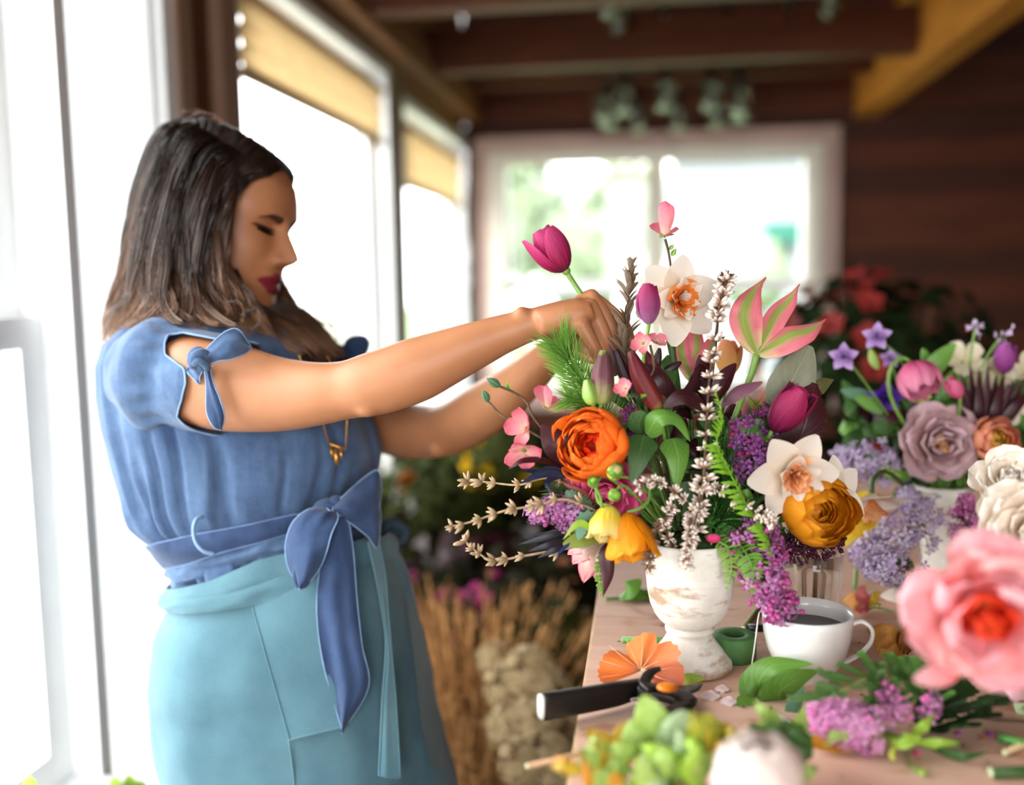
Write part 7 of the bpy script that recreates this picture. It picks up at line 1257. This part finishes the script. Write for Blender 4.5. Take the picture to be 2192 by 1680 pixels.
columbine('deep violet columbine low beside the hooked stem', 1896, 850, 1.36, (-.3, -.3, .9), 1.1, [(1900, 856, 1.37), (1950, 950, 1.38)], petal('columbine_deep', [(0, '#3a1a7a'), (1, '#6a3ab0')], trans=.2))
columbine('tiny lilac columbine behind the hooked stem', 1905, 770, 1.42, (-.2, .4, .8), .6, [(1905, 772, 1.425), (1950, 900, 1.42)])
f = flower('tulip', 'violet tulip cup at the upper right of the second arrangement', 'tulip', P(2148, 798, 1.36), G2); tulip_head(f, head_frame(f, 2148, 800, 1.36, (.05, 1, .1)), .044, 'tulip_vio', [K_plm], 4); st2(f, [(2148, 800, 1.365), (2120, 860, 1.37), (2060, 980, 1.38)])
for i, (x, y, lab) in enumerate([(2090, 700, 'thin stem of pale lilac bells standing tallest on the right'), (2146, 722, 'branching stem of pale lilac bells leaning right')]):
    f = flower('bell_stem', lab, 'flower', P(x, y, 1.36), G2); g3 = np.random.default_rng(i); st2(f, [(x, y-6, 1.36), (x-12+(-30 if i else 0), y+60, 1.36), (x-20-(30 if i else 0), y+150, 1.37), (2030, 980, 1.38)], .0017)
    for k in range(7): part('bell', petal_mb(.010, .0045, [20, 10, 14, 40], 'frill', .5, .2, seed=k), petal('bell_lilac', [(0, '#b49ac0'), (1, '#dccbe2')], trans=.3), f, M=head_frame(f, x+g3.normal()*9, y+g3.normal()*10, 1.36, tuple(g3.normal(size=3)+[0, 0, .6])))
def spray2(label, pts_list, mats, name='leaf_spray', base=R2): 
    f = flower(name, label, 'leaves', P(*base), G2)
    for pts, W, m, kw in pts_list: blade(f, pts, W, m, 'leaf', **kw)
    st2(f, [tuple(pts_list[0][0][0])], .0014); return f
o_ = dict(prof='oval'); 
spray2('bright green pointed leaves above the pink ranunculus', [([(1975, 815, 1.36), (2005, 780, 1.35), (2045, 735, 1.35)], 22, M_leaf, o_), ([(1970, 820, 1.38), (1985, 780, 1.38), (1975, 745, 1.38)], 14, M_leaf, o_), ([(1880, 880, 1.36), (1850, 850, 1.36), (1800, 835, 1.36)], 16, M_bgr, o_), ([(1890, 885, 1.35), (1865, 865, 1.35), (1830, 850, 1.35)], 15, M_leaf, o_), ([(1880, 790, 1.37), (1870, 770, 1.37), (1862, 745, 1.37)], 10, M_fl, o_), ([(1905, 1010, 1.34), (1880, 990, 1.34), (1862, 965, 1.34)], 20, M_leaf, o_), ([(1960, 1010, 1.33), (1925, 1020, 1.32), (1885, 1000, 1.33)], 13, M_leaf, o_), ([(1930, 1020, 1.32), (1900, 1010, 1.32), (1890, 985, 1.33)], 9, M_leafl, o_)], None)
spray2('dark burgundy spiky blooms between the pinks and the white flowers', [([(2100+dx*.3, 920, 1.33), (2100+dx*.8, 870, 1.32+.01*(k % 3)), (2098+dx*1.2, 770+abs(dx)*.5+12*(k % 2), 1.33)], 12, M_burg, dict(prof='lance')) for k, dx in enumerate([-48, -34, -18, -2, 14, 30, 44, 60, 78, 96])]+[([(2130, 930, 1.35), (2150+8*k, 880, 1.35), (2160+14*k, 815+8*k, 1.36)], 9, M_burg, dict(prof='lance')) for k in range(4)], None, 'spiky_spray')
gg = np.random.default_rng(31)
for k, (x, y, lab) in enumerate([(1900, 930, 'left'), (1985, 880, 'upper'), (1960, 1010, 'lower left'), (2060, 1010, 'lower middle'), (2130, 1010, 'lower right'), (2100, 900, 'right'), (1850, 900, 'far left'), (2170, 930, 'far right')]):
    f = flower('foliage_spray', 'dark filler leaves at the %s of the second arrangement' % lab, 'foliage', P(*R2), G2); st2(f, [(x, y, 1.40)], .0015, M_stem_d)
    for i in range(16):
        dx, dy = gg.normal(size=2)*40; d1 = 1.395+gg.normal()*.02; blade(f, [(x+dx*.3, y+dy*.3, d1), (x+dx*.8, y+dy*.7-6, d1-.012), (x+dx*1.2, y+dy*1.2-14, d1)], 15+gg.random()*12, [M_leafd, M_burg, M_leafd, M_leafd, M_leaf][gg.integers(5)], 'leaf', prof='oval', facing=(gg.normal()*.4, .4, 1), nu=5, nv=8)
K_beige = petal('hellebore_beige', [(0, '#d0c49a'), (1, '#e4d8c4')], '#b0a080', .3, trans=.3)
for i, (x, y, ax, s, lab) in enumerate([(2120, 790, (-.3, -.5, .8), 1.1, 'beige hellebore nodding behind the dark spikes'), (2155, 850, (.2, -.3, .9), 1.3, 'open beige hellebore right of the dark spikes'), (2060, 775, (-.2, .4, .8), 1.0, 'small beige hellebore above the bright pink bud'), (2195, 800, (.1, .2, .9), 1.0, 'beige hellebore at the far right of the second arrangement')]):
    f = flower('hellebore', lab, 'flower', P(x, y, 1.38), G2); petals(f, [(5, .030, .015, [62, 60, 70, 80], 'round', .3, .35, .002, 0, 0)], 'helle', K_beige, head_frame(f, x, y, 1.38, ax, i, s)); st2(f, [(x, y, 1.385), (2060, 980, 1.39)])
f = flower('yellow_blooms', 'tiny yellow blossom behind the pink ranunculus', 'flower', P(1975, 860, 1.37), G2); petals(f, [(5, .014, .006, [50, 50, 60, 70], 'round', .3, .2, .001, 0, 0)], 'tinyyel', K_yel, head_frame(f, 1970, 850, 1.37, (0, .2, 1))); st2(f, [(1970, 852, 1.37)], .001)
# lavender lilacs heaped on the table behind
GL = 'lavender lilacs heaped on the table'
for i, (pts, r, n, lab) in enumerate([([(1910, 1010, 1.36), (1850, 985, 1.34), (1790, 985, 1.34)], 58, 150, 'pale lavender lilac between the two arrangements'), ([(1990, 1130, 1.28), (1940, 1130, 1.26), (1890, 1160, 1.25), (1830, 1200, 1.25)], 66, 190, 'long lavender lilac lying before the white vase'), ([(1985, 1100, 1.30), (1955, 1080, 1.29), (1935, 1050, 1.29)], 42, 90, 'upright lavender lilac tip against the white vase'), ([(1950, 1215, 1.20), (1905, 1218, 1.19), (1860, 1225, 1.19)], 46, 110, 'rounded lavender lilac lowest of the heap'), ([(2080, 1140, 1.25), (2060, 1105, 1.24), (2070, 1065, 1.24)], 42, 90, 'rose pink lilac beside the coral peony')]):
    lilac(lab, pts, r, n, M_lilv if i < 4 else [_M['lilac_rose'], _M['lilac_rose_b'], _M['lilac_rose_bud']], GL, True, 40+i, .1, size=1.35)
leaf_thing('loose_leaf', 'dark green leaf poking out beside the lowest lavender lilac', [([pd(1960, 1225, .03), (1940, 1205, 1.2), (1905, 1205, 1.2)], 12, M_leafd, dict(prof='lance'))])
f = flower('double_daffodil', 'cream daffodil seen from behind between the lilacs', 'daffodil', P(1868, 1050, 1.22), G2); petals(f, [(6, .048, .018, [58, 74, 80, 84], 'tepal', .16, .12, .002, 0, .2)], 'daf_d', K_white, head_frame(f, 1866, 1058, 1.22, (0, -.75, .25), .2)); petals(f, [(7, .026, .010, [20, 34, 45, 55], 'frill', .3, .7, .002, .002, .2)], 'daf_d2', K_peach, head_frame(f, 1866, 1066, 1.22, (0, -.75, .25), .2)); stem_to(f, [(1866, 1055, 1.22), (1870, 1025, 1.225), (1900, 1010, 1.25), (1960, 1060, 1.33), R2], .003, M_stem_d)
f = flower('daffodil_pot', 'yellow daffodil glowing behind the golden ranunculus', 'daffodil', onT(1830, 1260)); petals(f, [(6, .04, .016, [60, 76, 82, 86], 'tepal', .16, .12, .002, 0, .2), (8, .022, .009, [12, 12, 14, 40], 'frill', .5, .4, .002, .002, .2)], 'daf_y', petal('daffodil_yellow', [(0, '#e8b820'), (1, '#f2d23a')], trans=.35), head_frame(f, 1830, 1105, 1.34, (-.3, -.1, .9))); stem_to(f, [(1830, 1105, 1.345), (1835, 1180, 1.35), pd(1830, 1260, .002)], .003)
# red azalea behind the second arrangement
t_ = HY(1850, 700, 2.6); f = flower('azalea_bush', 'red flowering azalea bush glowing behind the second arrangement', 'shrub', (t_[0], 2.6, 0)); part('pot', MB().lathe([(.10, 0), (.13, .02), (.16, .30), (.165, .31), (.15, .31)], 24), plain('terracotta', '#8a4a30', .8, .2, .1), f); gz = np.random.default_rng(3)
part('branches', MB().tube([(0, 0, .3), (.02, 0, .8), (0, 0, 1.25)], .012, 6).tube([(0, 0, .5), (.12, .05, 1.0), (.18, .05, 1.3)], .008, 6).tube([(0, 0, .5), (-.12, .0, .9), (-.16, .05, 1.2)], .008, 6), M_brown, f); part('foliage', leaf_cloud((.05, .1, 1.0), .36, 700, .07, 4, (1, .7, 1.1)), leafmat('leaf_azalea_dark', '#16200f', '#24331a', '#2f4022', .1, .9, .05), f, kind='stuff')  # foliage has one very dark green leaf colour
azm = petal('azalea_red', [(0, '#7a1c1e'), (1, '#a83630')], trans=.25); az = MB()
for k in range(5): a = k*1.2566; pm = petal_mb(.03, .014, [60, 62, 75, 85], 'round', .2, .3, nu=5, nv=6, seed=k); pm.xf(Matrix.Rotation(a, 4, 'Z')); az.add(pm.v, pm.f, pm.uv)
az_me = az.mesh('azalea_bloom', azm)
for i in range(60):
    d = gz.normal(size=3); d /= np.linalg.norm(d); p = np.array([.02, -.02, 1.02])+d*np.array([.36, .30, .38])*(.75+.3*gz.random()); part('azalea_bloom', az_me, None, f, M=frame_to(p, d, gz.random()*6, 1.2))
part('azalea_bloom', az_me, None, f, M=frame_to(Vector(P(1835, 605, 2.62))-f.location, DIR(0, .3, 1), 0, 1.5))
# ================================================================ FLOWER STORE BEHIND THE WOMAN (soft, on the floor)
GBK = 'flower buckets standing on the floor'
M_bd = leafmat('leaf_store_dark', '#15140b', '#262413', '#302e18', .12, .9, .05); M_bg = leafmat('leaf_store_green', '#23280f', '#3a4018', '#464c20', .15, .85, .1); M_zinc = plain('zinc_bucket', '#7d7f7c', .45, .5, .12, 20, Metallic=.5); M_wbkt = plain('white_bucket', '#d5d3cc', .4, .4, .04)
def bucket(label, px, py, Y, r, h, mat=None, z0=0.0):
    c = HY(px, py, Y); f = flower('flower_bucket', label, 'bucket', (c[0], Y, z0), GBK); part('bucket_body', MB().lathe([(0, 0), (r*.78, 0), (r*.8, .01), (r, h), (r*1.04, h+.004), (r*1.04, h-.012), (r*.96, h-.012), (r*.94, h-.02), (r*.75, .02), (0, .02)], 32, cap=False), mat or M_zinc, f); part('handle', MB().tube([(r*math.cos(a), -.02, h-.02+r*1.0*math.sin(a)*.9) for a in np.linspace(0, math.pi, 20)], .004, 6), M_iron, f); part('water', MB().lathe([(.001, h-.05), (r*.92, h-.05)], 20, cap=False), plain('dark_water', '#20251c', .1, .5, .02), f); return c
def bunch(name, label, cat, px, py, Y, n, fn, stems, base, stem_h, smat=None, spread=.12, seed=0):
    """bunch of stems in a bucket: fn adds one head at a local point"""
    c = HY(px, py, Y); f = flower(name, label, cat, (c[0], Y, 0)); g = np.random.default_rng(seed); mb = MB(); zc = c[2]
    for i in range(n):
        p = np.array([g.normal()*spread, g.normal()*spread*.7, zc+g.normal()*spread*.7]); mb.tube([(p[0]*.2, p[1]*.2, stem_h), (p[0]*.6, p[1]*.6, (stem_h+p[2])/2), p], .003, 5); fn(f, p, g, i)
    part('stems', mb, smat or M_stem_d, f, kind='stuff'); return f
# dried grass
bucket('zinc bucket holding the tawny dried grass', 1010, 1560, 1.95, .12, .22)
c = HY(1010, 1500, 1.95); f = flower('dried_grass', 'tawny bundle of dried grass plumes behind the apron', 'grass', (c[0], 1.95, .03)); g = np.random.default_rng(4); mb = MB()
for i in range(520):
    a = g.random()*6.28; q = g.random()**.5; bx, by = .05*math.cos(a)*q, .05*math.sin(a)*q; tx, ty = .26*math.cos(a)*q+g.normal()*.05, .20*math.sin(a)*q; h = .46+g.random()*.24; mb.tube([(bx, by, .02), (bx*1.8, by*1.8, h*.55), (tx, ty, h)], [.0016, .0014, .0022], 4, cap=False)
    for k in range(7): v = .62+.055*k; s = np.array([bx+(tx-bx)*v, by+(ty-by)*v, h*v+.0]); e = g.normal(size=3)*.02; mb.tube([s, s+e+np.array([0, 0, .025])], [.0018, .0004], 3, cap=False)
part('grass_blades', mb, plain('dry_grass', '#c4935e', .8, .15, .2, 30), f, kind='stuff')
# dried hydrangeas
def hyd_me(seed, mat):
    g = np.random.default_rng(seed); mb = MB()
    for i in range(110):
        d = g.normal(size=3); d /= np.linalg.norm(d); M = frame_to(d*.045*(.85+.2*g.random()), d, g.random()*6, 1)
        for k in range(4):
            a = k*1.5708; cc, ss = math.cos(a), math.sin(a); m = MB().add([(0, 0, 0), (.007*cc-.004*ss, .007*ss+.004*cc, .002), (.013*cc, .013*ss, .001), (.007*cc+.004*ss, .007*ss-.004*cc, .002)], [(0, 1, 2, 3)], [(.5, 0), (0, .5), (.5, 1), (1, .5)]); m.xf(M); mb.add(m.v, m.f, m.uv)
    return mb.mesh('flower_head', mat)
K_hyd = petal('hydrangea_dried', [(0, '#b09464'), (1, '#e4cfa4')], '#8a7048', .3, trans=.25); hyd = [hyd_me(s, K_hyd) for s in (1, 2)]
bucket('zinc bucket holding the dried hydrangeas', 1130, 1600, 1.75, .11, .2)
for i, (x, y, Y, s) in enumerate([(1135, 1440, 1.72, 1.1), (1175, 1485, 1.70, 1.0), (1085, 1470, 1.75, 1.0), (1150, 1540, 1.66, 1.1), (1205, 1540, 1.72, .9), (1095, 1555, 1.66, 1.0), (1170, 1600, 1.62, 1.0), (1060, 1410, 1.80, .8), (1120, 1630, 1.60, 1.0), (1210, 1600, 1.66, .8), (1140, 1500, 1.78, 1.0), (1190, 1650, 1.60, .9)]):
    p = HY(x, y, Y); f = flower('dried_hydrangea', 'tan dried hydrangea head clustered below the table edge', 'hydrangea', p, 'dried hydrangea heads in the bucket'); part('flower_head', hyd[i % 2], None, f, M=Matrix.Scale(s, 4)); bc = HY(1130, 1600, 1.75); part('stem', MB().tube([p-np.array([0, 0, .03*s]), (p+np.array([bc[0], 1.75, .12]))/2, np.array([bc[0]+.01*(i % 5-2), 1.75+.01*(i % 3-1), .05])], .003, 5), M_drytwig, f, world=True)
# shrubs and bunches
def head_ball(mat, r, n=26, seed=0):
    mb = MB(); g = np.random.default_rng(seed)
    for i in range(n):
        d = g.normal(size=3); d[2] = abs(d[2])*.8+.1; d /= np.linalg.norm(d); m = petal_mb(r*1.1, r*.38, [20, 30, 45, 60], 'round', .3, .2, nu=4, nv=5, seed=i); m.xf(frame_to((0, 0, 0), d, g.random()*6)); mb.add(m.v, m.f, m.uv)
    return mb.mesh('bloom', mat)
B_pink = head_ball(petal('bloom_magenta', [(0, '#a0266a'), (1, '#d8589c')], trans=.25), .022, 20, 1); B_or = head_ball(petal('bloom_orange', [(0, '#d86a08'), (1, '#f08a1c')], trans=.3), .028, 26, 2); B_ye = head_ball(petal('bloom_yellow', [(0, '#d8a808'), (1, '#f2cc1c')], trans=.3), .03, 26, 3); B_wh = head_ball(petal('bloom_white', [(0, '#e0ddd0'), (1, '#f2f0ea')], trans=.3), .035, 26, 4); B_sal = head_ball(petal('bloom_salmon', [(0, '#c87a54'), (1, '#e0a07c')], trans=.3), .035, 26, 5)
def bush(label, px, py, Y, r, sc, mat, blooms, nb, seed, name='flower_bush', leafn=600, lsize=.06):
    c = HY(px, py, Y); f = flower(name, label, 'plant', (c[0], Y, 0)); g = np.random.default_rng(seed); part('foliage', leaf_cloud((0, 0, c[2]), r, leafn, lsize, seed, sc), mat, f, kind='stuff'); part('stems', MB().tube([(0, 0, .02), (.02, 0, c[2]*.6), (0, 0, c[2])], .01, 6).tube([(0.01, 0, .02), (-.06, .02, c[2]*.6), (-.1*r/.3, 0, c[2]+.4*r)], .007, 6), M_brown, f)
    part('pot', MB().lathe([(.07, 0), (.09, .01), (.11, .16), (.112, .17), (.1, .17)], 20), plain('dark_pot', '#2c2623', .7, .3, .1), f)
    for i in range(nb): d = g.normal(size=3); d[1] = -abs(d[1]); d /= np.linalg.norm(d); part('bloom', blooms, None, f, M=frame_to(np.array([0, 0, c[2]])+d*r*np.array(sc)*(.8+.25*g.random()), d, g.random()*6, .8+.5*g.random()))
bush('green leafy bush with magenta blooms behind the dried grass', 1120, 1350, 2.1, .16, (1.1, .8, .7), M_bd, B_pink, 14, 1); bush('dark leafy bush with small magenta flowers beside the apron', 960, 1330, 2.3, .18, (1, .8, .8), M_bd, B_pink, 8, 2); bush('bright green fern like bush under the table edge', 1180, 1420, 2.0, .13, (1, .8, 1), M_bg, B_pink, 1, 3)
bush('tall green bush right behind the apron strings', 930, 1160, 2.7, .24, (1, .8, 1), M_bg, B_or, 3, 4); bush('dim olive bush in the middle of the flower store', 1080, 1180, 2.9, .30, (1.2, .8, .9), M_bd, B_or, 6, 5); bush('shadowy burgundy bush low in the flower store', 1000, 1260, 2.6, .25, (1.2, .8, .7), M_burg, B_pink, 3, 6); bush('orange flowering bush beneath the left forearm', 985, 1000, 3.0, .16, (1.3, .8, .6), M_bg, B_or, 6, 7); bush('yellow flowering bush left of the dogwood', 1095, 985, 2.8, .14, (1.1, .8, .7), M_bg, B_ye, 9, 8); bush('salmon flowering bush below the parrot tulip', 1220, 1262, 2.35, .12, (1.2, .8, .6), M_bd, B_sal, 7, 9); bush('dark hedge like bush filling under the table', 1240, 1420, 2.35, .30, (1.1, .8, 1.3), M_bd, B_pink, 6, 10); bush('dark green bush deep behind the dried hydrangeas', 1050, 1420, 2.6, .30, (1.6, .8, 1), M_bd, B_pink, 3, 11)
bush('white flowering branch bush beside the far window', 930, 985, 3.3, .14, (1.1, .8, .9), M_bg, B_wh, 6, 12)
# white stand and bottle on a low bench far behind
bn = HY(880, 1130, 3.1); bench = flower('low_bench', 'low dark wooden bench carrying white vessels by the side window', 'bench', (bn[0]+.25, 3.1, 0)); part('bench_top', box((bn[0]-.1, 2.95, .50), (bn[0]+.9, 3.35, .54)), M_beam, bench, world=True, smooth=False)
for x in (-.06, .86):
    for y in (2.99, 3.31): part('leg', box((bn[0]+x-.02, y-.02, 0), (bn[0]+x+.02, y+.02, .50)), M_beam, bench, world=True, smooth=False)
for i, (x, r, h, lab) in enumerate([(852, .055, .36, 'tall slim white vessel on the low bench'), (905, .06, .30, 'white tapered vessel beside the tall slim one')]):
    c = HY(x, 1000, 3.1); single('white_vessel', MB().lathe([(0, 0), (r*.8, 0), (r, .03), (r*.95, h*.7), (r*.7, h*.9), (r*.8, h), (r*.7, h), (r*.6, h*.9), (r*.8, h*.65), (0, .04)], 28, c=(c[0], 3.1, .541), cap=False), M_wbkt, lab, 'vessel', 'white vessels on the low bench')
# a few lime leaves by the lower left window
f = flower('sill_sprig', 'lime green leaves on the window sill at the lower left', 'leaves', HX(270, 1690, WX+.05)); 
for tx, ty in [(245, 1662), (275, 1656), (300, 1668), (60, 1660)]: q = HX(tx, ty, WX+.06); qb = HX(tx+8, ty+40, WX+.06); blade(f, [(tx+8, ty+45, depth_of(qb)), (tx+3, ty+22, depth_of(q)), (tx, ty, depth_of(q))], 16, M_leafl, 'leaf', prof='oval')
